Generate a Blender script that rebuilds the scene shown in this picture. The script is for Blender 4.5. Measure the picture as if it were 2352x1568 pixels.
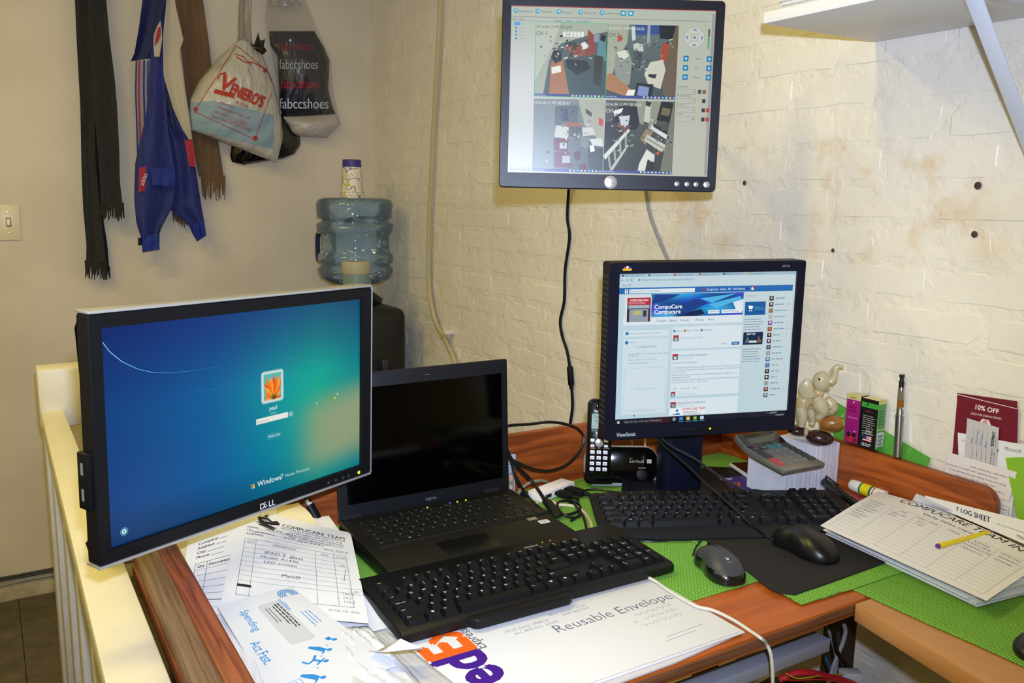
import bpy, bmesh, math, random
from mathutils import Vector, Matrix, Euler
sin, cos, pi, R_ = math.sin, math.cos, math.pi, math.radians
rnd = random.Random(7)

# ------------------------------------------------------------------ scene, camera
for o in list(bpy.data.objects): bpy.data.objects.remove(o, do_unlink=True)
SC = bpy.context.scene
COL = SC.collection
CAM = Vector((3.55, -1.46, 1.505))
FPX, YAW, PITCH, ROLL = 1983.3, -1.01964, .16472, .01438
_f = Vector((sin(YAW)*cos(PITCH), cos(YAW)*cos(PITCH), -sin(PITCH)))
_r = Vector((cos(YAW), -sin(YAW), 0)); _u = _r.cross(_f)
RX = _r*cos(ROLL)+_u*sin(ROLL); UX = -_r*sin(ROLL)+_u*cos(ROLL)
cam = bpy.data.cameras.new('camera'); co = bpy.data.objects.new('camera', cam); COL.objects.link(co)
cam.sensor_width = 36; cam.lens = FPX*36/2352; cam.clip_start = .02
M3 = Matrix((RX, UX, -_f)).transposed()
co.matrix_world = Matrix.Translation(CAM) @ M3.to_4x4()
SC.camera = co
def ray(x, y): return RX*((x-1176)/FPX) - UX*((y-784)/FPX) + _f
def G(x, y, z): d = ray(x, y); return CAM + d*((z-CAM.z)/d.z)      # a measured point on a level plane
def GY(x, y, Y): d = ray(x, y); return CAM + d*((Y-CAM.y)/d.y)     # ... on a plane along the brick wall
def GX(x, y, X): d = ray(x, y); return CAM + d*((X-CAM.x)/d.x)
# ------------------------------------------------------------------ world, lights, exposure
w = bpy.data.worlds.new('world'); SC.world = w; w.use_nodes = True
w.node_tree.nodes['Background'].inputs[0].default_value = (1.0, .80, .19, 1)
w.node_tree.nodes['Background'].inputs[1].default_value = .035
def area(name, loc, aim, sx, sy, power, color):
    l = bpy.data.lights.new(name, 'AREA'); l.shape = 'RECTANGLE'; l.size = sx; l.size_y = sy; l.energy = power; l.color = color
    o = bpy.data.objects.new(name, l); COL.objects.link(o); o.location = loc
    o.rotation_euler = (Vector(aim)-Vector(loc)).to_track_quat('-Z', 'Y').to_euler(); return o
area('ceiling_light', (2.35, -1.45, 2.69), (2.35, -1.45, 0), .16, 1.2, 15, (1.0, .82, .24))
area('ceiling_light', (1.35, -2.2, 2.69), (1.35, -2.2, 0), .16, 1.2, 19, (1.0, .82, .24))
area('ceiling_light', (3.9, -2.9, 2.69), (3.9, -2.9, 0), .16, 1.2, 24, (1.0, .82, .24))
fl = bpy.data.lights.new('camera_flash', 'SPOT'); fl.energy = 150; fl.color = (.62, .74, 1.0); fl.shadow_soft_size = .014; fl.spot_size = R_(108); fl.spot_blend = 1.0
fo = bpy.data.objects.new('camera_flash', fl); COL.objects.link(fo); fo.location = (3.565, -1.445, 1.59)
fo.rotation_euler = ray(960, 400).to_track_quat('-Z', 'Y').to_euler()
SC.view_settings.view_transform = 'Standard'; SC.view_settings.look = 'None'
SC.view_settings.exposure = 0.0; SC.view_settings.gamma = 1; SC.view_settings.use_curve_mapping = False

# ------------------------------------------------------------------ colour and materials
def lin(c): c /= 255; return c/12.92 if c <= .04045 else ((c+.055)/1.055)**2.4
def rgb(h):
    if isinstance(h, str): h = h.lstrip('#'); h = [int(h[i:i+2], 16) for i in (0, 2, 4)]
    return (lin(h[0]), lin(h[1]), lin(h[2]), 1)
MATS = {}
def mat(name, col, rough=.5, metal=0, vary=0, vscale=8, bump=0, bscale=60, spec=.5, coat=0, stretch=(1,1,1), col2=None, trans=0, ior=1.45, alpha=1, emit=0, sheen=0):
    if name in MATS: return MATS[name]
    m = bpy.data.materials.new(name); m.use_nodes = True; nt = m.node_tree; N = nt.nodes; L = nt.links
    b = N['Principled BSDF']; c = rgb(col)
    b.inputs['Base Color'].default_value = c; b.inputs['Roughness'].default_value = rough; b.inputs['Metallic'].default_value = metal
    b.inputs['Specular IOR Level'].default_value = spec; b.inputs['Coat Weight'].default_value = coat; b.inputs['IOR'].default_value = ior
    b.inputs['Transmission Weight'].default_value = trans; b.inputs['Alpha'].default_value = alpha
    b.inputs['Sheen Weight'].default_value = sheen
    if emit: b.inputs['Emission Color'].default_value = c; b.inputs['Emission Strength'].default_value = emit
    if vary or bump or col2:
        tc = N.new('ShaderNodeTexCoord'); mp = N.new('ShaderNodeMapping'); mp.inputs['Scale'].default_value = stretch
        L.new(tc.outputs['Object'], mp.inputs['Vector'])
        if vary or col2:
            n = N.new('ShaderNodeTexNoise'); n.inputs['Scale'].default_value = vscale; n.inputs['Detail'].default_value = 6; L.new(mp.outputs[0], n.inputs['Vector'])
            mx = N.new('ShaderNodeMix'); mx.data_type = 'RGBA'
            d = rgb(col2) if col2 else tuple(x*(1-vary) for x in c[:3])+(1,)
            rp = N.new('ShaderNodeValToRGB'); rp.color_ramp.elements[0].position = .35; rp.color_ramp.elements[1].position = .65
            L.new(n.outputs[0], rp.inputs[0]); L.new(rp.outputs[0], mx.inputs[0]); mx.inputs[6].default_value = d; mx.inputs[7].default_value = c
            L.new(mx.outputs[2], b.inputs['Base Color'])
        if bump:
            n2 = N.new('ShaderNodeTexNoise'); n2.inputs['Scale'].default_value = bscale; n2.inputs['Detail'].default_value = 4; L.new(mp.outputs[0], n2.inputs['Vector'])
            bp = N.new('ShaderNodeBump'); bp.inputs['Strength'].default_value = 1; bp.inputs['Distance'].default_value = bump
            L.new(n2.outputs[0], bp.inputs['Height']); L.new(bp.outputs[0], b.inputs['Normal'])
    MATS[name] = m; return m
def attr_mat(name, kind):
    m = bpy.data.materials.new(name); m.use_nodes = True; N = m.node_tree.nodes; L = m.node_tree.links; b = N['Principled BSDF']
    a = N.new('ShaderNodeAttribute'); a.attribute_name = 'Col'
    L.new(a.outputs['Color'], b.inputs['Base Color']); b.inputs['Roughness'].default_value = .75; b.inputs['Specular IOR Level'].default_value = .2
    if kind == 'screen':
        L.new(a.outputs['Color'], b.inputs['Emission Color']); b.inputs['Emission Strength'].default_value = SCREEN
        mx = N.new('ShaderNodeVectorMath'); mx.operation = 'SCALE'; mx.inputs[3].default_value = .03
        L.new(a.outputs['Color'], mx.inputs[0]); L.new(mx.outputs[0], b.inputs['Base Color']); b.inputs['Roughness'].default_value = .32; b.inputs['Specular IOR Level'].default_value = .35
    if kind == 'gloss': b.inputs['Roughness'].default_value = .35; b.inputs['Specular IOR Level'].default_value = .5
    MATS[name] = m; return m
SCREEN = .95
PRINT = attr_mat('print_ink', 'print'); SCRN = attr_mat('screen_glow', 'screen'); GLOSSP = attr_mat('glossy_print', 'gloss')

def wood(name, c1, c2, scale=(1,14,14), rough=.35, bands=5, coat=.2):
    m = bpy.data.materials.new(name); m.use_nodes = True; N = m.node_tree.nodes; L = m.node_tree.links; b = N['Principled BSDF']
    tc = N.new('ShaderNodeTexCoord'); mp = N.new('ShaderNodeMapping'); mp.inputs['Scale'].default_value = scale; L.new(tc.outputs['Object'], mp.inputs[0])
    n = N.new('ShaderNodeTexNoise'); n.inputs['Scale'].default_value = bands; n.inputs['Detail'].default_value = 8; n.inputs['Distortion'].default_value = .6; L.new(mp.outputs[0], n.inputs[0])
    r = N.new('ShaderNodeValToRGB'); e = r.color_ramp.elements; e[0].position = .36; e[0].color = rgb(c2); e[1].position = .62; e[1].color = rgb(c1); L.new(n.outputs[0], r.inputs[0])
    L.new(r.outputs[0], b.inputs['Base Color']); b.inputs['Roughness'].default_value = rough; b.inputs['Coat Weight'].default_value = coat
    bp = N.new('ShaderNodeBump'); bp.inputs['Distance'].default_value = .0004; L.new(n.outputs[0], bp.inputs['Height']); L.new(bp.outputs[0], b.inputs['Normal'])
    MATS[name] = m; return m

# ------------------------------------------------------------------ mesh builder
class MB:
    def __init__(s): s.bm = bmesh.new()
    def box(s, x0, x1, y0, y1, z0, z1, r=0, seg=2, M=None):
        mt = Matrix.Translation(((x0+x1)/2, (y0+y1)/2, (z0+z1)/2)) @ Matrix.Diagonal((abs(x1-x0), abs(y1-y0), abs(z1-z0), 1))
        res = bmesh.ops.create_cube(s.bm, size=1, matrix=mt); vs = res['verts']
        if r:
            es = list({e for v in vs for e in v.link_edges})
            r = min(r, .49*min(abs(x1-x0), abs(y1-y0), abs(z1-z0)))
            out = bmesh.ops.bevel(s.bm, geom=es, offset=r, segments=seg, profile=.5, affect='EDGES')
            vs = list({v for f in out['faces'] for v in f.verts})
        if M is not None: bmesh.ops.transform(s.bm, matrix=M, verts=vs)
        return s
    def add(s, verts, faces, M=None):
        vv = [s.bm.verts.new((M @ Vector(v)) if M is not None else v) for v in verts]
        for f in faces:
            try: s.bm.faces.new([vv[i] for i in f])
            except ValueError: pass
        return s
    def prism(s, poly, h0, h1, M=None, ax='z', r=0):
        # poly: 2-D outline (ccw), extruded along ax
        n = len(poly)
        def P(p, h): return {'z': (p[0], p[1], h), 'y': (p[0], h, p[1]), 'x': (h, p[0], p[1])}[ax]
        if r:
            rings = [(h0, r), (h0+.35*r, .3*r), (h0+r, 0), (h1-r, 0), (h1-.35*r, .3*r), (h1, r)]
        else: rings = [(h0, 0), (h1, 0)]
        ins = [_inset(poly, d) for h, d in rings]
        V = []; F = []
        for (h, d), q in zip(rings, ins): V += [P(p, h) for p in q]
        for k in range(len(rings)-1):
            for i in range(n):
                j = (i+1) % n; F.append((k*n+i, k*n+j, (k+1)*n+j, (k+1)*n+i))
        F.append(tuple(range(n-1, -1, -1))); F.append(tuple((len(rings)-1)*n+i for i in range(n)))
        return s.add(V, F, M)
    def tube(s, pts, r, seg=8, sub=6, closed=False, M=None, flat=1, cap=True):
        pts = [Vector(p) for p in pts]
        P = crom(pts, sub, closed) if sub > 1 else pts
        n = len(P); V = []; F = []; up = Vector((0, 0, 1)); pn = None
        for i, p in enumerate(P):
            t = (P[(i+1) % n]-P[i-1]) if closed else (P[min(i+1, n-1)]-P[max(i-1, 0)])
            t = t.normalized() if t.length else Vector((1, 0, 0))
            if pn is None: pn = t.cross(up if abs(t.z) < .9 else Vector((1, 0, 0))).normalized()
            pn = (pn - t*pn.dot(t)); pn = pn.normalized() if pn.length > 1e-6 else t.orthogonal().normalized()
            q = t.cross(pn); rr = r(i/(n-1)) if callable(r) else r
            for k in range(seg):
                a = 2*pi*k/seg; V.append(p+pn*(cos(a)*rr)+q*(sin(a)*rr*flat))
        m = n if closed else n-1
        for i in range(m):
            for k in range(seg):
                a = i*seg+k; b = i*seg+(k+1) % seg; c = ((i+1) % n)*seg+(k+1) % seg; d = ((i+1) % n)*seg+k; F.append((a, b, c, d))
        if cap and not closed: F.append(tuple(range(seg-1, -1, -1))); F.append(tuple((n-1)*seg+k for k in range(seg)))
        return s.add(V, F, M)
    def lathe(s, prof, seg=32, M=None, close=False):
        V = []; F = []; n = len(prof)
        for r, z in prof:
            for k in range(seg): a = 2*pi*k/seg; V.append((r*cos(a), r*sin(a), z))
        for i in range(n-1 if not close else n):
            for k in range(seg): j = (i+1) % n; F.append((i*seg+k, i*seg+(k+1) % seg, j*seg+(k+1) % seg, j*seg+k))
        if not close:
            if prof[0][0] > 1e-5: F.append(tuple(range(seg-1, -1, -1)))
            if prof[-1][0] > 1e-5: F.append(tuple((n-1)*seg+k for k in range(seg)))
        s.add(V, F, M); bmesh.ops.remove_doubles(s.bm, verts=s.bm.verts, dist=1e-6); return s
    def grid(s, nu, nv, fn, M=None, thick=0):
        V = [fn(i/nu, j/nv) for j in range(nv+1) for i in range(nu+1)]
        F = [(j*(nu+1)+i, j*(nu+1)+i+1, (j+1)*(nu+1)+i+1, (j+1)*(nu+1)+i) for j in range(nv) for i in range(nu)]
        return s.add(V, F, M)
    def blob(s, c, rad, M=None, seg=16, rot=None):
        mt = Matrix.Translation(c) @ (rot.to_matrix().to_4x4() if rot else Matrix()) @ Matrix.Diagonal((*rad, 1))
        if M is not None: mt = M @ mt
        bmesh.ops.create_uvsphere(s.bm, u_segments=seg, v_segments=max(6, seg//2+2), radius=1, matrix=mt); return s
    def tri(s): bmesh.ops.triangulate(s.bm, faces=s.bm.faces); return s
def _inset(poly, d):
    if not d: return poly
    n = len(poly); out = []
    for i in range(n):
        a, b, c = Vector(poly[i-1]), Vector(poly[i]), Vector(poly[(i+1) % n])
        e1 = (b-a).normalized(); e2 = (c-b).normalized(); n1 = Vector((-e1.y, e1.x)); n2 = Vector((-e2.y, e2.x))
        m = n1+n2; m = m.normalized() if m.length > 1e-6 else n1
        k = max(.5, m.dot(n1)); out.append(tuple(b+m*(d/k)))
    return out
def crom(P, sub, closed=False):
    n = len(P); out = []
    for i in range(n if closed else n-1):
        p0, p1, p2, p3 = (P[(i-1) % n], P[i], P[(i+1) % n], P[(i+2) % n]) if closed else (P[max(i-1, 0)], P[i], P[i+1], P[min(i+2, n-1)])
        for k in range(sub):
            t = k/sub; out.append(.5*((2*p1)+(p2-p0)*t+(2*p0-5*p1+4*p2-p3)*t*t+(3*p1-p0-3*p2+p3)*t**3))
    if not closed: out.append(P[-1].copy())
    return out
def rrect(w, h, r, seg=5, cx=0, cy=0):
    out = []
    for qx, qy, a0 in ((1, 1, 0), (-1, 1, 90), (-1, -1, 180), (1, -1, 270)):
        for k in range(seg+1): a = R_(a0+90*k/seg); out.append((cx+qx*(w/2-r)+r*cos(a), cy+qy*(h/2-r)+r*sin(a)))
    return out
def tag(o, label=None, cat=None, group=None, kind=None):
    if label: o['label'] = label
    if cat: o['category'] = cat
    if group: o['group'] = group
    if kind: o['kind'] = kind
    return o
def thing(name, label, cat, loc=(0, 0, 0), rot=(0, 0, 0), group=None):
    o = bpy.data.objects.new(name, None); COL.objects.link(o); o.location = loc; o.rotation_euler = rot; o.empty_display_size = .05
    return tag(o, label, cat, group)
def obj(name, mb, m, parent=None, label=None, smooth=35, solid=0, kind=None, loc=None, rot=None):
    me = bpy.data.meshes.new(name)
    if isinstance(mb, MB):
        bmesh.ops.recalc_face_normals(mb.bm, faces=mb.bm.faces); mb.bm.to_mesh(me); mb.bm.free()
    else: me = mb
    if smooth: me.shade_smooth(); me.set_sharp_from_angle(angle=R_(smooth))
    o = bpy.data.objects.new(name, me); COL.objects.link(o)
    if m is not None and not len(me.materials): me.materials.append(m)
    if parent is not None: o.parent = parent
    if loc is not None: o.location = loc
    if rot is not None: o.rotation_euler = rot
    if label: o['label'] = label
    if kind: o['kind'] = kind
    if solid: md = o.modifiers.new('s', 'SOLIDIFY'); md.thickness = solid; md.offset = 0
    return o
def copy_tree(o, parent=None):
    c = o.copy(); COL.objects.link(c)
    if parent is not None: c.parent = parent
    for ch in list(o.children): copy_tree(ch, c)
    return c

# ------------------------------------------------------------------ flat print: coloured shapes and lettering as one mesh
_tc = {}
def glyphs(t, bold=0):
    k = (t, bold)
    if k in _tc: return _tc[k]
    cu = bpy.data.curves.new('t', 'FONT'); cu.body = t; cu.size = 1; cu.resolution_u = 3; cu.offset = min(0, bold); cu.fill_mode = 'FRONT'
    o = bpy.data.objects.new('t', cu); me = o.to_mesh()
    V = [(v.co.x, v.co.y) for v in me.vertices]; F = [tuple(p.vertices) for p in me.polygons]
    w = max([v[0] for v in V], default=0)
    o.to_mesh_clear(); bpy.data.objects.remove(o); bpy.data.curves.remove(cu)
    _tc[k] = (V, F, w); return _tc[k]
class Art:
    def __init__(s, ox=0, oy=0, sc=1): s.V = []; s.F = []; s.C = []; s.z = 0; s.ox = ox; s.oy = oy; s.sc = sc
    def _p(s, vs, fs, c, per=None):
        b = len(s.V); s.V += [(x*s.sc+s.ox, y*s.sc+s.oy, s.z) for x, y in vs]
        for f in fs:
            s.F.append([b+i for i in f]); s.C.append([per[i] for i in f] if per else [c]*len(f))
    def up(s, n=1): s.z += n; return s
    def rect(s, x0, y0, x1, y1, c): s._p([(x0, y0), (x1, y0), (x1, y1), (x0, y1)], [(0, 1, 2, 3)], rgb(c)); return s
    def poly(s, pts, c): s._p(pts, [tuple(range(len(pts)))], rgb(c)); return s
    def disk(s, x, y, r, c, n=16, ry=None): ry = ry or r; return s.poly([(x+r*cos(2*pi*k/n), y+ry*sin(2*pi*k/n)) for k in range(n)], c)
    def line(s, pts, w, c, closed=False):
        pts = list(pts); pts = pts+[pts[0]] if closed else pts
        for a, b in zip(pts, pts[1:]):
            dx, dy = b[0]-a[0], b[1]-a[1]; l = math.hypot(dx, dy) or 1; nx, ny = -dy/l*w/2, dx/l*w/2
            s.poly([(a[0]-nx, a[1]-ny), (b[0]-nx, b[1]-ny), (b[0]+nx, b[1]+ny), (a[0]+nx, a[1]+ny)], c)
        return s
    def frame(s, x0, y0, x1, y1, w, c): return s.line([(x0, y0), (x1, y0), (x1, y1), (x0, y1)], w, c, True)
    def text(s, t, x, y, size, c, align='l', bold=0, rot=0, shear=0, sx=1, fit=None):
        V, F, w = glyphs(t, bold)
        if fit: sx = fit/(w*size) if w else 1
        o = {'l': 0, 'c': -w/2, 'r': -w}[align]; ca, sa = cos(R_(rot)), sin(R_(rot))
        pts = []
        for a, b in V:
            u = (a+o+shear*b)*size*sx; v = b*size; pts.append((x+u*ca-v*sa, y+u*sa+v*ca))
        s._p(pts, F, rgb(c))
        if bold > 0:
            d = bold*size*.62; z0 = s.z
            for dx, dy in ((-d, 0), (d, 0), (0, d), (0, -d)) if bold > .025 else ((d, 0),): s.z += .06; s._p([(a+dx, b+dy) for a, b in pts], F, rgb(c))
            s.z = z0
        return s
    def grad(s, x0, y0, x1, y1, nu, nv, fn):
        vs = [(x0+(x1-x0)*i/nu, y0+(y1-y0)*j/nv) for j in range(nv+1) for i in range(nu+1)]
        cs = [rgb(fn(i/nu, j/nv)) for j in range(nv+1) for i in range(nu+1)]
        s._p(vs, [(j*(nu+1)+i, j*(nu+1)+i+1, (j+1)*(nu+1)+i+1, (j+1)*(nu+1)+i) for j in range(nv) for i in range(nu)], None, cs); return s
    def scrawl(s, x, y, w, h, c, seed=0, rot=0, lw=None, n=None):
        q = random.Random(seed); n = n or max(4, int(w/h*2.2)); ca, sa = cos(R_(rot)), sin(R_(rot)); P = []
        for i in range(n*3+1):
            u = w*i/(n*3)+q.uniform(-.2, .2)*h; v = h*(.5+.5*sin(i*2.1+seed))*q.uniform(.5, 1); P.append((x+u*ca-v*sa, y+u*sa+v*ca))
        return s.line(P, lw or h*.09, c)
    def lines(s, x, y, w, n, pitch, c, lw, seed=1, rot=0):
        # a block of small unreadable text lines built of short dashes
        q = random.Random(seed); ca, sa = cos(R_(rot)), sin(R_(rot))
        for k in range(n):
            u = 0; end = w*q.uniform(.75, 1)
            while u < end:
                l = q.uniform(1.2, 4)*lw*1.6; l = min(l, end-u+.01); v = -k*pitch
                s.line([(x+u*ca-v*sa, y+u*sa+v*ca), (x+(u+l)*ca-v*sa, y+(u+l)*sa+v*ca)], lw, c); u += l+lw*.9
        return s
    def build(s, name, parent, fn=None, m=None, eps=.00008, base=.0001, kind=None, label=None, cut=0):
        # fn maps (u, v, lift) in metres to a local point; default: the upright XZ plane facing -Y
        fn = fn or (lambda u, v, h: (u, -h, v))
        me = bpy.data.meshes.new(name); me.from_pydata([(x, y, z*eps) for x, y, z in s.V], [], s.F)
        ca = me.color_attributes.new('Col', 'FLOAT_COLOR', 'CORNER'); flat = [v for cc in s.C for c in cc for v in c]
        ca.data.foreach_set('color', flat)
        if cut:
            b = bmesh.new(); b.from_mesh(me); bmesh.ops.triangulate(b, faces=b.faces)
            for _ in range(7):
                es = [e for e in b.edges if e.calc_length() > cut]
                if not es: break
                bmesh.ops.subdivide_edges(b, edges=es, cuts=1); bmesh.ops.triangulate(b, faces=[f for f in b.faces if len(f.verts) > 3])
            b.to_mesh(me); b.free()
        for v in me.vertices: v.co = fn(v.co.x, v.co.y, base+v.co.z)
        me.materials.append(m or PRINT); me.update()
        o = bpy.data.objects.new(name, me); COL.objects.link(o)
        if parent is not None: o.parent = parent
        if kind: o['kind'] = kind
        if label: o['label'] = label
        return o
def flat(u, v, h): return (u, v, h)
D = .935      # height of the desk top
# ------------------------------------------------------------------ the room
def paint_wall(name, c1, c2, stain=False, bump=.0016, rough=.42):
    m = bpy.data.materials.new(name); m.use_nodes = True; N = m.node_tree.nodes; L = m.node_tree.links; b = N['Principled BSDF']
    g = N.new('ShaderNodeNewGeometry')
    n = N.new('ShaderNodeTexNoise'); n.inputs['Scale'].default_value = 3.2; n.inputs['Detail'].default_value = 5; L.new(g.outputs['Position'], n.inputs[0])
    r = N.new('ShaderNodeValToRGB'); e = r.color_ramp.elements; e[0].position = .38; e[0].color = rgb(c2); e[1].position = .6; e[1].color = rgb(c1); L.new(n.outputs[0], r.inputs[0])
    out = r.outputs[0]
    if stain:
        sx = N.new('ShaderNodeSeparateXYZ'); L.new(g.outputs['Position'], sx.inputs[0])
        def gate(src, a, bb, c, d):
            r1 = N.new('ShaderNodeValToRGB'); el = r1.color_ramp.elements; mr = N.new('ShaderNodeMapRange'); mr.inputs[1].default_value = a; mr.inputs[2].default_value = d
            L.new(src, mr.inputs[0]); el[0].position = 0; el[0].color = (0,0,0,1); el[1].position = 1; el[1].color = (0,0,0,1)
            for p in ((bb-a)/(d-a), (c-a)/(d-a)): x = el.new(p); x.color = (1,1,1,1)
            L.new(mr.outputs[0], r1.inputs[0]); return r1.outputs[0]
        gz = gate(sx.outputs[2], 1.38, 1.42, 1.62, 1.635); gx = gate(sx.outputs[0], 1.75, 1.95, 2.6, 2.8)
        n3 = N.new('ShaderNodeTexNoise'); n3.inputs['Scale'].default_value = 9; n3.inputs['Detail'].default_value = 7; L.new(g.outputs['Position'], n3.inputs[0])
        r3 = N.new('ShaderNodeValToRGB'); r3.color_ramp.elements[0].position = .52; r3.color_ramp.elements[1].position = .68; L.new(n3.outputs[0], r3.inputs[0])
        a1 = N.new('ShaderNodeMath'); a1.operation = 'MULTIPLY'; L.new(gz, a1.inputs[0]); L.new(gx, a1.inputs[1])
        a2 = N.new('ShaderNodeMath'); a2.operation = 'MULTIPLY'; L.new(a1.outputs[0], a2.inputs[0]); L.new(r3.outputs[0], a2.inputs[1])
        a3 = N.new('ShaderNodeMath'); a3.operation = 'MULTIPLY'; a3.inputs[1].default_value = .8; L.new(a2.outputs[0], a3.inputs[0])
        mx = N.new('ShaderNodeMix'); mx.data_type = 'RGBA'; L.new(a3.outputs[0], mx.inputs[0]); L.new(out, mx.inputs[6]); mx.inputs[7].default_value = rgb('#cfae80'); out = mx.outputs[2]
    L.new(out, b.inputs['Base Color']); b.inputs['Roughness'].default_value = rough
    hs = []
    for sc, det, w in ((9, 3, 1.0), (45, 5, .42), (170, 3, .12)):
        q = N.new('ShaderNodeTexNoise'); q.inputs['Scale'].default_value = sc; q.inputs['Detail'].default_value = det; q.inputs['Distortion'].default_value = .5; L.new(g.outputs['Position'], q.inputs[0])
        k = N.new('ShaderNodeMath'); k.operation = 'MULTIPLY'; k.inputs[1].default_value = w; L.new(q.outputs[0], k.inputs[0]); hs.append(k.outputs[0])
    s1 = N.new('ShaderNodeMath'); L.new(hs[0], s1.inputs[0]); L.new(hs[1], s1.inputs[1]); s2 = N.new('ShaderNodeMath'); L.new(s1.outputs[0], s2.inputs[0]); L.new(hs[2], s2.inputs[1])
    bp = N.new('ShaderNodeBump'); bp.inputs['Distance'].default_value = bump*2; L.new(s2.outputs[0], bp.inputs['Height']); L.new(bp.outputs[0], b.inputs['Normal'])
    MATS[name] = m; return m
BRICK = paint_wall('painted_brick', '#e8e1d4', '#e0d9cc', True, .0016)
PLAST = paint_wall('painted_plaster', '#d2c6b2', '#cabda8', False, .0006, .55)

# brick wall on the right: mortar plane with ragged relief, and the bricks in front of it
wall = MB()
wr = random.Random(3)
nx, nz = 190, 110
def wfn(u, v): return (-.02+u*4.0, (wr.random()**4)*-.0026, v*2.7)
wall.grid(nx, nz, wfn)
wall.box(-.02, 5.2, .004, .12, 0, 2.7)
MORT = paint_wall('painted_mortar', '#e8e1d4', '#dfd8ca', True, .0042)
WR = obj('wall_right', wall, MORT, smooth=60, kind='structure')
CH, CL = .0722, .2246
def brick_mesh(seed, w, h):
    # flat face standing slightly proud, with a ragged worn rim
    q = random.Random(seed); n = 14; pr = -.0008-q.random()*.0009
    def ring(ins, y, jit):
        P = []
        for k in range(n):
            d = k/n*2*(w+h); a, b = w/2, h/2
            if d < w: c = (-a+d, -b)
            elif d < w+h: c = (a, -b+d-w)
            elif d < 2*w+h: c = (a-(d-w-h), b)
            else: c = (-a, b-(d-2*w-h))
            P.append((c[0]*(1-ins/a)+q.uniform(-1, 1)*jit, y, c[1]*(1-ins/b)+q.uniform(-1, 1)*jit))
        return P
    V = ring(.0, .0012, .0018)+ring(.0045, pr, .0024); F = [(k, (k+1) % n, n+(k+1) % n, n+k) for k in range(n)]+[tuple(range(n, 2*n))]
    me = bpy.data.meshes.new('brick'); me.from_pydata(V, [], F); me.materials.append(BRICK); return me
kinds = [brick_mesh(i, CL-.013, CH-.013) for i in range(14)]
def inview(x, z, m=90):
    d = Vector((x, 0, z))-CAM; k = d.dot(_f)
    if k <= .1: return None
    X, Y = 1176+FPX*d.dot(RX)/k, 784-FPX*d.dot(UX)/k
    return k if -m < X < 2352+m and -m < Y < 1568+m else None
cand = []
for r in range(-17, 16):
    z = 1.613+CH*(r+.5)
    for c in range(-14, 9):
        x = 2.2775+CL*(c+.5)+(CL/2 if r % 2 == 0 else 0)+rnd.uniform(-.003, .003)
        if x-CL/2 < .002: continue
        k = inview(x, z)
        if k: cand.append((k, x, z))
cand.sort()
for i, (k, x, z) in enumerate(cand[:300]):
    me = rnd.choice(kinds); o = bpy.data.objects.new('brick', me); COL.objects.link(o); o.parent = WR; o.location = (x, 0, z); o.rotation_euler = (rnd.uniform(-.012, .012), rnd.uniform(-.006, .006), rnd.uniform(-.005, .005))
rest = MB()
for k, x, z in cand[300:]:
    me = rnd.choice(kinds); rest.add([(v.co.x+x, v.co.y, v.co.z+z) for v in me.vertices], [tuple(p.vertices) for p in me.polygons])
if len(cand) > 300: obj('brick_field', rest, BRICK, WR, smooth=0, kind='stuff')
for px, py, r in ((1709, 420, .0035), (2245, 426, .0045), (2237, 538, .004), (1912, 575, .0028)):
    p = GY(px, py, -.005); obj('screw_hole', MB().lathe([(r*1.5, -.0012), (r, .0), (r*.4, .0006), (0, .0007)], 10, Matrix.Translation(p) @ Matrix.Rotation(pi/2, 4, 'X')), mat('rust_plug', '#4b2f2c', .8), WR)
# left wall, floor, ceiling
FAR = mat('far_paint', '#cfc4ae', .7)
obj('wall_front', MB().box(-.12, 5.32, -3.52, -3.4, 0, 2.7), FAR, kind='structure'); obj('wall_far_right', MB().box(5.2, 5.32, -3.4, 0, 0, 2.7), FAR, kind='structure')
obj('wall_left', MB().box(-.12, 0, -3.4, .0, 0, 2.7), PLAST, kind='structure')
fl_ = MB(); fl_.box(-.12, 5.2, -3.4, .12, -.08, -.004)
FL = obj('floor', fl_, mat('floor_grout', '#2a251e', .8), kind='structure')
tile = MB().box(-.1515, .1515, -.1515, .1515, -.004, 0, .0008, 1)
tm = mat('floor_tile', '#5d5241', .35, vary=.45, vscale=14, bump=.0004, bscale=40); t0 = None
for i in range(8):
    for j in range(8):
        x, y = .155+i*.3048, -.98-j*.3048
        if t0 is None: t0 = obj('floor_tile', tile, tm, FL); t0.location = (x, y, 0)
        else: c = t0.copy(); COL.objects.link(c); c.location = (x, y, 0)
obj('ceiling', MB().box(-.12, 5.2, -3.4, .12, 2.7, 2.76), mat('ceiling_white', '#e8e2d4', .8), kind='structure')
bb = MB(); bb.prism([(-.0001, 0), (.014, 0), (.014, .05), (.009, .06), (-.0001, .06)], -3.4, 0, ax='y')
obj('baseboard_left', bb, mat('grimy_white', '#b9ad93', .6, vary=.3, vscale=20), kind='structure')
# cables laid along the baseboard
for k, (c, dz, dx) in enumerate((('#17181a', .083, .016), ('#8c8676', .069, .017), ('#1d1d20', .096, .012))):
    q = random.Random(k); pts = [(dx+q.uniform(0, .004), -3.2+.18*i, dz+q.uniform(-.004, .004)) for i in range(16)]
    tag(obj('cable', MB().tube(pts, .0042, 6, 3), mat('cable_%d' % k, c, .5)), ['lowest black cable lying along the baseboard of the left wall', 'grey cable lying along the baseboard of the left wall', 'upper black cable lying above the baseboard of the left wall'][k] if k != 0 else 'thin black cable resting on the baseboard below the grey one', 'cable')
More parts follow.
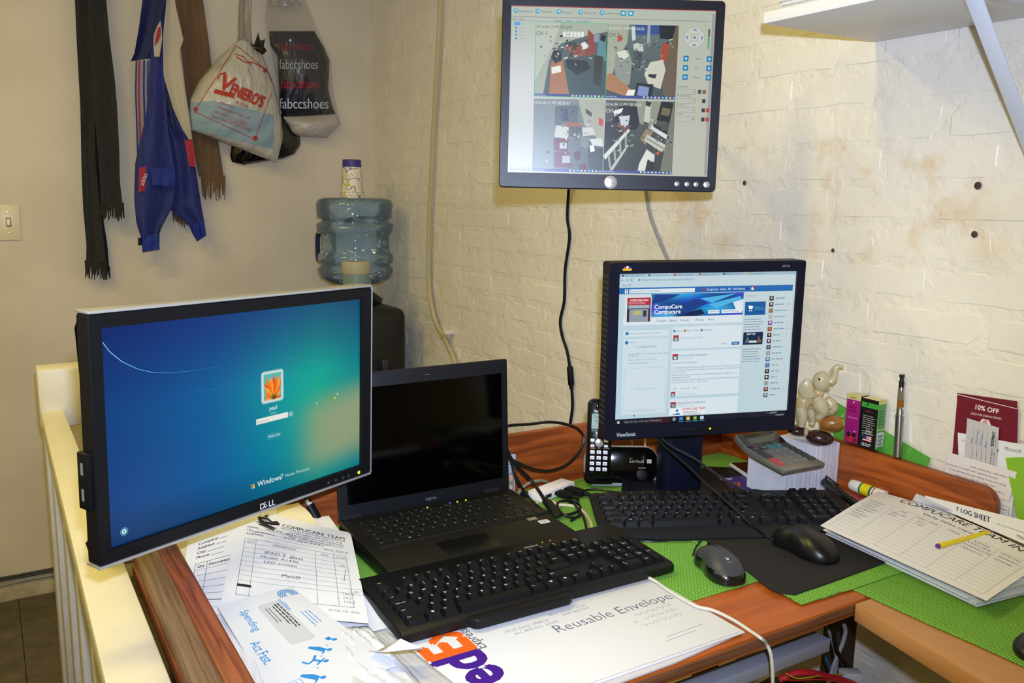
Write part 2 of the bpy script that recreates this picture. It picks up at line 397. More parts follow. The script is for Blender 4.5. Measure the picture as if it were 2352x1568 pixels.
# peg rail high on the left wall (above the picture) that carries the clothes and bags
rail = thing('peg_rail', 'wooden peg rail on the left wall above the hanging clothes', 'rail', (0, -.62, 2.40))
obj('board', MB().box(0, .018, -.62, .58, -.04, .04, .003), mat('rail_wood', '#8a6b45', .5), rail)
for y in (-.45, -.22, -.06, .10, .33, .50):
    obj('peg', MB().tube([(.018, y, 0), (.05, y, .004), (.075, y, .02)], .006, 8, 4), mat('peg_steel', '#9a9a9a', .3, 1), rail)
# light switch
ls = thing('light_switch', 'cream light switch plate on the left wall at the picture edge', 'light switch', (0, -1.372, 1.396))
obj('plate', MB().box(0, .005, -.037, .038, -.064, .06, .003), mat('switch_ivory', '#dccfb2', .35), ls)
obj('toggle', MB().box(.005, .014, -.004, .006, -.012, .010, .002, M=None), mat('switch_ivory2', '#efe6d2', .3), ls)
obj('bezel', MB().box(.0045, .0065, -.007, .009, -.016, .016, .0008), mat('switch_surround', '#8f8468', .5), ls)  # bezel round the toggle, darker than the plate
for z in (.035, -.038): obj('screw', MB().lathe([(.003, 0), (.003, .001), (0, .0016)], 10, Matrix.Translation((.005, .001, z)) @ Matrix.Rotation(pi/2, 4, 'Y')), mat('screw_metal', '#cfcfc8', .25, 1), ls)

# ------------------------------------------------------------------ half wall ledge and balusters on the left
LEDGE = mat('ledge_paint', '#e2dccb', .45, vary=.05, vscale=10, bump=.0008, bscale=30)
RAILW = mat('rail_paint', '#c9c6c2', .5, vary=.1, vscale=12, bump=.001, bscale=40)
rl = thing('railing', 'white painted railing with flat ledge running left of the desk', 'railing', (0, 0, 0))
obj('ledge', MB().prism([(1.02, -1.357), (3.3, -1.381), (3.3, -1.304), (1.02, -1.304)], D-.042, D-.004, r=.003), LEDGE, rl)
obj('end_block', MB().box(.93, 1.02, -1.360, -1.22, D-.05, D+.108, .006), LEDGE, rl)
obj('bottom_rail', MB().box(.98, 3.3, -1.358, -1.31, .05, .12, .004), RAILW, rl)
for i, x in enumerate((1.0, 1.30, 1.6, 1.85, 2.1, 2.35, 2.6, 2.85)):
    obj('post' if i == 0 else 'baluster', MB().box(x-.045, x+(.045 if i == 0 else .0), -1.354, -1.305, (0 if i == 0 else .12), D-.042, .003), RAILW, rl)
# ------------------------------------------------------------------ desk
CHERRY = wood('cherry', '#a0501f', '#6f300f', (14, 1.2, 14), .42, 5, 0); CHERRX = wood('cherry_long', '#ad581f', '#7c3810', (1.2, 14, 14), .42, 5, 0); 
WALN = wood('walnut', '#9a7a62', '#6c4e3e', (1.3, 16, 16), .5, 5, 0); CHT = wood('cherry_top', '#b65c20', '#9c4a16', (10, 1.0, 10), .42, 4, 0)
X0, X1, YR, YL = 2.155, 2.812, -.0315, -1.292
dk = thing('desk', 'cherry wood desk with raised boards on three sides', 'desk', (0, 0, 0))
obj('desktop', MB().box(X0, X1, YL, YR, D-.024, D, .004), CHT, dk)
obj('laminate_edge', MB().box(X1-.003, X1+.0015, YL, YR-.35, D-.019, D-.004, .002), wood('edge_ply', '#8a5a3a', '#5f3420', (20, 1, 90), .5, 6, 0), dk)
ZB = D+.107
obj('back_board', MB().box(X0-.019, X0, YL, YR+.019, D-.03, ZB+.004, .004), CHERRY, dk)
# right hand board with rounded end
bd = []
xe, zt = 2.792, D+.097
bd = [(X0, D-.03), (xe, D-.03), (xe, zt-.035)]+[(xe-.03+.03*cos(R_(a)), zt-.035+.033*sin(R_(a))) for a in range(15, 91, 15)]+[(X0, D+.107)]
obj('right_board', MB().prism(bd, YR, YR+.019, ax='y', r=.003), CHERRX, dk)
zi = D+.107
obj('left_board', MB().box(X0, 2.80, YL-.0, YL+.025, D-.03, zi, .004), WALN, dk)
obj('board_cap', MB().box(X0, 2.80, YL-.0005, YL+.0255, zi-.002, zi+.004, .003), wood('cap_red', '#8a4a2c', '#5d2a18', (1.2, 30, 30), .42, 6, 0), dk)
obj('edge_strip', MB().box(X0, 2.81, YL-.003, YL+.002, D-.024, D-.002, .002), MATS['cap_red'], dk)
DM = mat('leg_dark', '#3b2a20', .6)
for x, y in ((X0+.05, YR-.06), (X0+.05, YL+.06), (X1-.12, YL+.06), (X0+.4, YR-.06)):
    obj('leg', MB().box(x-.022, x+.022, y-.022, y+.022, 0, D-.024, .003), DM, dk)
obj('steel_beam', MB().box(2.735, 2.765, -1.1, -.40, D-.106, D-.085, .002), mat('beam_grey', '#a9adb8', .45, .2, bump=.0004, bscale=200), dk)
# side table of lighter wood on the right
TAN = wood('tan_wood', '#c08c58', '#b27c49', (1, 5, 5), .45, 3, .1)
st = thing('side_table', 'light tan wood table along the wall right of the desk', 'table', (0, 0, 0))
obj('tabletop', MB().prism([(X1+.003, -.418), (3.75, -.600), (3.75, -.035), (X1+.003, -.035)], D-.03, D-.001, r=.003), TAN, st)
for x, y in ((3.6, -.09), (3.6, -.5), (2.87, -.07)):
    obj('leg', MB().box(x-.022, x+.022, y-.022, y+.022, 0, D-.03, .003), TAN, st)
# ------------------------------------------------------------------ shelf
WHT = mat('shelf_white', '#e4e3e6', .4)
ZS = 1.802
sh = thing('wall_shelf', 'white board shelf on the brick wall above the papers', 'shelf', (0, 0, 0))
obj('board', MB().box(2.462, 3.6, -.300, -.004, ZS, ZS+.019, .0015), WHT, sh)
for xb in (2.80, 3.35):
    b = MB(); b.box(xb-.012, xb+.012, -.27, -.004, ZS-.004, ZS, .001); b.box(xb-.012, xb+.012, -.010, -.005, ZS-.27, ZS)
    b.box(-.012, .012, -.0018, .0018, -.355, 0, .001, M=Matrix.Translation((xb, -.255, ZS-.004)) @ Matrix.Rotation(R_(43.5), 4, 'X'))
    obj('bracket', b, mat('bracket_white', '#d3d8e4', .35, .1), sh)
# ------------------------------------------------------------------ monitors
BLK = mat('black_plastic', '#101114', .42, spec=.25, bump=.00006, bscale=900); BLK2 = mat('soft_black', '#0c0d0f', .5, spec=.25); SIL = mat('silver_plastic', '#b9b8b4', .3, .5); NAVY = mat('blue_black_plastic', '#0d1020', .42, spec=.25)
CHR = mat('chrome', '#d8d8d8', .15, 1)
def frame_mesh(w, h, l, r, t, b, d, rad=.006, back=.02):
    # bezel ring round a screen w x h (bezel widths l r t b), front at y=0, depth d towards +y
    x0, x1, z0, z1 = -w/2-l, w/2+r, -h/2-b, h/2+t
    m = MB(); o = rrect(x1-x0, z1-z0, rad, 5, (x0+x1)/2, (z0+z1)/2); n = len(o)
    def inner(ix, iz):
        P = []
        for k, p in enumerate(o):
            q = k//6; P.append(((ix if q in (0, 3) else -ix), (iz if q in (0, 1) else -iz)))
        return P
    rings = [(inner(w/2, h/2), .006), (inner(w/2, h/2), .0006), (_inset(o, .0016), 0), (o, .002), (o, d-.003), (_inset(o, .004), d), (_inset(o, back), d+.012)]
    V = []; F = []
    for P, y in rings: V += [(p[0], y, p[1]) for p in P]
    for k in range(len(rings)-1):
        for i in range(n): j = (i+1) % n; F.append((k*n+i, k*n+j, (k+1)*n+j, (k+1)*n+i))
    F.append(tuple((len(rings)-1)*n+i for i in range(n)))
    m.add(V, F); return m
def screen(art, parent, w, h, name='screen', y=.0055):
    q = obj(name, MB().box(-w/2-.001, w/2+.001, y, y+.003, -h/2-.001, h/2+.001), mat('panel_black', '#050608', .15), parent)
    art.build('screen_image', q, lambda u, v, hh: (u, y-hh, v), SCRN)
def put(o, rz, tilt, roll):
    o.rotation_mode = 'XYZ'
    o.rotation_euler = (Matrix.Rotation(R_(rz), 3, 'Z') @ Matrix.Rotation(R_(tilt), 3, 'X') @ Matrix.Rotation(R_(roll), 3, 'Y')).to_euler('XYZ')

# ---- 1. widescreen monitor in the left foreground
m1 = thing('monitor', 'large widescreen monitor showing a blue login screen with an orange flower', 'monitor', (2.3689, -1.1535, 1.2119)); put(m1, 114.86, .9, .57)
w, h = .433, .271
BZ = obj('bezel', frame_mesh(w, h, .0165, .021, .0175, .017, .026, .004), BLK, m1)
for z in (h/2+.0175, -h/2-.017):
    s_ = 1 if z > 0 else -1
    obj('silver_trim', MB().box(-w/2-.0166, w/2+.0212, -.001, .028, min(z, z+s_*.0035), max(z, z+s_*.0035), .0012), SIL, m1)

obj('side_rim', MB().box(w/2+.021, w/2+.0222, -.0005, .028, -h/2-.017, h/2+.0175, .0004), SIL, m1)
obj('card_reader', MB().prism([(-w/2-.016, .006), (-w/2-.016, .028), (-w/2-.021, .028), (-w/2-.023, .025), (-w/2-.023, .009), (-w/2-.021, .006)], -.082, -.012, r=.002), BLK2, BZ)
for z in (-.032, -.064): obj('usb_port', MB().box(-w/2-.0232, -w/2-.0225, .014, .019, z-.007, z+.008), mat('port_silver', '#a8abb3', .4, .6), BZ)
obj('back_housing', MB().box(-.13, .13, .036, .062, -.09, .09, .01), BLK2, m1)
mi = m1.rotation_euler.to_matrix().inverted()
def w1(x, y, z): return mi @ (Vector((x, y, z))-m1.location)
obj('support_arm', MB().tube([(0, .055, 0), (0, .10, 0), w1(2.20, -1.25, 1.21), w1(2.13, -1.328, 1.21)], .014, 12, 3), mat('stand_silver', '#8e8f90', .35, .6), m1)
obj('support_pole', MB().tube([w1(2.13, -1.328, 1.25), w1(2.13, -1.328, D+.004)], .014, 14, 1).tube([w1(2.13, -1.328, D+.006), w1(2.13, -1.328, D-.0035)], .019, 16, 1), MATS['stand_silver'], m1)
a = Art(sc=.001)
def wall7(u, v):
    # blue-green wallpaper: dark blue top left, teal to the right, sandy patch right
    x, y = u, v
    base = [(0, (0, 62, 128)), (.35, (0, 88, 150)), (.62, (0, 122, 150)), (.8, (0, 140, 142)), (1, (0, 118, 135))]
    for (p, c), (q, d) in zip(base, base[1:]):
        if x <= q: t = (x-p)/(q-p); col = [c[i]+(d[i]-c[i])*t for i in range(3)]; break
    dk = max(0, y-.62)/.38; col = [col[0]*(1-.6*dk), col[1]*(1-.42*dk), col[2]*(1-.18*dk)]
    gx = math.exp(-((x-.72)/.28)**2-((y-.50)/.30)**2); col = [col[0]+0*gx, col[1]+26*gx, col[2]+2*gx]
    lo = max(0, .18-y)/.18*math.exp(-((x-.2)/.5)**2); col = [c*(1-.25*lo) for c in col]
    sx = 1/(1+math.exp(-((x-.715)-(.10*(y-.3)**2))*26)); sy = math.exp(-((y-.27-.16*(x-.85))/.23)**4)
    k = sx*sy*.9; col = [col[0]*(1-k)+158*k, col[1]*(1-k)+158*k, col[2]*(1-k)+118*k]
    return col
a.grad(-216, -135, 216, 135, 64, 40, wall7)
a.up()
arc = [(-216+3, 118), (-205, 106), (-190, 92), (-170, 80), (-148, 72), (-120, 68), (-90, 66), (-48, 66)]
for i, (p, q) in enumerate(zip(arc, arc[1:])): a.line([p, q], .9-.09*i, ['#7fd8e8', '#86e0ee', '#79d0e0', '#62bdd0', '#4fa9c4', '#3c97b8', '#2a86ac'][i])
a.line([(-96, 40), (-60, 37), (-30, 38)], .3, '#1f86ac'); a.line([(55, 126), (75, 60)], .4, '#127c9c'); a.line([(66, 60), (150, 44), (214, -15)], .4, '#3d9a86')
# flower tile
cx, cy = 38.5, 24
a.poly(rrect(41, 47, 5, 5, cx, cy), '#8fb6bd'); a.up().poly(rrect(38.5, 44, 4, 5, cx, cy), '#c9dcd8'); a.up().rect(cx-16, cy-19, cx+16, cy+19, '#52b7b0'); a.up()
for k in range(15):
    t = R_(-14+k*14.8); l = 27+3*(k % 2); ex, ey = cx+2+l*cos(t), cy-17+l*sin(t)*1.25
    ex = max(cx-15.5, min(cx+15.5, ex)); ey = max(cy-18.5, min(cy+18.5, ey)); nx_, ny_ = -sin(t)*3.6, cos(t)*3.6
    mx_, my_ = cx+2+(ex-cx-2)*.6, cy-17+(ey-cy+17)*.6
    a.z += .3; a.poly([(cx+2, cy-17), (mx_+nx_, max(cy-18.8, my_+ny_)), (ex, ey), (mx_-nx_, max(cy-18.8, my_-ny_))], ['#f07a1e', '#e2541a', '#f59a35'][k % 3])
a.up().disk(cx+2, cy-15, 6.5, '#a5742a', 14, 4.6); a.up().disk(cx+2, cy-15.6, 4, '#6e4a1c', 12, 2.8)
a.text('paul', cx, cy-34, 8.6, '#e8f4f2', 'c'); a.text('Locked', cx, cy-40, 4, '#a9d3d0', 'c')
a.rect(8, -26.5, 66, -18.5, '#e6e4da'); a.up().text('Password', 10, -24.6, 5, '#9aa7a2'); a.disk(71.5, -22.5, 3.6, '#b9cfd0'); a.up().disk(71.5, -22.5, 2.5, '#6b98a3'); a.line([(69.8, -22.5), (73, -22.5)], .6, '#ffffff')
a.poly(rrect(27, 9, 1.5, 3, 40, -48), '#2b8e9c'); a.up().text('Switch User', 40, -49.6, 5, '#dcf0ec', 'c', fit=22)
a.text('Windows', 8, -117, 11.2, '#eef7f4'); a.text('7', 50, -117, 11.2, '#c5e0dc'); a.text('Home Premium', 59, -116.2, 7.4, '#b4d6d2')
for i, c in enumerate(('#e0562e', '#86bd3c', '#3d8fd0', '#f2c23a')): a.poly(rrect(3.4, 3.4, 1, 2, -2+(i % 2)*3.6, -112.3-(i//2)*3.6), c)
a.disk(-197, -119, 5.6, '#3f7fa0'); a.up().disk(-197, -119, 3, '#e4eef0'); a.up().disk(-197, -119, 1.4, '#3f7fa0')
for q in ((160, -14, 2.2, '#c7c48e'), (166, -9, 1.6, '#e3d0b0'), (122, -16, 1.4, '#bcd4b8'), (186, -84, 2.5, '#b48e74')): a.disk(*q[:3], q[3], 8)
for k in range(6): t = k*1.05; a.line([(153, -13), (153+9*cos(t), -13+9*sin(t))], 1.1, '#6f9a4a')
screen(a, m1, w, h)
b = Art(sc=.001)
b.text('D', 8, -h*500-14.6, 12, '#c9c9c4', bold=.03); b.text('E', 16.6, -h*500-14.9, 11.5, '#c9c9c4', bold=.03, rot=24); b.text('L', 23.6, -h*500-14.6, 12, '#c9c9c4', bold=.03); b.text('L', 29.8, -h*500-14.6, 12, '#c9c9c4', bold=.03)
for x in (142, 158, 174, 186): b.disk(x, -h*500-10, 2.6, '#4a4b4e', 14); b.z += 1; b.disk(x, -h*500-10, 2.2, '#141518', 14); b.z -= 1
b.up(2); b.frame(140.9, -h*500-10.9, 143.1, -h*500-9.1, .35, '#8b8c8e'); b.lines(156.8, -h*500-9.2, 2.4, 3, .8, '#8b8c8e', .3); b.line([(172.8, -h*500-10), (175.2, -h*500-10)], .4, '#8b8c8e'); b.line([(184.8, -h*500-10), (187.2, -h*500-10)], .4, '#8b8c8e'); b.line([(186, -h*500-11.2), (186, -h*500-8.8)], .4, '#8b8c8e')
b.build('bezel_print', m1, kind='stuff')
obj('power_light', MB().lathe([(.0026, 0), (.0026, .0006), (0, .0008)], 14, Matrix.Translation((.209, -.0001, -h/2-.010)) @ Matrix.Rotation(pi/2, 4, 'X')), mat('led_yellow_green', '#d8f020', .4, emit=1.1), BZ)
# plug and cable hanging under it
pc = thing('cable', 'black monitor cable with fat moulded plug under the left monitor', 'cable', G(725, 1185, D+.05))
P_ = [G(735, 1200, D+.02)-pc.location, G(712, 1158, D+.05)-pc.location]
obj('plug', MB().tube([P_[0], P_[1]], .0085, 12, 1, flat=.7), BLK2, pc)
obj('cord', MB().tube([P_[1], P_[1]+(P_[1]-P_[0])*.35, Vector((-.04, -.03, .02))+P_[1], Vector((-.10, -.10, .03))+P_[1]], .0035, 8, 6), BLK2, pc)
obj('silver_collar', MB().tube([P_[1]+(P_[1]-P_[0])*.0, P_[1]+(P_[1]-P_[0])*.28], .005, 10, 1), mat('collar_grey', '#b8b6ae', .4), pc)

# ---- 2. square monitor on the wall
m2 = thing('monitor', 'square black monitor on the brick wall showing four camera views', 'monitor', (2.2309, -.4417, 1.7014)); put(m2, 58.69, -1.55, .55)
w, h = .376, .301
BZ = obj('bezel', frame_mesh(w, h, .0165, .0165, .0165, .028, .03, .008), mat('charcoal_plastic', '#181922', .36, spec=.3, bump=.0001, bscale=1200), m2)
obj('back_housing', MB().box(-.12, .12, .04, .075, -.11, .11, .012), BLK2, m2)
arm = MB(); arm.box(-.05, .05, .075, .082, -.05, .05, .002); arm.box(-.018, .018, .08, .15, -.02, .02, .004)
obj('mount_head', arm, BLK2, m2)
mi = m2.rotation_euler.to_matrix().inverted()
wl = mi @ (Vector((1.93, -.012, 1.70))-m2.location)
obj('wall_arm', MB().tube([(0, .14, 0), ((0+wl.x)/2+.03, (.14+wl.y)/2, 0), tuple(wl)], .014, 10, 1).tube([tuple(wl), tuple(wl+mi @ Vector((0, .010, 0)))], .04, 12, 1), BLK2, m2)
obj('logo_button', MB().lathe([(.0125, 0), (.0122, .0012), (.0105, .002), (0, .0022)], 28, Matrix.Translation((.006, .0002, -h/2-.0145)) @ Matrix.Rotation(pi/2, 4, 'X')), mat('silver_button', '#c8c6c8', .28, .6), BZ)
Art(sc=.001).text('DELL', 6, -h*500-16.6, 6, '#6c6c70', 'c', bold=.02).build('logo_print', m2, lambda u, v, hh: (u, -.0024-hh, v))
for x, r in ((.131, .0048), (.150, .0048), (.167, .0048), (.187, .0062)):
    obj('button', MB().lathe([(r, 0), (r*.95, .001), (r*.6, .0016), (0, .0018)], 18, Matrix.Translation((x, .0002, -h/2-.0145)) @ Matrix.Rotation(pi/2, 4, 'X')), MATS['silver_button'], BZ)
a = Art(sc=.001)
def bg(u, v): 
    g = math.exp(-((u-.05)/.2)**2-((v-.55)/.28)**2); c = (186-8*v+20*g, 186+20*g, 172+34*g); return c  # pale glow at the left is a reflection painted into the screen colour
a.grad(-188, -150.5, 188, 150.5, 24, 20, bg); a.up()
def X(u): return -188+u*376
def Y(v): return 150.5-v*301
a.rect(X(0), Y(0), X(1), Y(.004), '#b04040'); a.rect(X(.985), Y(.02), X(.998), Y(.99), '#9a9b9a'); a.up()
a.rect(X(0), Y(.062), X(.975), Y(.066), '#8b8f98'); a.rect(X(.0), Y(.085), X(.12), Y(.09), '#a0a8b8')
for u, t in ((.015, 'Parameters'), (.12, 'Talk back'), (.225, 'Playback'), (.33, 'Device log'), (.435, 'Local storage')):
    a.disk(X(u+.008), Y(.03), 4.4, '#4f9cc0', 10); a.z += 1; a.disk(X(u+.009), Y(.028), 2.2, '#a8d4e4', 8); a.z -= 1; a.text(t, X(u+.024), Y(.038), 5.4, '#5c6266')
for u in (.535, .572): a.rect(X(u), Y(.045), X(u+.027), Y(.014), '#3f98b8'); a.z += 1; a.rect(X(u+.006), Y(.036), X(u+.02), Y(.022), '#bfe0ea'); a.z -= 1
for u, t in ((.21, 'Logout'), (.265, 'Reboot'), (.32, 'Clear Alarm')): a.text(t, X(u), Y(.088), 5, '#4858c0'); a.line([(X(u), Y(.092)), (X(u)+14, Y(.092))], .4, '#4858c0')
a.text('User: admin', X(.005), Y(.082), 4.6, '#5c6266'); a.rect(X(.015), Y(.115), X(.045), Y(.095), '#5ea0e0')
for k in range(4): a.disk(X(.026), Y(.13+.021*k), 2.2, '#4a90b0', 8); a.text('CH-%d' % (k+1), X(.038), Y(.136+.021*k), 4.5, '#8a949c')
# four camera tiles: perspective room views
def tile_(u0, v0, u1, v1, kind):
    x0, x1, y0, y1 = X(u0), X(u1), Y(v1), Y(v0)
    def q(u, v): return (x0+(x1-x0)*u, y1-(y1-y0)*v)
    def p(c, *pts): a.poly([q(*t) for t in pts], c); a.z += .12
    fl_ = {1: ((92, 106, 110), (58, 78, 82)), 2: ((104, 118, 118), (64, 80, 80)), 3: ((120, 132, 136), (84, 96, 104)), 4: ((86, 90, 84), (44, 50, 48))}[kind]
    a.grad(x0, y0, x1, y1, 8, 8, lambda s, t: tuple(fl_[1][i]+(fl_[0][i]-fl_[1][i])*t+(18*math.exp(-((s-.1)/.3)**2) if kind in (1, 3) else 0) for i in range(3))); a.up()  # left-hand views carry the painted reflection too, as a paler wash
    if kind == 1:
        p('#a5ae9f', (0, 0), (1, 0), (1, .1), (.72, .16), (.35, .28), (.2, .5), (.12, 1), (0, 1)); p('#b9c0b4', (0, 0), (.34, 0), (.25, .3), (.1, .6), (0, .8))
        p('#a87452', (.24, .50), (.38, .46), (.50, 1), (.22, 1)); p('#a86e48', (.22, .55), (.25, .52), (.24, 1), (.21, 1)); p('#e4e4da', (.23, .6), (.36, .57), (.37, .66), (.24, .69)); p('#2c3038', (.22, .46), (.26, .36), (.36, .38), (.38, .5), (.28, .55))
        p('#94584a', (.42, .32), (.58, .27), (.68, .3), (.7, .42), (.54, .47)); p('#8f4638', (.73, .08), (.82, .16), (.84, .4), (.7, .44)); p('#8f4638', (.46, .36), (.62, .32), (.64, .4), (.55, .44)); p('#e0e2da', (.63, .26), (.72, .24), (.74, .33), (.66, .35)); p('#3a4048', (.4, .3), (.62, .32), (.6, .3), (.44, .24))
        p('#8a90a8', (.81, .14), (.89, .14), (.88, .25), (.81, .24)); p('#5a8a90', (.88, .2), (.97, .2), (1, .5), (.93, .48), (.86, .42)); p('#23282e', (.91, .14), (.98, .16), (.96, .24), (.9, .22)); p('#383c38', (.83, .42), (.95, .44), (.93, .85), (.82, .8)); p('#2b3436', (.42, .48), (.72, .5), (.78, .6), (.6, .7), (.45, .6))
        for i in range(6): p('#dfe3dc', (.38+.05*i, .12), (.42+.05*i, .11), (.42+.05*i, .18), (.38+.05*i, .19))
    if kind == 2:
        p('#a2a996', (0, 0), (.3, 0), (.28, .25), (.14, .5), (.08, .7), (0, .78)); p('#33508c', (.36, 0), (.76, 0), (.74, .12), (.4, .14)); p('#c4cccf', (.33, .03), (.38, .02), (.4, .2), (.35, .22)); p('#9aa2a6', (.56, 0), (.6, 0), (.6, .25), (.56, .25)); p('#222830', (.72, 0), (1, 0), (1, .2), (.74, .18))
        p('#c44a3a', (.14, .16), (.2, .14), (.2, .22), (.14, .24)); p('#8c948a', (.12, .4), (.3, .34), (.36, .5), (.34, .8), (.28, .84), (.12, .68)); p('#d4d6c8', (.14, .38), (.26, .34), (.32, .42), (.2, .5)); p('#c2c8c0', (.36, .24), (.5, .26), (.52, .36), (.38, .34)); p('#4a5056', (.38, .36), (.5, .36), (.48, .6), (.4, .58))
        p('#a04a34', (.78, .24), (.88, .22), (.9, .5), (.74, .48)); p('#6a5a4a', (.84, .5), (.96, .0), (1, 0), (1, 1), (.84, 1), (.8, .8)); p('#c9cab8', (.62, .5), (.8, .46), (.84, .6), (.78, .86), (.6, .8), (.54, .66)); p('#2c3038', (.6, .66), (.72, .66), (.7, .72), (.6, .7)); p('#a87850', (0, .68), (.08, .66), (.42, .92), (.38, 1), (0, .88)); p('#e8e8e0', (.32, .88), (.42, .88), (.4, .99), (.28, .98))
        p('#1e2228', (.44, .78), (.68, .8), (.66, 1), (.42, 1)); p('#7f8fc0', (.47, .82), (.62, .84), (.6, .98), (.45, .95))
    if kind == 3:
        p('#7e898c', (0, 0), (.28, 0), (.3, 1), (0, 1)); p('#a8ac9e', (.62, 0), (1, 0), (1, .62), (.72, .35)); p('#5a646c', (.3, .1), (.62, .08), (.62, .34), (.3, .36)); p('#3a4a6a', (.38, .12), (.48, .14), (.5, .3), (.4, .3)); p('#a05e3a', (.44, .32), (.68, .32), (.68, .37), (.44, .37)); p('#525a5c', (.45, .37), (.68, .37), (.66, .52), (.48, .52))
        p('#c6cac6', (.32, .36), (.5, .38), (.5, .54), (.3, .52)); p('#6a2f38', (.29, .54), (.5, .54), (.5, .72), (.3, .7)); p('#6a2c36', (.3, .72), (.52, .72), (.58, .94), (.32, .94)); p('#b9bcc0', (.38, .6), (.48, .6), (.48, .68), (.38, .68)); p('#a9b0b8', (.42, .78), (.53, .77), (.54, .87), (.42, .88)); p('#5c2530', (.58, .72), (.67, .7), (.68, .82), (.6, .84)); p('#5c2530', (.66, .9), (.76, .88), (.78, 1), (.66, 1))
        p('#c84438', (.92, .24), (.98, .27), (.98, .36), (.92, .34)); p('#4a4a42', (.73, .12), (.82, .18), (.81, .24), (.73, .18)); p('#c9cdc8', (.69, .38), (.84, .38), (.88, .48), (.7, .5)); p('#7b8488', (.68, .5), (.8, .52), (.78, .68), (.68, .64)); p('#d4d7d2', (.8, .54), (.97, .52), (1, .64), (.84, .62)); p('#3f4a4e', (.78, .64), (1, .66), (1, .98), (.8, .94)); p('#e8ebe6', (.8, .63), (.86, .62), (.88, .7), (.82, .72))
    if kind == 4:
        p('#8e9280', (.44, 0), (.84, 0), (.7, .42), (.5, .3)); p('#14161a', (.2, .08), (.44, .04), (.5, .3), (.46, .4), (.34, .4), (.1, .3)); p('#c9ced0', (.2, .22), (.36, .2), (.34, .34), (.24, .34)); p('#e6eae8', (.12, .15), (.26, .1), (.24, .16), (.14, .22)); p('#7a3c2a', (.1, .32), (.36, .36), (.3, .42), (.12, .4)); p('#22282a', (0, .3), (.1, .3), (.3, .42), (0, .75))
        p('#d4d8cc', (.0, .76), (.35, .38), (.37, .41), (.03, .82)); p('#b8bcb0', (.08, .98), (.34, .6), (.36, .62), (.12, 1)); 
        for i in range(4): p('#9ea296', (.06+.08*i, .76-.09*i), (.085+.08*i, .74-.09*i), (.12+.07*i, .92-.1*i), (.095+.07*i, .94-.1*i))
        p('#c0c4b8', (.58, .06), (.66, .04), (.64, .3), (.56, .28)); p('#2b2a26', (.58, 0), (.66, .02), (.64, .08), (.58, .06)); p('#4a4c40', (.56, .28), (.64, .3), (.6, .46), (.54, .44)); p('#1c1e1a', (.8, .0), (.96, .02), (.98, .3), (.74, .26)); p('#6f6648', (.82, .08), (.94, .1), (.92, .2), (.8, .18)); p('#938060', (.6, .38), (.7, .42), (.6, .6), (.52, .52)); p('#d8dad4', (.68, .32), (.92, .46), (.9, .52), (.66, .38)); p('#22241f', (.7, .3), (.96, .44), (.95, .48), (.7, .35))
        p('#c3c6b6', (.62, .46), (.9, .6), (.84, .7), (.58, .54)); p('#8c8f84', (.62, .5), (.88, .64), (.87, .66), (.6, .52)); p('#d2522e', (.76, .7), (.8, .68), (.8, .73), (.77, .74)); p('#d5dace', (.62, .66), (.74, .74), (.72, 1), (.5, .98), (.52, .86)); p('#16181a', (.64, .8), (.74, .84), (.72, 1), (.6, 1)); p('#757668', (.96, .1), (1, 0), (1, 1), (.82, 1))
    q2 = random.Random(kind*7)
    for _ in range(70):
        u, v = {1: (q2.gauss(.42, .16), q2.gauss(.30, .12)), 2: (q2.gauss(.45, .2), q2.gauss(.32, .18)), 3: (q2.gauss(.52, .16), q2.gauss(.35, .2)), 4: (q2.choice((q2.gauss(.28, .1), q2.gauss(.78, .08))), q2.gauss(.4, .22))}[kind]
        if not (.03 < u < .95 and .14 < v < .9): continue
        w2, h2, sk = q2.uniform(.012, .05), q2.uniform(.008, .03), q2.uniform(-.02, .02); cc = q2.choice(['#3a4246', '#5a6468', '#8a928e', '#c4c8c0', '#2a3034', '#6c5a48', '#7c8884'])
        p(cc, (u, v), (u+w2, v+sk), (u+w2*.9, v+sk+h2), (u-.004, v+h2))
    a.up(2)
    tc = '#d8dcd4' if kind != 1 else '#5a6460'
    a.text('2016-04-13 PM 08:56:0%d' % (4 if kind == 1 else 5), q(.0, .07)[0]+1, q(0, .075)[1], 7.4, tc, fit=66); 
    if kind != 3: a.text('CH %d' % kind, q(0, 0)[0]+1, q(0, .17)[1], 9.5, '#48504c' if kind < 3 else '#d8dcd4')
    a.rect(x0, y0, x1, y0+5.2, '#38488a'); a.up(); a.text('previewing...', x0+1, y0+1.4, 4.4, '#c4ccdc')
    for i in range(9): a.rect(x0+70+7*i, y0+1.3, x0+73.4+7*i, y0+4.2, ['#d8e0d0', '#e0d070', '#78c8e0'][i % 3])
tile_(.122, .095, .475, .535, 1); tile_(.475, .095, .822, .535, 2); tile_(.122, .548, .475, .99, 3); tile_(.475, .548, .822, .99, 4)
a.up(2).frame(X(.122), Y(.535), X(.475), Y(.095), .9, '#38b870'); a.line([(X(.475), Y(.54)), (X(.475), Y(.99))], .8, '#c8d4d0')
cx, cy = X(.90), Y(.165)
a.disk(cx, cy, 19, '#a2a69c', 28); a.up().disk(cx, cy, 18, '#c4c8be', 28); a.up()
for t in (45, 135, 225, 315): a.line([(cx+7*cos(R_(t)), cy+7*sin(R_(t))), (cx+19*cos(R_(t)), cy+19*sin(R_(t)))], 1.6, '#aeb2a6')
a.disk(cx, cy, 7, '#a2a69c', 20); a.up().disk(cx, cy, 5.6, '#c8ccc2', 20); a.up().disk(cx, cy, 3, '#8a8e88', 14)
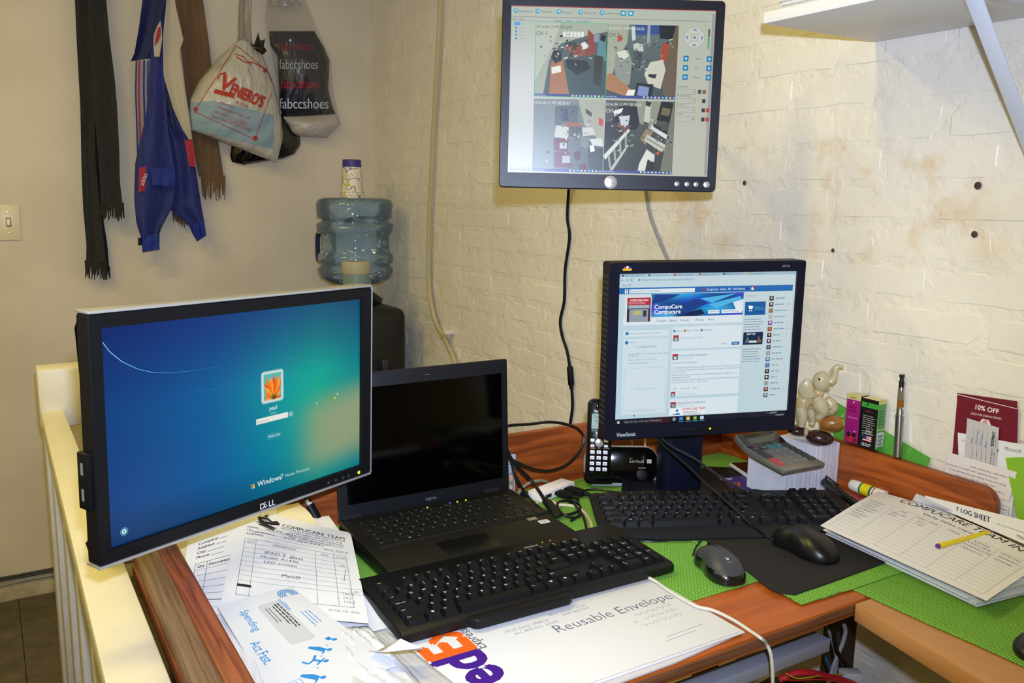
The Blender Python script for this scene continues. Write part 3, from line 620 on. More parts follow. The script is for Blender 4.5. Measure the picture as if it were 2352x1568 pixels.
for dx, dy in ((0, 1), (0, -1), (1, 0), (-1, 0)):
    ox, oy = cx+13.5*dx, cy+13.5*dy; a.line([(ox-3*abs(dy)-1.5*dx, oy-3*abs(dx)-1.5*dy), (ox+1.5*dx, oy+1.5*dy), (ox+3*abs(dy)-1.5*dx, oy+3*abs(dx)-1.5*dy)], 1.5, '#2e58b8')
for k in range(10): a.rect(X(.965), Y(.115+.011*k), X(.975), Y(.122+.011*k), '#24282a' if k < 4 else '#2f9a52')
a.text('36', X(.964), Y(.235), 5.5, '#2f9a52', rot=0)
for v, t in ((.29, 'Zoom'), (.345, 'Iris'), (.40, 'Focus')):
    for u in (.85, .965): a.rect(X(u), Y(v+.017), X(u+.026), Y(v-.017), '#2c7cae'); a.z += 1; a.disk(X(u+.013), Y(v), 2.3, '#a8d8ec', 8); a.z -= 1
    a.text(t, X(.908), Y(v+.006), 5.2, '#6a6e68')
for v, t in ((.46, 'Aux Port:'), (.515, 'Preset Point:'), (.57, 'Cruise:'), (.625, 'Track:')):
    a.text(t, X(.828), Y(v+.002), 5, '#5a5e58'); a.frame(X(.828), Y(v+.042), X(.92), Y(v+.012), .6, '#8a8e86'); a.rect(X(.905), Y(v+.038), X(.918), Y(v+.016), '#b4b8ae'); a.z += 1; a.poly([(X(.908), Y(v+.024)), (X(.915), Y(v+.024)), (X(.9115), Y(v+.031))], '#303430'); a.z -= 1
    for k, u in enumerate((.93, .953) if v < .54 else (.93, .953, .975)): a.rect(X(u), Y(v+.038), X(u+.017), Y(v+.014), [['#3e5a42', '#8a5a3e'], ['#c0b890', '#2a3c48'], ['#c0b890', '#2a3c48', '#c03838'], ['#c0b890', '#2a3c48', '#c03838']][[.46, .515, .57, .625].index(v)][k])
for u, t in ((.008, 'Open All'), (.062, 'Close All')): a.frame(X(u), Y(.99), X(u+.05), Y(.968), .4, '#9aa0a8'); a.text(t, X(u+.004), Y(.985), 4.6, '#50565c')
screen(a, m2, w, h)

# ---- 3. square monitor on the desk, web page
m3 = thing('monitor', 'square blue-black monitor on the desk corner showing a social web page', 'monitor', (2.4397, -.3686, 1.2458)); put(m3, 71.57, 1.07, -.54)
w, h = .338, .270
BZ = obj('bezel', frame_mesh(w, h, .0175, .0165, .0195, .0265, .042, .005, .04), NAVY, m3)
vs_ = MB()
for k in range(26): vs_.box(-w/2-.0182, -w/2-.0172, .010, .036, -.135+k*.0105, -.130+k*.0105)
obj('vent_slots', vs_, mat('vent_grey', '#2a2b33', .6), m3)
obj('back_housing', MB().box(-.12, .12, .05, .085, -.1, .1, .015), NAVY, m3)
a = Art(sc=.001)
a.grad(-169, -135, 169, 135, 8, 8, lambda u, v: (190+8*u-8*(1-v), 209+4*v, 217+6*(1-u)))
a.up()
def X(u): return -169+u*338
def Y(v): return 135-v*270
a.rect(X(0), Y(.022), X(1), Y(0), '#9fbccb'); a.rect(X(.15), Y(.022), X(.285), Y(.002), '#bdd3dc')
a.up()
for u, t, c in ((.015, 'New York Lottery - S', '#2c5aa0'), (.16, '(1) CompuCare Comp', '#3b5998'), (.3, 'USPS Programs', '#c85038'), (.44, 'All Business, Rub-H', '#c04a3a'), (.575, 'FBG network', '#2850a0'), (.705, 'Best Buys Agent Jac', '#d8b020')):
    a.rect(X(u), Y(.019), X(u+.011), Y(.006), c); a.text(t, X(u+.016), Y(.018), 4.2, '#5c7c94', fit=32)
a.text('← → C', X(.01), Y(.05), 7, '#3c5468', bold=.02); a.text('https://www.facebook.com/compucare.compucare', X(.125), Y(.049), 6.4, '#6e8ea4', fit=98); a.disk(X(.112), Y(.042), 2, '#4aa070', 8)
a.text('Apps', X(.02), Y(.08), 4.8, '#5c7890'); a.rect(X(.056), Y(.079), X(.067), Y(.068), '#d89080')
a.rect(X(0), Y(.132), X(.985), Y(.092), '#2468b0'); a.up().rect(X(.035), Y(.128), X(.052), Y(.101), '#e8f0f4'); a.rect(X(.058), Y(.128), X(.42), Y(.101), '#dce8ec'); a.up()
a.text('f', X(.04), Y(.125), 10, '#2468b0', bold=.02); a.text('CompuCare Compucare', X(.062), Y(.121), 5.6, '#7a94a8'); a.text('CompuCare   Home  20+   Find Friends', X(.485), Y(.119), 5.8, '#dceaf4', fit=74, bold=.02)
a.rect(X(.465), Y(.124), X(.478), Y(.102), '#a04050')
for u in (.695, .72): a.disk(X(u), Y(.112), 2.2, '#18406c', 8)
a.disk(X(.75), Y(.112), 3, '#e4eef2', 10); a.up().disk(X(.757), Y(.106), 2.2, '#d02c3c', 8)
# page panels
a.rect(X(.03), Y(.335), X(.70), Y(.135), '#c9d9e2'); a.up()
def cover(u, v):
    s = sin(u*9+v*5)*.5+.5; t = sin(u*4-v*7+1)*.5+.5; k = max(0, 1-abs(u-.55)*1.6)
    return (20+60*(1-k)*s+10*t, 70+100*t*(.4+.6*s), 140+60*s+20*t)
a.grad(X(.18), Y(.285), X(.70), Y(.135), 26, 9, cover); a.up()
for q in (((.25, .26), (.42, .17), (.5, .2), (.36, .28)), ((.2, .14), (.34, .14), (.26, .18), (.18, .2))): a.poly([(X(u), Y(v)) for u, v in q][::-1], '#1c3f86')
for q in (((.45, .17), (.6, .15), (.66, .14), (.52, .2)), ((.5, .21), (.68, .16), (.69, .18), (.55, .235))): a.poly([(X(u), Y(v)) for u, v in q][::-1], '#4fb4e0')
for q in (((.3, .285), (.46, .24), (.48, .27), (.44, .285)), ((.64, .2), (.7, .18), (.7, .26), (.66, .25))): a.poly([(X(u), Y(v)) for u, v in q][::-1], '#d8e6f2' if q[0][0] > .5 else '#10244e')
a.rect(X(.03), Y(.335), X(.70), Y(.287), '#d9e4ea'); a.up()
a.rect(X(.045), Y(.32), X(.182), Y(.152), '#e8eef0'); a.up().rect(X(.049), Y(.315), X(.178), Y(.156), '#5a6a78'); a.up().rect(X(.049), Y(.203), X(.178), Y(.156), '#b02838'); a.rect(X(.058), Y(.223), X(.17), Y(.205), '#a9b2bc'); a.rect(X(.062), Y(.315), X(.165), Y(.232), '#8f9ba8'); a.up().rect(X(.085), Y(.268), X(.128), Y(.24), '#b9b67a'); a.rect(X(.138), Y(.28), X(.155), Y(.24), '#2c3440'); a.rect(X(.049), Y(.31), X(.062), Y(.23), '#3c2c2c'); a.rect(X(.165), Y(.31), X(.178), Y(.23), '#4a3430')
a.text('COMPUCARE TEAM', X(.113), Y(.18), 5.4, '#f4e8e8', 'c', bold=.03, fit=34); a.lines(X(.056), Y(.186), 40, 2, 2.4, '#e0b0b4', .9)
a.text('CompuCare', X(.198), Y(.232), 10.4, '#f4fafc', bold=.03); a.text('Compucare', X(.198), Y(.265), 10.4, '#f4fafc', bold=.03)
a.rect(X(.5), Y(.272), X(.565), Y(.248), '#e4ecef'); a.rect(X(.577), Y(.272), X(.695), Y(.248), '#e4ecef'); a.up().text('Update Info', X(.507), Y(.263), 4.4, '#56687a'); a.text('View Activity Log   ...', X(.585), Y(.263), 4.4, '#56687a')
for u, t in ((.21, 'Timeline'), (.283, 'About'), (.345, 'Friends'), (.432, 'Photos'), (.5, 'More')): a.text(t, X(u), Y(.318), 5.6, '#5d7894', bold=.02)
a.rect(X(.035), Y(.41), X(.285), Y(.37), '#d4e1e8'); a.rect(X(.035), Y(.93), X(.285), Y(.425), '#cfdee6'); a.rect(X(.305), Y(.5), X(.70), Y(.355), '#d6e3ea'); a.rect(X(.305), Y(.82), X(.70), Y(.515), '#d6e3ea'); a.rect(X(.305), Y(.955), X(.70), Y(.84), '#d6e3ea'); a.up()
a.rect(X(.045), Y(.398), X(.062), Y(.378), '#2f78b4'); a.text('Add new items to your profile', X(.07), Y(.394), 4.6, '#7a98ac')
a.disk(X(.053), Y(.448), 3.2, '#2f6cb0', 12); a.text('Intro', X(.07), Y(.452), 5, '#5d7894'); a.text('I.T. CONSULTANT', X(.16), Y(.485), 5, '#5d7894', 'c')
for v, t in ((.53, 'Studied MBA - I.T & Business at New York'), (.545, 'University'), (.568, 'Lives in New York, New York'), (.59, 'Followed by 2 people')): a.text(t, X(.065), Y(v), 4.3, '#7f99ab')
a.frame(X(.048), Y(.9), X(.275), Y(.62), .5, '#a8c0cc'); a.text('Add Featured Photos', X(.165), Y(.765), 4.8, '#8fc0dc', 'c'); a.text('Featured Photos are Public', X(.16), Y(.915), 4.2, '#9cb0bc', 'c')
for u, t, c in ((.31, 'Status', '#2f78b4'), (.368, 'Photo / Video', '#c86a5a'), (.463, 'Life Event', '#2f78b4')): a.rect(X(u), Y(.389), X(u+.011), Y(.373), c); a.text(t, X(u+.016), Y(.386), 4.4, '#5d7894')
def av(u, v, s=.032): a.rect(X(u), Y(v+s*1.25), X(u+s), Y(v), '#b03a4c'); a.z += 1; a.rect(X(u), Y(v+s*1.25), X(u+s), Y(v+s*.45), '#6a7680'); a.rect(X(u+s*.3), Y(v+s*1.1), X(u+s*.7), Y(v+s*.55), '#dfe4dc'); a.z -= 1
av(.31, .41); a.text("What's on your mind?", X(.35), Y(.435), 4.8, '#9cb4c4'); a.rect(X(.645), Y(.488), X(.69), Y(.466), '#2f6cb0'); a.up().text('Post', X(.667), Y(.482), 4.6, '#e8f2f8', 'c'); a.text('Public', X(.59), Y(.482), 4.4, '#7890a4')
av(.31, .535); a.text('CompuCare Compucare', X(.348), Y(.552), 5.4, '#3f5f94'); a.text('March 9 at 2:35pm', X(.348), Y(.57), 3.8, '#9cb0bc')
for k, t in enumerate(('Qualified for the following:', '', 'Troubleshooting, analyzing and repairing problems of computer electronic', 'such as desktop computers, laptops and various components/peripherals of', 'an IT network.', 'Performing computer installation and operating-system configuration in', 'designated networks.', 'Administering and monitoring performance of LAN/WAN network using', 'remote connection tools ...  See more')):
    if t: a.text(t, X(.31), Y(.6+k*.0165), 4.4, '#6f8ba2')
a.text('Like     Comment     Share', X(.32), Y(.775), 4.5, '#7f99ab'); av(.31, .79, .026); a.text('Write a comment...', X(.35), Y(.812), 4.4, '#9cb0bc'); av(.31, .86); a.text('CompuCare Compucare', X(.348), Y(.875), 5.4, '#3f5f94'); a.text('March 14 at 12:22am', X(.348), Y(.89), 3.8, '#9cb0bc')
a.rect(X(.31), Y(.955), X(.51), Y(.905), '#e8eef0'); a.up().text('COMPUCARE TEAM', X(.375), Y(.92), 5.6, '#c03050', bold=.03, fit=46); a.lines(X(.385), Y(.93), 36, 4, 2.2, '#405070', .7); a.poly([(X(.315), Y(.95)), (X(.36), Y(.935)), (X(.37), Y(.95))], '#2878b8'); a.disk(X(.35), Y(.92), 2.6, '#2878b8', 8)
a.text('Sponsored', X(.715), Y(.165), 4.6, '#7f99ab'); a.rect(X(.71), Y(.29), X(.83), Y(.2), '#165a9c'); a.up()
a.poly([(X(.73), Y(.225)), (X(.758), Y(.228)), (X(.753), Y(.25)), (X(.735), Y(.25))][::-1], '#f0f6f8'); a.disk(X(.738), Y(.26), 1.3, '#f0f6f8', 8); a.disk(X(.75), Y(.26), 1.3, '#f0f6f8', 8); a.text('READY TO', X(.765), Y(.242), 3.6, '#6ab0dc'); a.text('CHECKOUT?', X(.765), Y(.255), 3.6, '#6ab0dc')
a.lines(X(.71), Y(.318), 40, 5, 4.6, '#7890a6', 1.3, 3); a.rect(X(.71), Y(.49), X(.825), Y(.405), '#142a4c'); a.up(); a.text('BATTLE', X(.73), Y(.424), 5, '#e8ecec', bold=.03); a.poly([(X(.72), Y(.48)), (X(.735), Y(.43)), (X(.75), Y(.475))], '#5c6a7c'); a.poly([(X(.79), Y(.48)), (X(.80), Y(.43)), (X(.82), Y(.475))], '#7c5a50'); a.rect(X(.745), Y(.478), X(.79), Y(.462), '#c8d0d0')
a.lines(X(.71), Y(.52), 40, 6, 4.6, '#7890a6', 1.3, 5)
names_ = 17
q = random.Random(5)
for k in range(names_):
    v = .165+k*.0415; x = X(.85); cs = ['#3a3f4a', '#4a2f30', '#8a6a4a', '#b8b8b8', '#786090', '#a04838', '#2c3430', '#503858', '#405070', '#9a98a0', '#4878a0', '#4070b0', '#202428', '#303848', '#98a4ac', '#6c3c38', '#5c6c6c']
    a.rect(x, Y(v+.03), x+8.6, Y(v), cs[k]); a.z += 1; a.disk(x+4.3, Y(v+.012), 2.1, ['#c8a890', '#e4d8d0', '#b08870'][k % 3], 8); a.z -= 1
    a.lines(x+12, Y(v+.015), q.uniform(14, 26), 1, 3, '#7c94a6', 1.8, k)
    a.disk(X(.965), Y(v+.014), .9, '#4aa070' if k < 8 else '#9cb0bc', 6)
a.rect(X(.985), Y(.955), X(.993), Y(.135), '#bccdd6')
a.rect(X(0), Y(1), X(1), Y(.958), '#14182a'); a.up(); a.grad(X(.045), Y(.998), X(.31), Y(.96), 6, 1, lambda u, v: (26+60*max(0, u-.35), 30-6*u, 46-10*u)); a.up()
a.text('Search the web and Windows', X(.055), Y(.985), 5.8, '#8a94a4'); a.rect(X(.015), Y(.987), X(.02), Y(.98), '#dfe6ea'); a.rect(X(.021), Y(.987), X(.028), Y(.98), '#dfe6ea'); a.rect(X(.015), Y(.978), X(.02), Y(.971), '#dfe6ea'); a.rect(X(.021), Y(.978), X(.028), Y(.971), '#dfe6ea')
a.disk(X(.335), Y(.978), 3, '#c8ccd0', 12); a.up().disk(X(.335), Y(.978), 1.5, '#14182a', 10)
for u, c in ((.365, '#2c88d8'), (.405, '#d8c070'), (.445, '#48a050'), (.485, '#c8d8e4')): a.rect(X(u), Y(.988), X(u+.02), Y(.966), c); a.rect(X(u-.003), Y(.998), X(u+.026), Y(.995), '#58b8c0')
a.up().disk(X(.455), Y(.977), 2, '#e8b030', 8)
a.text('^  1:28 PM', X(.875), Y(.976), 4.8, '#c8ccd4'); a.text('4/13/2016', X(.93), Y(.993), 4.2, '#c8ccd4')
a.poly([(X(.105), Y(.93)), (X(.105), Y(.945)), (X(.113), Y(.94))], '#303840')
screen(a, m3, w, h)
b = Art(sc=.001); b.text('ViewSonic', -166, -h*500-19.5, 10.5, '#c4c8d0', bold=.02, fit=36); b.text('VP171b', 137, h*500+7.5, 6, '#9aa0b0', shear=.25, fit=15)
for i, (x, y, c) in enumerate(((-160, 12, '#c03a4a'), (-156, 13, '#e8e0d8'), (-152, 12, '#3050a8'))): b.disk(x, h*500+y-1.5, 2.2, c, 8)
b.poly([(-164, h*500+5.5), (-149, h*500+5.5), (-147, h*500+8.5), (-156, h*500+10.5), (-165, h*500+8.5)], '#e0a820')
b.build('bezel_print', m3, kind='stuff')
obj('button_strip', MB().box(-.04, .05, -.001, .001, -h/2-.017, -h/2-.011, .001), BLK, BZ)
obj('power_light', MB().box(.0115, .0145, -.0014, .0, -h/2-.0155, -h/2-.0125), mat('led_amber', '#f0d020', .4, emit=1.3), BZ)
sx = Matrix.Rotation(-R_(1.07), 4, 'X')
obj('stand_column', MB().box(-.040, .040, .075, .125, -.300, -.02, .012, 3, M=sx), NAVY, m3)
obj('stand_base', MB().prism([(-.09+.02, -.03), (.07, -.03), (.10, .0), (.11, .05), (.09, .10), (-.09, .10), (-.11, .05), (-.10, 0)], -.306, -.294, M=sx @ Matrix.Translation((0, .07, 0)), r=.003), NAVY, m3)
# ---- cables on the brick wall
def wcable(name, label, pts, r, m, cat='cable', y=-.008, n=6):
    P = [GY(px, py, yy if yy is not None else y) for px, py, yy in pts]
    return tag(obj(name, MB().tube(P, r, 8, n), m), label, cat)
cb = thing('cable', 'black power cable dropping from the wall monitor to the desk', 'cable', GY(1300, 700, -.008)); L0 = cb.location
P = [GY(x, y, Y)-L0 for x, y, Y in ((1310, 380, -.04), (1306, 440, -.015), (1303, 500, -.008), (1308, 545, -.008), (1298, 620, -.008), (1296, 690, -.008), (1287, 735, -.008), (1291, 770, -.008), (1302, 805, -.008), (1309, 845, -.010), (1313, 890, -.010), (1315, 930, -.008), (1311, 965, -.008), (1304, 1005, -.008), (1298, 1060, -.006))]
obj('cord', MB().tube(P, .0044, 8, 6), BLK, cb)
c0, c1 = GY(1309, 845, -.010)-L0, GY(1312, 882, -.010)-L0
obj('inline_connector', MB().tube([c0+(c0-c1)*.15, c0, c0+(c1-c0)*.1, c1, c1+(c1-c0)*.12, c1+(c1-c0)*.3], lambda t: .0062 if t < .18 else (.0092 if t < .72 else .006), 12, 1), BLK2, cb)
wcable('cable', 'grey video cable dropping from the wall monitor behind the desk monitor', [(1478, 380, -.03), (1484, 445, -.012), (1492, 490, None), (1506, 530, None), (1522, 570, None), (1540, 615, None), (1560, 700, None)], .0042, mat('cable_grey', '#8d8c90', .45))
hs = thing('hose', 'clear beige tube running down the brick wall near the room corner', 'hose', GY(990, 600, -.02)); L0 = hs.location
P = [GY(x, y, -.02)-L0 for x, y in ((1016, -60), (1012, 0), (1007, 100), (1001, 200), (995, 300), (991, 400), (986, 500), (984, 590), (985, 650), (991, 700), (1003, 745), (1018, 772), (1032, 800), (1044, 830), (1056, 880), (1064, 960))]
obj('tube', MB().tube(P, .0085, 10, 5), mat('hose_beige', '#b3a57c', .18, coat=.6), hs)
tz = GY(1018, 768, -.03)-L0
obj('zip_tie', MB().box(-.028, .032, -.002, .002, -.003, .003, .001, M=Matrix.Translation(tz) @ Matrix.Rotation(R_(-42), 4, 'Y')), mat('tie_yellow', '#d8d030', .4), hs, label='yellow zip tie')
obj('wall_clip', MB().box(-.012, .016, -.01, .028, -.008, .008, .002, M=Matrix.Translation(tz+Vector((.02, 0, .012)))), mat('clip_white', '#d8d2c4', .5), hs)
# ------------------------------------------------------------------ keyboards
U = .01905
def rows104(big_enter=False):
    K = []
    def row(y, x, spec, h=1):
        for it in spec:
            if isinstance(it, (int, float)): x += it; continue
            t, w_ = it if isinstance(it, tuple) else (it, 1); K.append((x, y, w_, h, t)); x += w_
    f = 5.25
    row(f, 0, ['Esc', 1, 'F1', 'F2', 'F3', 'F4', .5, 'F5', 'F6', 'F7', 'F8', .5, 'F9', 'F10', 'F11', 'F12', .25, 'Prt|Scr', 'Scroll|Lock', 'Pause|Break'])
    if big_enter:
        row(4, 0, ['~|`', '!|1', '@|2', '#|3', '$|4', '%|5', '^|6', '&|7', '*|8', '(|9', ')|0', '_|-', '+|=', '||\\', '←', .25, 'Insert', 'Home', 'Page|Up', .25, 'Num|Lock', '/', '*', '-'])
        row(3, 0, [('Tab', 1.5)]+list('QWERTYUIOP')+['{|[', '}|]', .25, .0]); K.append((13.75, 3, 1.25, 1, 'Enter')); row(2, 0, [('Caps Lock', 1.75)]+list('ASDFGHJKL')+[':|;', '"|\'']); K.append((12.75, 2, 2.25, 1, ''))
    else:
        row(4, 0, ['~|`', '!|1', '@|2', '#|3', '$|4', '%|5', '^|6', '&|7', '*|8', '(|9', ')|0', '_|-', '+|=', ('Backspace', 2), .25, 'Insert', 'Home', 'Page|Up', .25, 'Num|Lock', '/', '*', '-'])
        row(3, 0, [('Tab', 1.5)]+list('QWERTYUIOP')+['{|[', '}|]', ('||\\', 1.5)]); row(2, 0, [('Caps Lock', 1.75)]+list('ASDFGHJKL')+[':|;', '"|\'', ('Enter', 2.25)])
    row(3, 15.25, ['Delete', 'End', 'Page|Down', .25, '7|Home', '8', '9|PgUp']); K.append((21.5, 2, 1, 2, '+'))
    row(2, 18.5, ['4', '5', '6']); row(1, 0, [('Shift', 2.25)]+list('ZXCVBNM')+['<|,', '>|.', '?|/', ('Shift', 2.75), 1.25, '↑', 1.25, '1|End', '2', '3|PgDn']); K.append((21.5, 0, 1, 2, 'Enter'))
    row(0, 0, [('Ctrl', 1.5), ('win', 1.25), ('Alt', 1.25), ('', 6), ('Alt', 1.25), ('win', 1.25), ('menu', 1.25), ('Ctrl', 1.25), .25, '←', '↓', '→', .25, ('0|Ins', 2), '.|Del'])
    return K
def key_mesh(w_, d_, m, hgt=.0085, side=.0045, low=False):
    # tapered key cap with a dished top, origin at the base centre
    me = bpy.data.meshes.new('key'); b = bmesh.new()
    a, c = w_/2-.0006, d_/2-.0006; ta, tc_ = a-side*.62, c-side*.55; sh_ = .0012
    if low: ta, tc_, sh_ = a-.0006, c-.0006, 0
    L1 = [(-a, -c, 0), (a, -c, 0), (a, c, 0), (-a, c, 0)]; L2 = [(-ta, -tc_+sh_, hgt*.86), (ta, -tc_+sh_, hgt*.86), (ta, tc_+sh_*.4, hgt*1.0), (-ta, tc_+sh_*.4, hgt*1.0)]
    L3 = [(-ta*.86, -tc_*.84+sh_, hgt*.9), (ta*.86, -tc_*.84+sh_, hgt*.9), (ta*.86, tc_*.84+sh_*.4, hgt), (-ta*.86, tc_*.84+sh_*.4, hgt)]
    V = [b.verts.new(v) for v in L1+L2+L3+[(0, sh_*.7, hgt*(.88 if not low else .95))]]
    for k in range(4): j = (k+1) % 4; b.faces.new((V[k], V[j], V[4+j], V[4+k])); b.faces.new((V[4+k], V[4+j], V[8+j], V[8+k])); b.faces.new((V[8+k], V[8+j], V[12]))
    b.faces.new((V[3], V[2], V[1], V[0])); b.to_mesh(me); b.free(); me.shade_smooth(); me.set_sharp_from_angle(angle=R_(30)); me.materials.append(m); return me
def legend_for(A, t, x, y, w_, big, col, corner=False):
    L_ = x-w_*U*500+4.0
    if t == 'win':
        for i in range(4): A.rect(x-2+(i % 2)*2.1, y-1.6+(i//2)*2.1, x-2+(i % 2)*2.1+1.8, y-1.6+(i//2)*2.1+1.8, col)
    elif t == 'menu': A.rect(x-1.5, y-1.8, x+1.8, y+1.8, col)
    elif '|' in t and t != '|' and not t.startswith('||'):
        p, q_ = t.split('|')[:2]; s_ = 3.6 if len(p) < 2 else 2.7
        A.text(p, L_, y+.7, s_, col, bold=.02, fit=None); A.text(q_, L_+(0 if len(p) > 1 else .3), y-3.4, s_, col, bold=.02)
    elif t.startswith('||'): A.text('|', L_, y+.7, 3.4, col); A.text('\\', L_, y-3.4, 3.4, col)
    elif len(t) == 1 and t.isalnum(): A.text(t, L_+.2, y-.8, 5.2, col, bold=.03)
    elif t: A.text(t, L_, y-.4, 3.4, col, bold=.015)
def keyboard(T, K, m, lm, pitch=U, dy=U, ox=0, oy=0, zf=lambda y: .02, tilt=0, hgt=.0085, fgap=.25, low=False, side=.0045, legends=True, yb=lambda x: 0):
    cache = {}; A = Art(sc=.001)
    for x, y, w_, h_, t in K:
        kk = (w_, h_)
        if kk not in cache: cache[kk] = key_mesh(w_*pitch, h_*dy, m, hgt, side, low)
        cx_, cy_ = ox+(x+w_/2)*pitch, oy+(y+h_/2)*dy
        o = bpy.data.objects.new('key', cache[kk]); COL.objects.link(o); o.parent = T
        o.location = (cx_, cy_+yb(cx_), zf(cy_)); o.rotation_euler = (tilt, 0, 0)
        if legends and t: n0 = len(A.V); legend_for(A, t, cx_*1000, (cy_+.0012+yb(cx_))*1000+(h_-1)*dy*350, w_, 0, lm)
    if legends:
        A.build('key_legends', T, lambda u, v, h: (u, v, zf(v-yb(u))+hgt*.985+h+.0002), kind='stuff')
# --- front keyboard
KB1 = mat('keyboard_black', '#101012', .42, spec=.28, bump=.00004, bscale=1200); KC1 = mat('keycap_black', '#0d0d0f', .48, spec=.28, bump=.00003, bscale=1500)
k1 = thing('keyboard', 'black full-size keyboard lying on the white courier envelope', 'keyboard', (2.535, -.8145, D+.0052), (0, 0, R_(89.2)))
t1 = .055
def z1(y): return .0155+(y+.0)*math.tan(t1)+.0045
W1, B1 = .226, .0815
prof = [(-B1, .0055), (-B1+.001, .003), (B1-.002, .006), (B1, .009), (B1, z1(B1)+.001), (B1-.004, z1(B1)+.003), (-B1+.006, z1(-B1)+.003), (-B1, z1(-B1)-.001)]
kb = MB(); kb.prism([(p[0], p[1]) for p in prof], -W1, W1, ax='x', r=.003)
obj('case', kb, KB1, k1)
# raised rim around the keys keeps them recessed
rim = MB()
for q in ((-W1+.001, -.2145, -B1+.003, B1-.002), (.2150, W1-.001, -B1+.003, B1-.002)): rim.box(q[0], q[1], q[2], q[3], 0, .0055, .0015, M=Matrix.Translation((0, 0, .0185)) @ Matrix.Rotation(t1, 4, 'X'))
obj('front_lip', MB().prism([(-.128, -.0925), (-.122, -.096), (.022, -.096), (.028, -.0925), (.034, -.078), (-.134, -.078)], .004, .0185, r=.003), KB1, k1)
for x in (-.19, .19): obj('foot', MB().box(x-.014, x+.014, .055, .066, 0, .008, .001), KB1, k1)
for x in (-.19, .19): obj('rubber_pad', MB().box(x-.012, x+.012, -.07, -.062, 0, .004, .001), BLK2, k1)
keyboard(k1, rows104(True), KC1, '#d8d8d2', ox=-.2135, oy=-.0720, zf=lambda y: z1(y)+.0022, tilt=t1)
A = Art(sc=.001); A.text('Ainland', 41, 58.5, 6.6, '#a8a69e', shear=.3, bold=.03, fit=25); A.build('logo_print', k1, lambda u, v, h: (u, v, z1(v)+.0033+h))
for x in (.079, .094): obj('indicator_light', MB().lathe([(.0010, 0), (.001, .0006), (0, .0008)], 8, Matrix.Translation((x, .066, z1(.066)+.0028))), mat('led_green', '#a8e820', .4, emit=1.5), k1)
# --- rear keyboard with curved front edge
KB2 = mat('keyboard_charcoal', '#15161a', .45, spec=.28, bump=.00004, bscale=1200); KC2 = mat('keycap_charcoal', '#16171c', .45, spec=.28, bump=.00003, bscale=1500)
k2 = thing('keyboard', 'charcoal keyboard with curved front edge lying behind the two mice', 'keyboard', (2.492, -.361, D+.0052), (0, 0, R_(63.8)))
t2 = .14
def z2(y): return .0205+y*math.tan(t2)
out2 = [(-.236, -.066), (-.228, -.078), (-.20, -.084), (-.12, -.092), (0, -.095), (.06, -.094), (.10, -.086), (.14, -.078), (.225, -.070), (.236, -.062), (.238, .045), (.234, .064), (.226, .072), (.10, .074), (.09, .080), (-.02, .084), (-.12, .082), (-.222, .074), (-.232, .066)]
kb = MB(); kb.prism(out2, -.003, .003, r=.0022, M=Matrix.Translation((0, 0, .0165)) @ Matrix.Rotation(t2, 4, 'X'))
kb.prism(_inset(out2, .006), -.006, -.001, M=Matrix.Translation((0, 0, .0165)) @ Matrix.Rotation(t2, 4, 'X'))
obj('case', kb, KB2, k2)
K2 = [(x+3.25, y, w_, h_, t) if t.startswith(('Prt', 'Scroll', 'Pause')) else (x, y-.25 if y > 5 else y, w_, h_, t) for x, y, w_, h_, t in rows104(False)]
keyboard(k2, K2, KC2, '#9a9a98', pitch=.0196, dy=.0190, ox=-.2205, oy=-.056, zf=lambda y: z2(y)-.002, tilt=t2, hgt=.0105, side=.0058)
A = Art(sc=.001); A.text('DELL', 103, 52, 7, '#77787c', 'c', bold=.02); A.build('logo_print', k2, lambda u, v, h: (u, v, z2(v)-.0002+h))
for x in (-.19, .19): obj('foot', MB().box(x-.012, x+.012, .050, .062, 0, .018, .001), KB2, k2)
obj('front_pad', MB().box(-.2, .2, -.075, -.065, 0, .006, .001), KB2, k2)
# ------------------------------------------------------------------ laptop
LB = mat('laptop_black', '#15130f', .42, spec=.28, bump=.00003, bscale=1500); LL = mat('laptop_lid', '#17181c', .45, spec=.28); LK = mat('laptop_key', '#141311', .45)
lp = thing('laptop', 'open black laptop with a dark screen behind the front keyboard', 'laptop', (2.236, -.8190, D+.003), (0, 0, R_(90)))
# local: x right (world +y), y back (world -x); hinge at y=0
LWd = .1665
base = MB(); base.prism([(-.221, .007), (-.218, .003), (-.004, .003), (0, .006), (0, .031), (-.004, .034), (-.215, .0235), (-.221, .020)], -LWd, LWd, ax='x', r=.002)
obj('base', base, LB, lp)
lt = math.atan2(.0105, .211)
def zl(y): return .0340+(y+.004)*math.tan(lt)
deck = MB(); deck.box(-LWd+.012, LWd-.012, -.131, -.026, -.0005, .0005)
obj('keyboard_tray', MB().box(-.150, .150, -.0525, .0525, -.0005, .0006, .0003, M=Matrix.Translation((0, -.0785, zl(-.0785)+.0002)) @ Matrix.Rotation(lt, 4, 'X')), mat('tray_black', '#0c0c0c', .4), lp)
LKs = []
def lrow(y, spec):
    x = 0
    for it in spec: t, w_ = it if isinstance(it, tuple) else (it, 1); LKs.append((x, y, w_, 1, t)); x += w_
lrow(5, [('Esc', .92)]+[('F%d' % i, .93) for i in range(1, 13)]+[('Ins', .93), ('Del', .93), ('PrtSc', .93)])
lrow(4, [('`', .9)]+list('1234567890')+['-', '^', '\\', ('Back', 1.03)]); lrow(3, [('Tab', 1.35)]+list('QWERTYUIOP')+['@', '[', ('Enter', 1.6)])
lrow(2, [('Caps', 1.6)]+list('ASDFGHJKL')+[';', ':', ']', ('', 1.35)]); lrow(1, [('Shift', 2.05)]+list('ZXCVBNM')+[',', '.', '/', '\\', '↑', ('Shift', .9)])
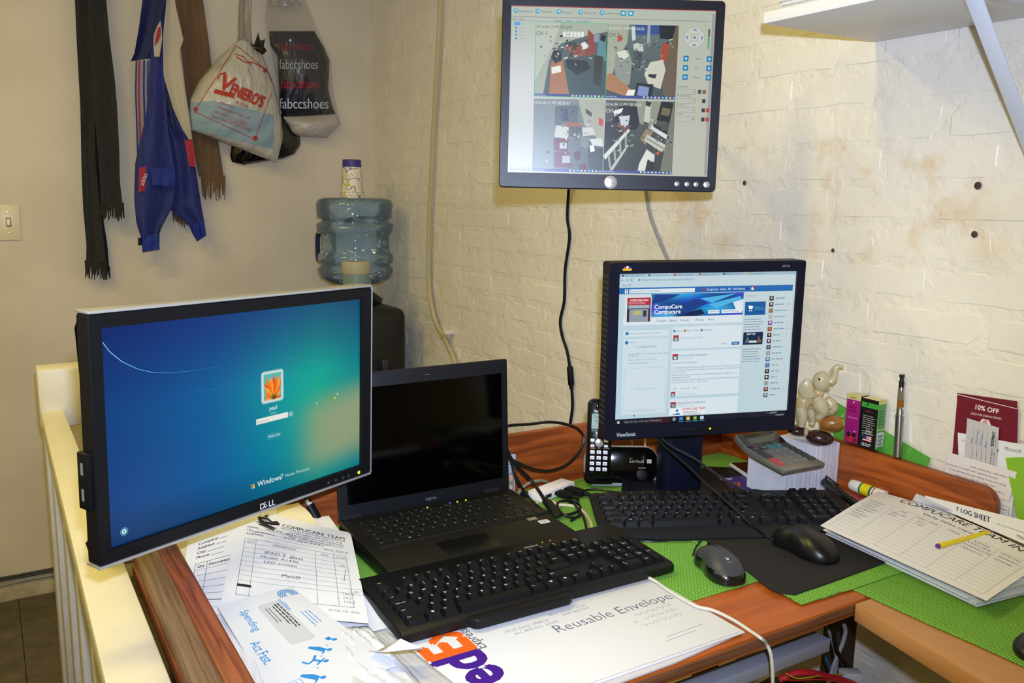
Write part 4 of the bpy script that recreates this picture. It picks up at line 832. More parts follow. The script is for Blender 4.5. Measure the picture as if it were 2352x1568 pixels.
lrow(0, [('Ctrl', 1.3), 'Fn', 'win', ('Alt', 1), ('', 4.2), 'a', 'k', ('Alt', 1.1), ('Ctrl', 1.1), '←', '↓', ('→', 1.1)])
keyboard(lp, LKs, LK, '#8f928c', pitch=.0198, dy=.0168, ox=-.1475, oy=-.1285, zf=lambda y: zl(y)+.0008, tilt=lt, hgt=.0022, low=True)
obj('touchpad', MB().box(-.062, .028, -.205, -.150, -.0003, .0004, .0002, M=Matrix.Translation((0, 0, zl(-.177)+.0002)) @ Matrix.Translation((0, -.177, 0)) @ Matrix.Rotation(lt, 4, 'X') @ Matrix.Translation((0, .177, 0))), mat('pad_black', '#0b0b0b', .35), lp)
A = Art(sc=.001)
A.rect(118, -144, 136, -133, '#8a7a5c'); A.up().disk(127, -138.5, 4, '#3c78a8', 12); A.up().disk(126, -137.5, 1.7, '#d86038', 8); A.disk(128.4, -139.2, 1.6, '#88b440', 8)
A.z = 0; A.poly(rrect(20, 14, 3, 4, 139, -157), '#c9cfd2'); A.up().line([(139+7*cos(t/9*2*pi), -155.5+3*sin(t/9*2*pi)) for t in range(9)], .7, '#2f78b8', True); A.text('intel', 139, -157, 4, '#2f68a8', 'c'); A.text('Centrino', 139, -162, 3, '#6a7a88', 'c')
for x in (-66, -52, -38, -22): A.rect(x, -21, x+5, -19.6, '#77766e')
A.build('stickers', lp, lambda u, v, h: (u, v, zl(v)+.0004+h), GLOSSP, kind='stuff')
obj('power_button', MB().lathe([(.008, 0), (.0075, .001), (0, .0012)], 20, Matrix.Translation((.026, -.0175, zl(-.0175)))), mat('btn_dark', '#2a2a2c', .3, .5), lp)
for x, c in ((.032, '#4050ff'), (.047, '#a8d820'), (.064, '#a8d820'), (-.012, '#70c030')): obj('indicator_light', MB().box(x-.0011, x+.0011, -.0185, -.0165, zl(-.0175), zl(-.0175)+.0014 if c != '#4050ff' else zl(-.0175)+.002), mat('led_'+c[1:], c, .4, emit=1.8), lp)
# lid: leans slightly back
lidM = Matrix.Translation((0, -.001, .030)) @ Matrix.Rotation(R_(-3.3), 4, 'X')
lh, lw_ = .247, .1655
lid = obj('lid', MB().box(-lw_, lw_, 0, .008, 0, lh, .003).box(-lw_+.003, lw_-.003, -.0008, .002, .003, lh-.003, .0006), LL, lp)
lid.matrix_local = lidM
sp = obj('lid_screen', MB().box(-.151, .151, -.0012, 0, .027, .222, .0002), mat('laptop_glass', '#010102', .12, spec=.22), lid)
A = Art(sc=.001); A.text('FUJITSU', 3, 10.5, 6.2, '#7d7f84', 'c'); A.poly(rrect(16, 4, 2, 4, 3, 233), '#101114'); A.up().line([(-2, 233), (3, 234), (8, 233)], .6, '#8a8c90')
for x in (-22, 26): A.rect(x, 230, x+1.5, 234, '#090a0b')
o = A.build('lid_print', lid, lambda u, v, h: (u, -.0009-h, v))
for x in (-.145, .125): obj('hinge', MB().tube([(x-.017, .002, .035), (x+.017, .002, .035)], .0065, 12, 1), LL, lp)
obj('side_ports', MB().box(-LWd-.0006, -LWd+.001, -.15, -.03, .010, .022, .0004), mat('port_dark', '#060606', .5), lp)
A = Art(sc=.001)
# ------------------------------------------------------------------ mice
def mouse(name, label, p, rz, body, sidem, L_=.112, Wd=.060, H=.036, logo=None):
    T = thing(name, label, 'mouse', p, (0, 0, rz))
    def surf(u, v, k=1, lo=0):
        # u along length 0 back..1 front, v across; squashed superellipse dome
        a = 2*pi*v; x = (u-.5)*L_; e = (1-abs(2*u-1)**3.0)**.45; ww = Wd/2*e*(.90+.12*cos((u-.15)*5)); return a, x, ww
    m = MB(); nu, nv = 60, 72; V = []; F = []
    for i in range(nu+1):
        u = i/nu; s = 2*u-1; e = max(0, 1-abs(s)**3.2)**.42; ww = Wd/2*e*(1-.16*math.exp(-((u-.62)/.16)**2)*1); hh = H*(e**.8)*(.52+.48*sin(pi*min(1, (1-u)*.78+.16)))
        for j in range(nv):
            a = 2*pi*j/nv; c_, s_ = cos(a), sin(a); y = ww*abs(c_)**.75*(1 if c_ > 0 else -1); z = hh*abs(s_)**.8 if s_ > 0 else 0
            if s_ <= 0: y *= .96
            V.append(((u-.5)*L_, y, z+.0012))
    for i in range(nu):
        for j in range(nv): F.append((i*nv+j, i*nv+(j+1) % nv, (i+1)*nv+(j+1) % nv, (i+1)*nv+j))
    m.add(V, F); bmesh.ops.remove_doubles(m.bm, verts=m.bm.verts, dist=1e-5)
    o = obj('shell', m, body, T, smooth=70); o.data.materials.append(sidem)
    if sidem is not body:
        for p_ in o.data.polygons:
            c = p_.center
            if c.z < H*(.52 if abs(c.x) < L_*.3 else .42)-.0*c.x: p_.material_index = 1
    def top(x, y):
        u = x/L_+.5; s = 2*u-1; e = max(0, 1-abs(s)**3.2)**.42; ww = Wd/2*e*(1-.16*math.exp(-((u-.62)/.16)**2)); hh = H*(e**.8)*(.52+.48*sin(pi*min(1, (1-u)*.78+.16)))
        c_ = min(1, abs(y)/ww)**(1/.75); return hh*(1-c_*c_)**.4+.0012
    obj('button_gap', MB().tube([(x, 0, top(x, 0)+.0001) for x in (.008, .016, .024, .032, .040, .047, .051)], .0006, 6, 1), BLK2, T)
    obj('scroll_wheel', MB().lathe([(.009, -.0035), (.0115, -.002), (.0115, .002), (.009, .0035)], 20, Matrix.Translation((.029, 0, top(.029, 0)-.0085)) @ Matrix.Rotation(pi/2, 4, 'X')), BLK2, T)
    obj('cord_collar', MB().tube([(L_/2-.006, 0, .010), (L_/2+.006, 0, .009)], .0035, 10, 1), BLK2, T)
    if logo:
        A = Art(sc=.001); A.disk(-24, 1, 2.6, '#c8c8c8', 12); A.up(2).disk(-23.2, 1.4, 1.9, '#2a2b2e', 12); A.up().line([(-24.4, 0), (-21.8, 3.4)], 1.1, '#c8c8c8'); A.text('Logitech', -31.5, 5, 2.9, '#8c8c8c', rot=-90)
        A.build('logo_print', T, lambda u, v, h: (u, v, top(u, v)+h+.0002))
    return T
p1, p2 = G(1600, 1268, D+.010), G(1690, 1345, D+.010)
ang = math.atan2(p1.y-p2.y, p1.x-p2.x)
mouse('mouse', 'grey computer mouse with black sides and wheel, on the green mat', ((p1.x+p2.x)/2+.004, (p1.y+p2.y)/2+.004, D+.0045), ang, mat('mouse_grey', '#3b3d42', .42), mat('mouse_side', '#101116', .22, coat=.4), L_=.105, Wd=.060, H=.036, logo=1)
p1, p2 = G(1790, 1232, D+.014), G(1912, 1285, D+.014)
ang2 = math.atan2(p1.y-p2.y, p1.x-p2.x)
bm_ = mat('mouse_black', '#0c0d0f', .33); mouse('mouse', 'plain black computer mouse standing on the black mouse pad', ((p1.x+p2.x)/2, (p1.y+p2.y)/2, D+.0085), ang2, bm_, bm_, L_=.118, Wd=.064, H=.038)
# ------------------------------------------------------------------ green mats and mouse pad
def mat_slab(name, label, poly, z, m, th=.0022, parent=None):
    return tag(obj(name, MB().prism(poly, z, z+th, r=.0008), m), label, 'mat')
def mesh_green():
    m = bpy.data.materials.new('green_mat'); m.use_nodes = True; N = m.node_tree.nodes; L = m.node_tree.links; b = N['Principled BSDF']
    tc = N.new('ShaderNodeTexCoord'); bk = N.new('ShaderNodeTexBrick'); bk.inputs['Scale'].default_value = 1; bk.offset = .5
    bk.inputs['Brick Width'].default_value = .0062; bk.inputs['Row Height'].default_value = .0036; bk.inputs['Mortar Size'].default_value = .0007; bk.inputs['Mortar Smooth'].default_value = .9; bk.inputs['Bias'].default_value = 0
    bk.inputs['Color1'].default_value = rgb('#86bd4e'); bk.inputs['Color2'].default_value = rgb('#7cb446'); bk.inputs['Mortar'].default_value = rgb('#5f9a36')
    mp = N.new('ShaderNodeMapping'); mp.inputs['Rotation'].default_value = (0, 0, pi/2); L.new(tc.outputs['Object'], mp.inputs[0]); L.new(mp.outputs[0], bk.inputs[0]); L.new(bk.outputs[0], b.inputs['Base Color'])
    inv = N.new('ShaderNodeMath'); inv.operation = 'SUBTRACT'; inv.inputs[0].default_value = 1; L.new(bk.outputs[1], inv.inputs[1])
    bp = N.new('ShaderNodeBump'); bp.inputs['Distance'].default_value = .0012; L.new(inv.outputs[0], bp.inputs['Height']); L.new(bp.outputs[0], b.inputs['Normal']); b.inputs['Roughness'].default_value = .75; b.inputs['Specular IOR Level'].default_value = .25
    return m
GM = mesh_green()
def rag(P, n=10, j=.0012, seed=0):
    q = random.Random(seed); out = []
    for a, b in zip(P, P[1:]+P[:1]):
        for k in range(n): t = k/n; out.append((a[0]+(b[0]-a[0])*t+q.uniform(-j, j), a[1]+(b[1]-a[1])*t+q.uniform(-j, j)))
    return out
mat_slab('desk_mat', 'large green woven mat under the laptop and keyboards', rag([(2.172, -1.03), (2.696, -1.03), (2.696, -.40), (2.50, -.045), (2.172, -.045)], seed=1), D+.0002, GM)
mat_slab('desk_mat', 'green woven mat under the black mouse pad at the desk edge', rag([(2.50, -.47), (2.6995, -.4925), (2.7855, -.499), (2.789, -.361), (2.7885, -.06), (2.52, -.06)], 12, .0012, seed=2), D+.0026, GM)
mat_slab('desk_mat', 'green woven mat covering the tan side table', rag([(2.778, -.389), (3.70, -.378), (3.70, -.05), (2.778, -.05)], 14, .0012, seed=3), D+.0002, GM)
MP = mat('mousepad_black', '#1b1819', .8, bump=.0003, bscale=900)
tag(obj('mouse_pad', MB().prism([(2.53, -.452), (2.62, -.474), (2.728, -.503), (2.748, -.501), (2.763, -.487), (2.761, -.38), (2.757, -.262), (2.54, -.235)][::1], D+.0049, D+.0079, r=.001), MP), 'black cloth mouse pad under the plain black mouse', 'mouse pad')

# ------------------------------------------------------------------ sheets of paper: four corners, slightly bowed, print follows
PAPER = mat('paper_white', '#dedee4', .7, spec=.2); PAPC = mat('paper_cream', '#ded9cd', .7, spec=.2); ENV = mat('envelope_white', '#d9dae0', .55, bump=.0006, bscale=22)
def sheet(name, label, cat, C4, size, art=None, m=None, bow=0, sbow=0, wav=0, th=.0003, seed=0, up=Vector((0, 0, 1)), parent=None, holes=None, n=12):
    TL, TR, BR, BL = [Vector(c) for c in C4]; w_, h_ = size; q = random.Random(seed); ph = [q.uniform(0, 6) for _ in range(3)]
    def fn(u, v, h):
        s, t = u/w_+.5, v/h_+.5; p = (BL.lerp(BR, s)).lerp(TL.lerp(TR, s), t)
        z = bow*4*t*(1-t)+sbow*4*s*(1-s)*t*t+wav*(sin(7*s+ph[0]+3*t)*sin(5*t+ph[1])+.4*sin(13*s+9*t+ph[2]))
        return p+up*(z+h)
    mb = MB(); mb.grid(n, n, lambda a, b: fn((a-.5)*w_, (b-.5)*h_, th)); mb.grid(n, n, lambda a, b: fn((a-.5)*w_, (.5-b)*h_, 0))
    def rim(k): 
        a = k*4
        if a < 1: return (a-.5)*w_, -h_/2
        if a < 2: return w_/2, (a-1.5)*h_
        if a < 3: return (2.5-a)*w_, h_/2
        return -w_/2, (3.5-a)*h_
    mb.grid(4*n, 1, lambda a, b: fn(*rim(a), th*b))
    bmesh.ops.remove_doubles(mb.bm, verts=mb.bm.verts, dist=1e-5)
    o = obj(name, mb, m or PAPER, parent, smooth=40)
    if label: tag(o, label, cat)
    if art: art.build('print', o, lambda u, v, h: fn(u, v, th+h), cut=.012, base=.00025, kind='stuff')
    return o
# --- left pile
q4 = lambda *P: [G(x, y, D+z) for x, y, z in P]
pile = [(2.20, -1.20), (2.20, -.985), (2.43, -1.02), (2.43, -1.25), (2.26, -1.262)]
for k in range(4):
    j = k*.006; z = D+.0004+k*.0052
    tag(obj('paper_stack', MB().prism([(2.215-j*.2, -1.235), (2.47-j, -1.255), (2.50-j, -1.08+j), (2.24-j*.3, -1.045-j*.5)], z, z+.0050, r=.0004), [PAPC, PAPER, PAPER, PAPC][k]), ['lowest cream paper bundle in the pile left of the laptop', 'second white paper bundle from the bottom of the left pile', 'third white paper bundle in the pile left of the laptop', 'upper cream paper bundle of the pile under the handwritten invoice'][k], 'paper', 'paper bundles under the left monitor')
sheet('manila_envelope', 'crumpled cream envelope sticking out under the left monitor', 'envelope', [Vector((2.165, -1.24, D+.055)), Vector((2.163, -1.03, D+.052)), Vector((2.27, -1.02, D+.032)), Vector((2.28, -1.25, D+.034))], (.2, .1), None, mat('manila', '#d6c9a0', .6, bump=.0008, bscale=30), wav=.003, th=.001)
for k, (dx, dy) in enumerate(((0, 0), (-.012, -.012), (-.022, -.022))):
    sheet('paper_sheet', ['blank white sheet at the back of the pile below the black plug', 'second blank sheet fanned out behind the black plug', 'rearmost blank sheet fanned out towards the laptop hinge'][k], 'paper', [Vector((2.19+dx*.3, -1.11, D+.034+k*.0014)), Vector((2.185+dx, -.985+dy, D+.028+k*.0014)), Vector((2.30+dx, -.995+dy, D+.024+k*.0014)), Vector((2.31+dx*.3, -1.11, D+.029+k*.0014))], (.12, .12), None, PAPER, seed=k)
A = Art(ox=-.085, sc=.001)
A.text('Address: ____', 20, 62, 9, '#2a2a30', bold=.03); A.text('City: _______', 20, 49, 9, '#2a2a30', bold=.03); A.text('Phone: _____', 20, 36, 9, '#2a2a30', bold=.03); A.text('Company: ___', 20, 75, 9, '#2a2a30', bold=.03)
A.frame(20, -70, 100, 22, .8, '#2a2a30'); A.line([(42, 22), (42, -110)], .8, '#2a2a30'); A.line([(20, -70), (20, -110)], .8, '#2a2a30'); A.text('Qty', 24, 10, 9, '#2a2a30', bold=.03); A.text('Description', 45, 10, 9, '#2a2a30', bold=.03)
for k in range(8): A.line([(20, 4-k*15), (100, 4-k*15)], .6, '#3a3a40')
f0 = [G(432, 1235, D+.060), G(640, 1150, D+.055), G(600, 1440, D+.020), G(408, 1420, D+.030)]
sheet('order_form', 'order form sheet with address lines left of the handwritten invoice', 'paper', f0, (.17, .23), A, PAPER, wav=.0006, seed=4)
A = Art(sc=.001); K_ = '#26262c'; P_ = '#5a5c68'
# letter sheet 190 x 270, centre origin
A.poly([(-72, 118), (-52, 122), (-44, 112), (-34, 118), (-30, 104), (-44, 98), (-62, 96), (-70, 104)], K_); A.up().poly([(-64, 112), (-52, 114), (-46, 107), (-58, 104)], '#8a8c94'); A.z = 0
A.line([(-60+9*cos(t/8*pi*1.7), 130+9*sin(t/8*pi*1.7)) for t in range(9)], .8, K_); A.disk(-56, 127, 4, K_, 10); A.poly([(-74, 98), (-40, 86), (-34, 90), (-64, 102)], K_); A.poly([(-70, 90), (-42, 80), (-36, 84), (-62, 94)], '#3a3a42'); A.disk(-36, 108, 7, K_, 12); A.line([(-76, 96), (-30, 82), (-22, 86)], .7, K_)
A.text('COMPUCARE TEAM', -25, 100, 15.5, K_, fit=118, bold=.01); A.text('WE PROVIDE ALL IT SOLUTION & PRINTING SERVICES', -27, 93, 6, K_, fit=120, bold=.01)
A.text('1664 3RD AVENUE • NEW YORK, NY 10128', 38, 84, 6.6, K_, 'c', fit=98); A.text('TEL: 646.370.6869/ 4711. FAX: 646.370.6760', 36, 76, 6.6, K_, 'c', fit=108); A.text('EMAIL: COMPUCARETEAMNY@GMAIL.COM', 38, 68, 6.6, K_, 'c', fit=98)
A.text('NAME: _________________________', -88, 74, 7.6, K_, fit=120); A.text('TEL: ___________________________________', -88, 64, 7.6, K_, fit=140); A.text('ADDRESS: ______________________________', -88, 53, 7.6, K_, fit=146); A.text('DATE:', 52, 50, 6.4, K_)
A.text('WATTORJ', -56, 75, 9, P_, shear=.2, fit=50); A.scrawl(-76, 62, 40, 5, P_, 3, lw=.9, n=12); A.text('917.366.5231', -22, 60.5, 8.6, P_, shear=.25, fit=72); A.text('3/25/16', 72, 50, 9, P_, shear=.3, fit=22)
A.line([(-76, 64), (-34, 63)], .8, P_)
A.frame(-88, -105, 90, 40, .7, P_)
for x in (-68, 36, 68): A.line([(x, 40), (x, -105)], .6, P_)
for k in range(9): A.line([(-88, 27-k*12.2), (90, 27-k*12.2)], .45, P_)
A.text('QTY', -84, 30, 6.8, K_); A.text('DESCRIPTION', -18, 30, 6.4, K_, 'c'); A.text('RATE', 46, 30, 5.6, K_); A.text('AMOUNT', 71, 30, 5.6, K_, fit=17)
A.text('IPAD 3  glass', -52, 4, 11, P_, shear=.1, fit=66); A.text('Model: A1430', -58, -8, 9.5, P_, shear=.2, fit=64); A.text('LED screen', -52, -20, 9, P_, shear=.2, fit=56); A.text('160', 74, 4, 8, P_, shear=.2); A.line([(86, -2), (80, -40)], .8, P_)
A.text('Paid)', -22, -50, 10, P_, shear=.3, fit=30); A.rect(-88, -86, -66, -80, K_)
for k, t in enumerate(('160.0', '14.2', '174.2')): A.text(t, 74, -76-k*10, 8, '#7c7e88', shear=.25)
A.line([(108-10+11*cos(t/12*2*pi), -66+8*sin(t/12*2*pi)) for t in range(12)], .5, P_, True); A.text('30', 92, -69, 8, P_, shear=.3); A.text('2/16/16 due', 50, -118, 7, '#8a8c96', shear=.3, fit=46)
inv = [G(553, 1165, D+.062), G(805, 1224, D+.030), G(847, 1432, D+.0268), G(505, 1400, D+.030)]
A.sc = .001
for i, v in enumerate(A.V): pass
sheet('invoice_sheet', 'handwritten computer repair invoice sheet below the left monitor', 'paper', inv, (.215, .275), A, PAPER, bow=.004, wav=.0008, seed=5)
sheet('paper_sheet', 'blank sheet half under the invoice beside the front keyboard', 'paper', [G(690, 1330, D+.0245), G(840, 1345, D+.0235), G(900, 1440, D+.006), G(730, 1480, D+.022)], (.1, .1), None, PAPER, wav=.001, seed=9)
# --- utility envelope with window
A = Art(sc=.001); B_ = '#2f86cc'
# size 240 x 105, u from upper-left end to lower-right end of the photo
A.poly(rrect(112, 30, 6, 4, -40, 4), '#c4c5c9'); A.up()
A.lines(-88, 14, 84, 2, 4, '#3c3c44', 1.9, 3); A.lines(-84, 6, 60, 1, 4, '#3c3c44', 1.6, 5); A.lines(-84, 0, 46, 2, 4, '#55555c', 1.2, 6)
A.z = 0
for k in range(4): A.line([(-108+(8+3.0*k)*0+6.5*0+(4+2.8*k)*cos(t/10*pi+pi/2), 38+(4+2.8*k)*sin(t/10*pi+pi/2)) for t in range(11)], 1.5, B_)
for k in range(4): A.line([(-108, 38+4+2.8*k), (-100, 38+4+2.8*k)], 1.5, B_); A.line([(-108, 38-4-2.8*k), (-100, 38-4-2.8*k)], 1.5, B_)
A.text('conEdison', -97, 18, 9, B_, rot=-0, bold=.02, fit=34)
A.lines(-52, 40, 44, 3, 5, '#5a94cc', 1.5, 8)
A.text('Spending', -96, -34, 15, B_, shear=.0); A.text('Act Fast.', -22, -46, 16, B_); 
for cx_, cy_, run in ((42, 12, 0), (62, 0, 1), (90, -14, 0), (24, 26, 2)):
    A.disk(cx_+9, cy_+6, 3, B_, 10)
    if run == 1: A.line([(cx_+7, cy_+3), (cx_-2, cy_-3), (cx_-10, cy_+2)], 3, B_); A.line([(cx_-2, cy_-3), (cx_+2, cy_-10), (cx_-6, cy_-14)], 2.4, B_); A.line([(cx_+5, cy_+1), (cx_+10, cy_-4), (cx_+2, cy_+7)], 1.8, B_)
    elif run == 2: A.poly([(cx_, cy_-2), (cx_+6, cy_), (cx_+7, cy_+5), (cx_-2, cy_+4)], B_)
    else: A.poly([(cx_-12, cy_-8), (cx_-9, cy_-11), (cx_+8, cy_-1), (cx_+6, cy_+5), (cx_-4, cy_+1)], B_); A.line([(cx_+6, cy_+2), (cx_+12, cy_-3)], 2, B_)
    A.text('+' if run != 0 else '=', cx_+14, cy_-8, 6, B_)
A.frame(84, -44, 112, -26, .6, B_); A.lines(87, -31, 20, 3, 4.5, '#5a94cc', 1.2, 4)
A.sc = .001
ce = [G(672, 1352, D+.034), G(908, 1530, D+.020), G(650, 1640, D+.012), G(500, 1398, D+.036)]
# corners: v up side runs along the upper right edge
sheet('utility_envelope', 'white window envelope with blue running-figure pictograms on the left pile', 'envelope', [ce[0], ce[1], ce[2], ce[3]], (.25, .11), A, ENV, bow=.003, wav=.001, th=.0022, seed=7)
# --- crumpled plastic mailer and torn envelopes in front
def crumple(name, label, cat, P, m, amp=.006, n=22, seed=0, th=.002, art=None):
    q = random.Random(seed); k = [(q.uniform(-12, 14), q.uniform(3, 14), q.uniform(0, 6)) for _ in range(6)]
    TL, TR, BR, BL = P
    def fn(s, t):
        p = BL.lerp(BR, s).lerp(TL.lerp(TR, s), t); z = sum(abs(sin(a*s+b*t*.7+c)) for a, b, c in k)/6; e = min(1, 6*min(s, 1-s, t, 1-t)+.15)
        return p+Vector((0, 0, amp*z*e))
    mb = MB(); mb.grid(n, n, fn); o = obj(name, mb, m, smooth=25, solid=th); return tag(o, label, cat)
TRS = mat('mailer_translucent', '#c9c6c6', .25, coat=.5, bump=.0015, bscale=45)
crumple('torn_envelope', 'crumpled torn white envelope with ragged flap beside the courier envelope', 'envelope', [G(770, 1445, D+.022), G(845, 1440, D+.012), G(1000, 1610, D+.008), G(800, 1640, D+.014)], ENV, .012, seed=2)
crumple('plastic_mailer', 'crinkled clear plastic mailer lying under the utility envelope', 'envelope', [G(480, 1400, D+.022), G(560, 1380, D+.030), G(640, 1700, D+.012), G(560, 1640, D+.010)], mat('mailer_white', '#e2e0e6', .3, coat=.3), .006, seed=5)
crumple('plastic_mailer', 'grey printed plastic mailer between torn envelope and courier envelope', 'envelope', [G(838, 1440, D+.005), G(880, 1442, D+.004), G(1080, 1600, D+.004), G(960, 1620, D+.004)], TRS, .003, seed=8)
A = Art(sc=.001)
A.text('shipping label', 0, 0, 1, '#777')if 0 else None
p0 = thing('torn_flap', 'torn white paper flap standing up on the crumpled envelope', 'paper', G(862, 1497, D+.024))
obj('flap', MB().add([(0, 0, 0), (.03, .05, .004), (.055, .035, .022), (.04, .0, .02), (.01, -.012, .010), (.03, .02, .026)], [(0, 4, 3, 5), (0, 5, 1), (5, 2, 1), (5, 3, 2)]), PAPER, p0, solid=.0006)
# --- courier envelope
fx = thing('courier_envelope', 'large white reusable courier envelope with orange and purple logo', 'envelope', (2.803, -1.06, D+.0002), (0, 0, pi/2))
obj('envelope', MB().box(0, .430, 0, .305, 0, .0032, .0012).box(.30, .425, -.006, .002, 0, .0016, .0004) if 0 else MB().box(0, .430, 0, .305, .0028, .0048, .0009), mat('courier_white', '#dddde2', .5, spec=.3), fx)
obj('under_layer', MB().prism([(.02, -.012), (.30, -.008), (.42, .004), (.42, .1), (.02, .1)], .0004, .0026), mat('courier_grey', '#cfcbd4', .5), fx)
A = Art(sc=.001); OR, PU = '#f2641a', '#43188c'
A.text('Fed', 99, 137, 94, PU, 'r', rot=90, bold=.055, sx=.86); A.text('Ex', 99, 137, 94, OR, 'l', rot=90, bold=.055, sx=.86)
A.text('Express', 113, 136, 21, '#55565c', rot=90, fit=58); A.text('Reusable Envelope', 211, 122, 28, '#5c5e74', fit=203, bold=-.012)
for k, (x, y, w_) in enumerate(((330, 106, 70), (335, 92, 60), (322, 78, 70))): A.scrawl(x, y, w_, 9, '#9aa0ae', 11+k, lw=.55, n=7)
A.text('2', 318, 92, 7, '#7a80a0'); A.lines(330, 42, 82, 1, 4, '#8a8c94', .9, 3, rot=2); A.lines(322, 34, 60, 1, 4, '#8a8c94', .8, 5, rot=2)
A.text('Blue Moon   1.16', 228, 166, 8, '#8c93b4', shear=.3, fit=60); A.text('from org Club', 245, 158, 7, '#8c93b4', shear=.3, fit=44); A.text('10/15 Camy 1040/16', 150, 156, 8, '#8c93b4', shear=.3, fit=70); A.text('acc. 800.GO. 52000', 160, 146, 8, '#9a9fae', shear=.3, fit=70)
A.line([(6, 4), (424, 4)], .5, '#9a80b8')
A.build('print', fx, lambda u, v, h: (u, v, .0049+h))
# ------------------------------------------------------------------ right pile: report sheets
rs = []
bl, br_, tl = G(1886, 1214, D+.024), G(2268, 1398, D+.012), G(1990, 1136, D+.024)
for k in range(9):
    z = D+.0030+k*.0030; q = random.Random(k); dx, dy = q.uniform(-.008, .008), q.uniform(-.008, .004); r_ = R_(q.uniform(-2, 2)-6.5)
    c_ = Vector((2.787+dx, -.166+dy, 0)); e1 = Vector((cos(r_), sin(r_), 0))*.1395; e2 = Vector((-sin(r_), cos(r_), 0))*.108
    if k < 8: tag(obj('report_sheets', MB().prism([tuple((c_+a*e1+b*e2)[:2]) for a, b in ((-1, -1), (1, -1), (1, 1), (-1, 1))], z if k else D+.0052, z+.0028, r=.0003), PAPER), '%s bundle of white sheets in the pile under the sales report' % ['lowest', 'second lowest', 'third lowest', 'fourth lowest', 'fourth highest', 'third highest', 'second highest', 'topmost'][k], 'paper', 'sheet bundles of the right pile')
zt = D+.030
A = Art(sc=.001); K_ = '#3c3c44'; g_ = '#9c9ca2'
A.text('COMPUCARE TEAM INC', -92, 84, 22, '#2a2a36', shear=.35, fit=212, bold=.0); A.text('Daily Sales report', -40, 67, 11, '#55555e', fit=92)
A.frame(-130, -88, 128, 58, .4, g_)
for x in (-86, -44, -2, 42, 86): A.line([(x, 58), (x, -88)], .4, g_)
for k in range(12): A.line([(-130, 46-k*11), (128, 46-k*11)], .35, g_)
for x, t in ((-66, 'CASH'), (-24, 'CREDIT CARDS'), (20, 'CHECKS'), (64, 'EXPENSES'), (106, 'TOTAL SALE')): A.text(t, x, 49, 5.2, K_, 'c')
for k, t in enumerate(('DAY/DATE', 'MONDAY', 'TUESDAY', 'WEDNESDAY', 'THURSDAY', 'FRIDAY', 'SATURDAY', 'SUNDAY')): A.text(t, -127, 49-k*11, 5.4, K_)
A.text('1521.50', -82, 34, 8, '#7c7ca0', shear=.3); A.text('50.00', -82, 24, 7, '#8a8aa0', shear=.3); A.text('30.51', -36, 37, 7, '#b090a0', shear=.3); A.text('7.49', -34, 26, 7, '#7c7ca0', shear=.3)
A.scrawl(42, 38, 40, 6, '#6a5a9a', 5, lw=.5); A.scrawl(44, 27, 42, 6, '#6a5a9a', 6, lw=.5); A.scrawl(46, 15, 34, 6, '#6a5a9a', 8, lw=.5); A.scrawl(94, 36, 28, 6, '#6a5a9a', 7, lw=.5); A.text('1554.58', 92, 22, 7.5, '#7c7ca0', shear=.3)
TLc, BLc, BRc = G(2016, 1128, zt+.003), G(1884, 1207, zt+.002), G(2266, 1380, zt)
e_ = (G(2352, 1325, zt)-BRc).normalized(); TRc = BRc+e_*.222
sheet('sales_report', 'sales report sheet with handwritten entries on top of the right pile', 'paper', [TLc, TRc, BRc, BLc], (.279, .205), A, mat('paper_warm', '#dfdde3', .7, spec=.2), bow=.002, sbow=.010, th=.0004, wav=.0004, seed=3)
A = Art(sc=.001); A.text('T LOG SHEET', -66, -14, 46, '#2e2e58', fit=76); A.text('T LOG SHEET', -65.2, -14, 46, '#2e2e58', fit=76); A.line([(24, -6), (130, -2)], 1.6, '#2e2e58'); A.text('MAIN', 66, -34, 20, '#2e2e58', fit=20)
sheet('log_sheet', 'log sheet with bold heading sticking out behind the sales report', 'paper', [G(2125, 1138, D+.053), G(2420, 1212, D+.064), G(2420, 1278, D+.036), G(2125, 1152, D+.045)], (.275, .095), A, PAPER, th=.0003)
sheet('paper_sheet', 'white sheet corner curling up against the right desk board', 'paper', [G(2105, 1133, D+.06), G(2180, 1168, D+.05), G(2200, 1190, D+.034), G(2095, 1150, D+.04)], (.1, .05), None, PAPER, wav=.001)
# pen on the report
a0, a1 = G(2154, 1254, zt+.0085), G(2284, 1220, zt+.0085); d_ = (a1-a0)
pn = thing('pen', 'yellow ballpoint pen with purple ends lying on the sales report', 'pen', a0)
YE = mat('pen_yellow', '#e6cf1e', .35); PP = mat('pen_purple', '#5a2f8c', .35)
obj('barrel', MB().tube([d_*.012, d_*.90], .0042, 6, 1), YE, pn); obj('end_plug', MB().tube([d_*-.004, d_*.012], .0043, 12, 1), PP, pn)
obj('cap_cone', MB().tube([d_*.90, d_*.945, d_*.985], lambda t: .0042 if t < .3 else (.0034 if t < .8 else .0014), 12, 1), PP, pn); obj('tip', MB().tube([d_*.985, d_*1.02], lambda t: .0012*(1-t)+.0003, 8, 1), mat('brass_tip', '#b49a5c', .3, 1), pn)
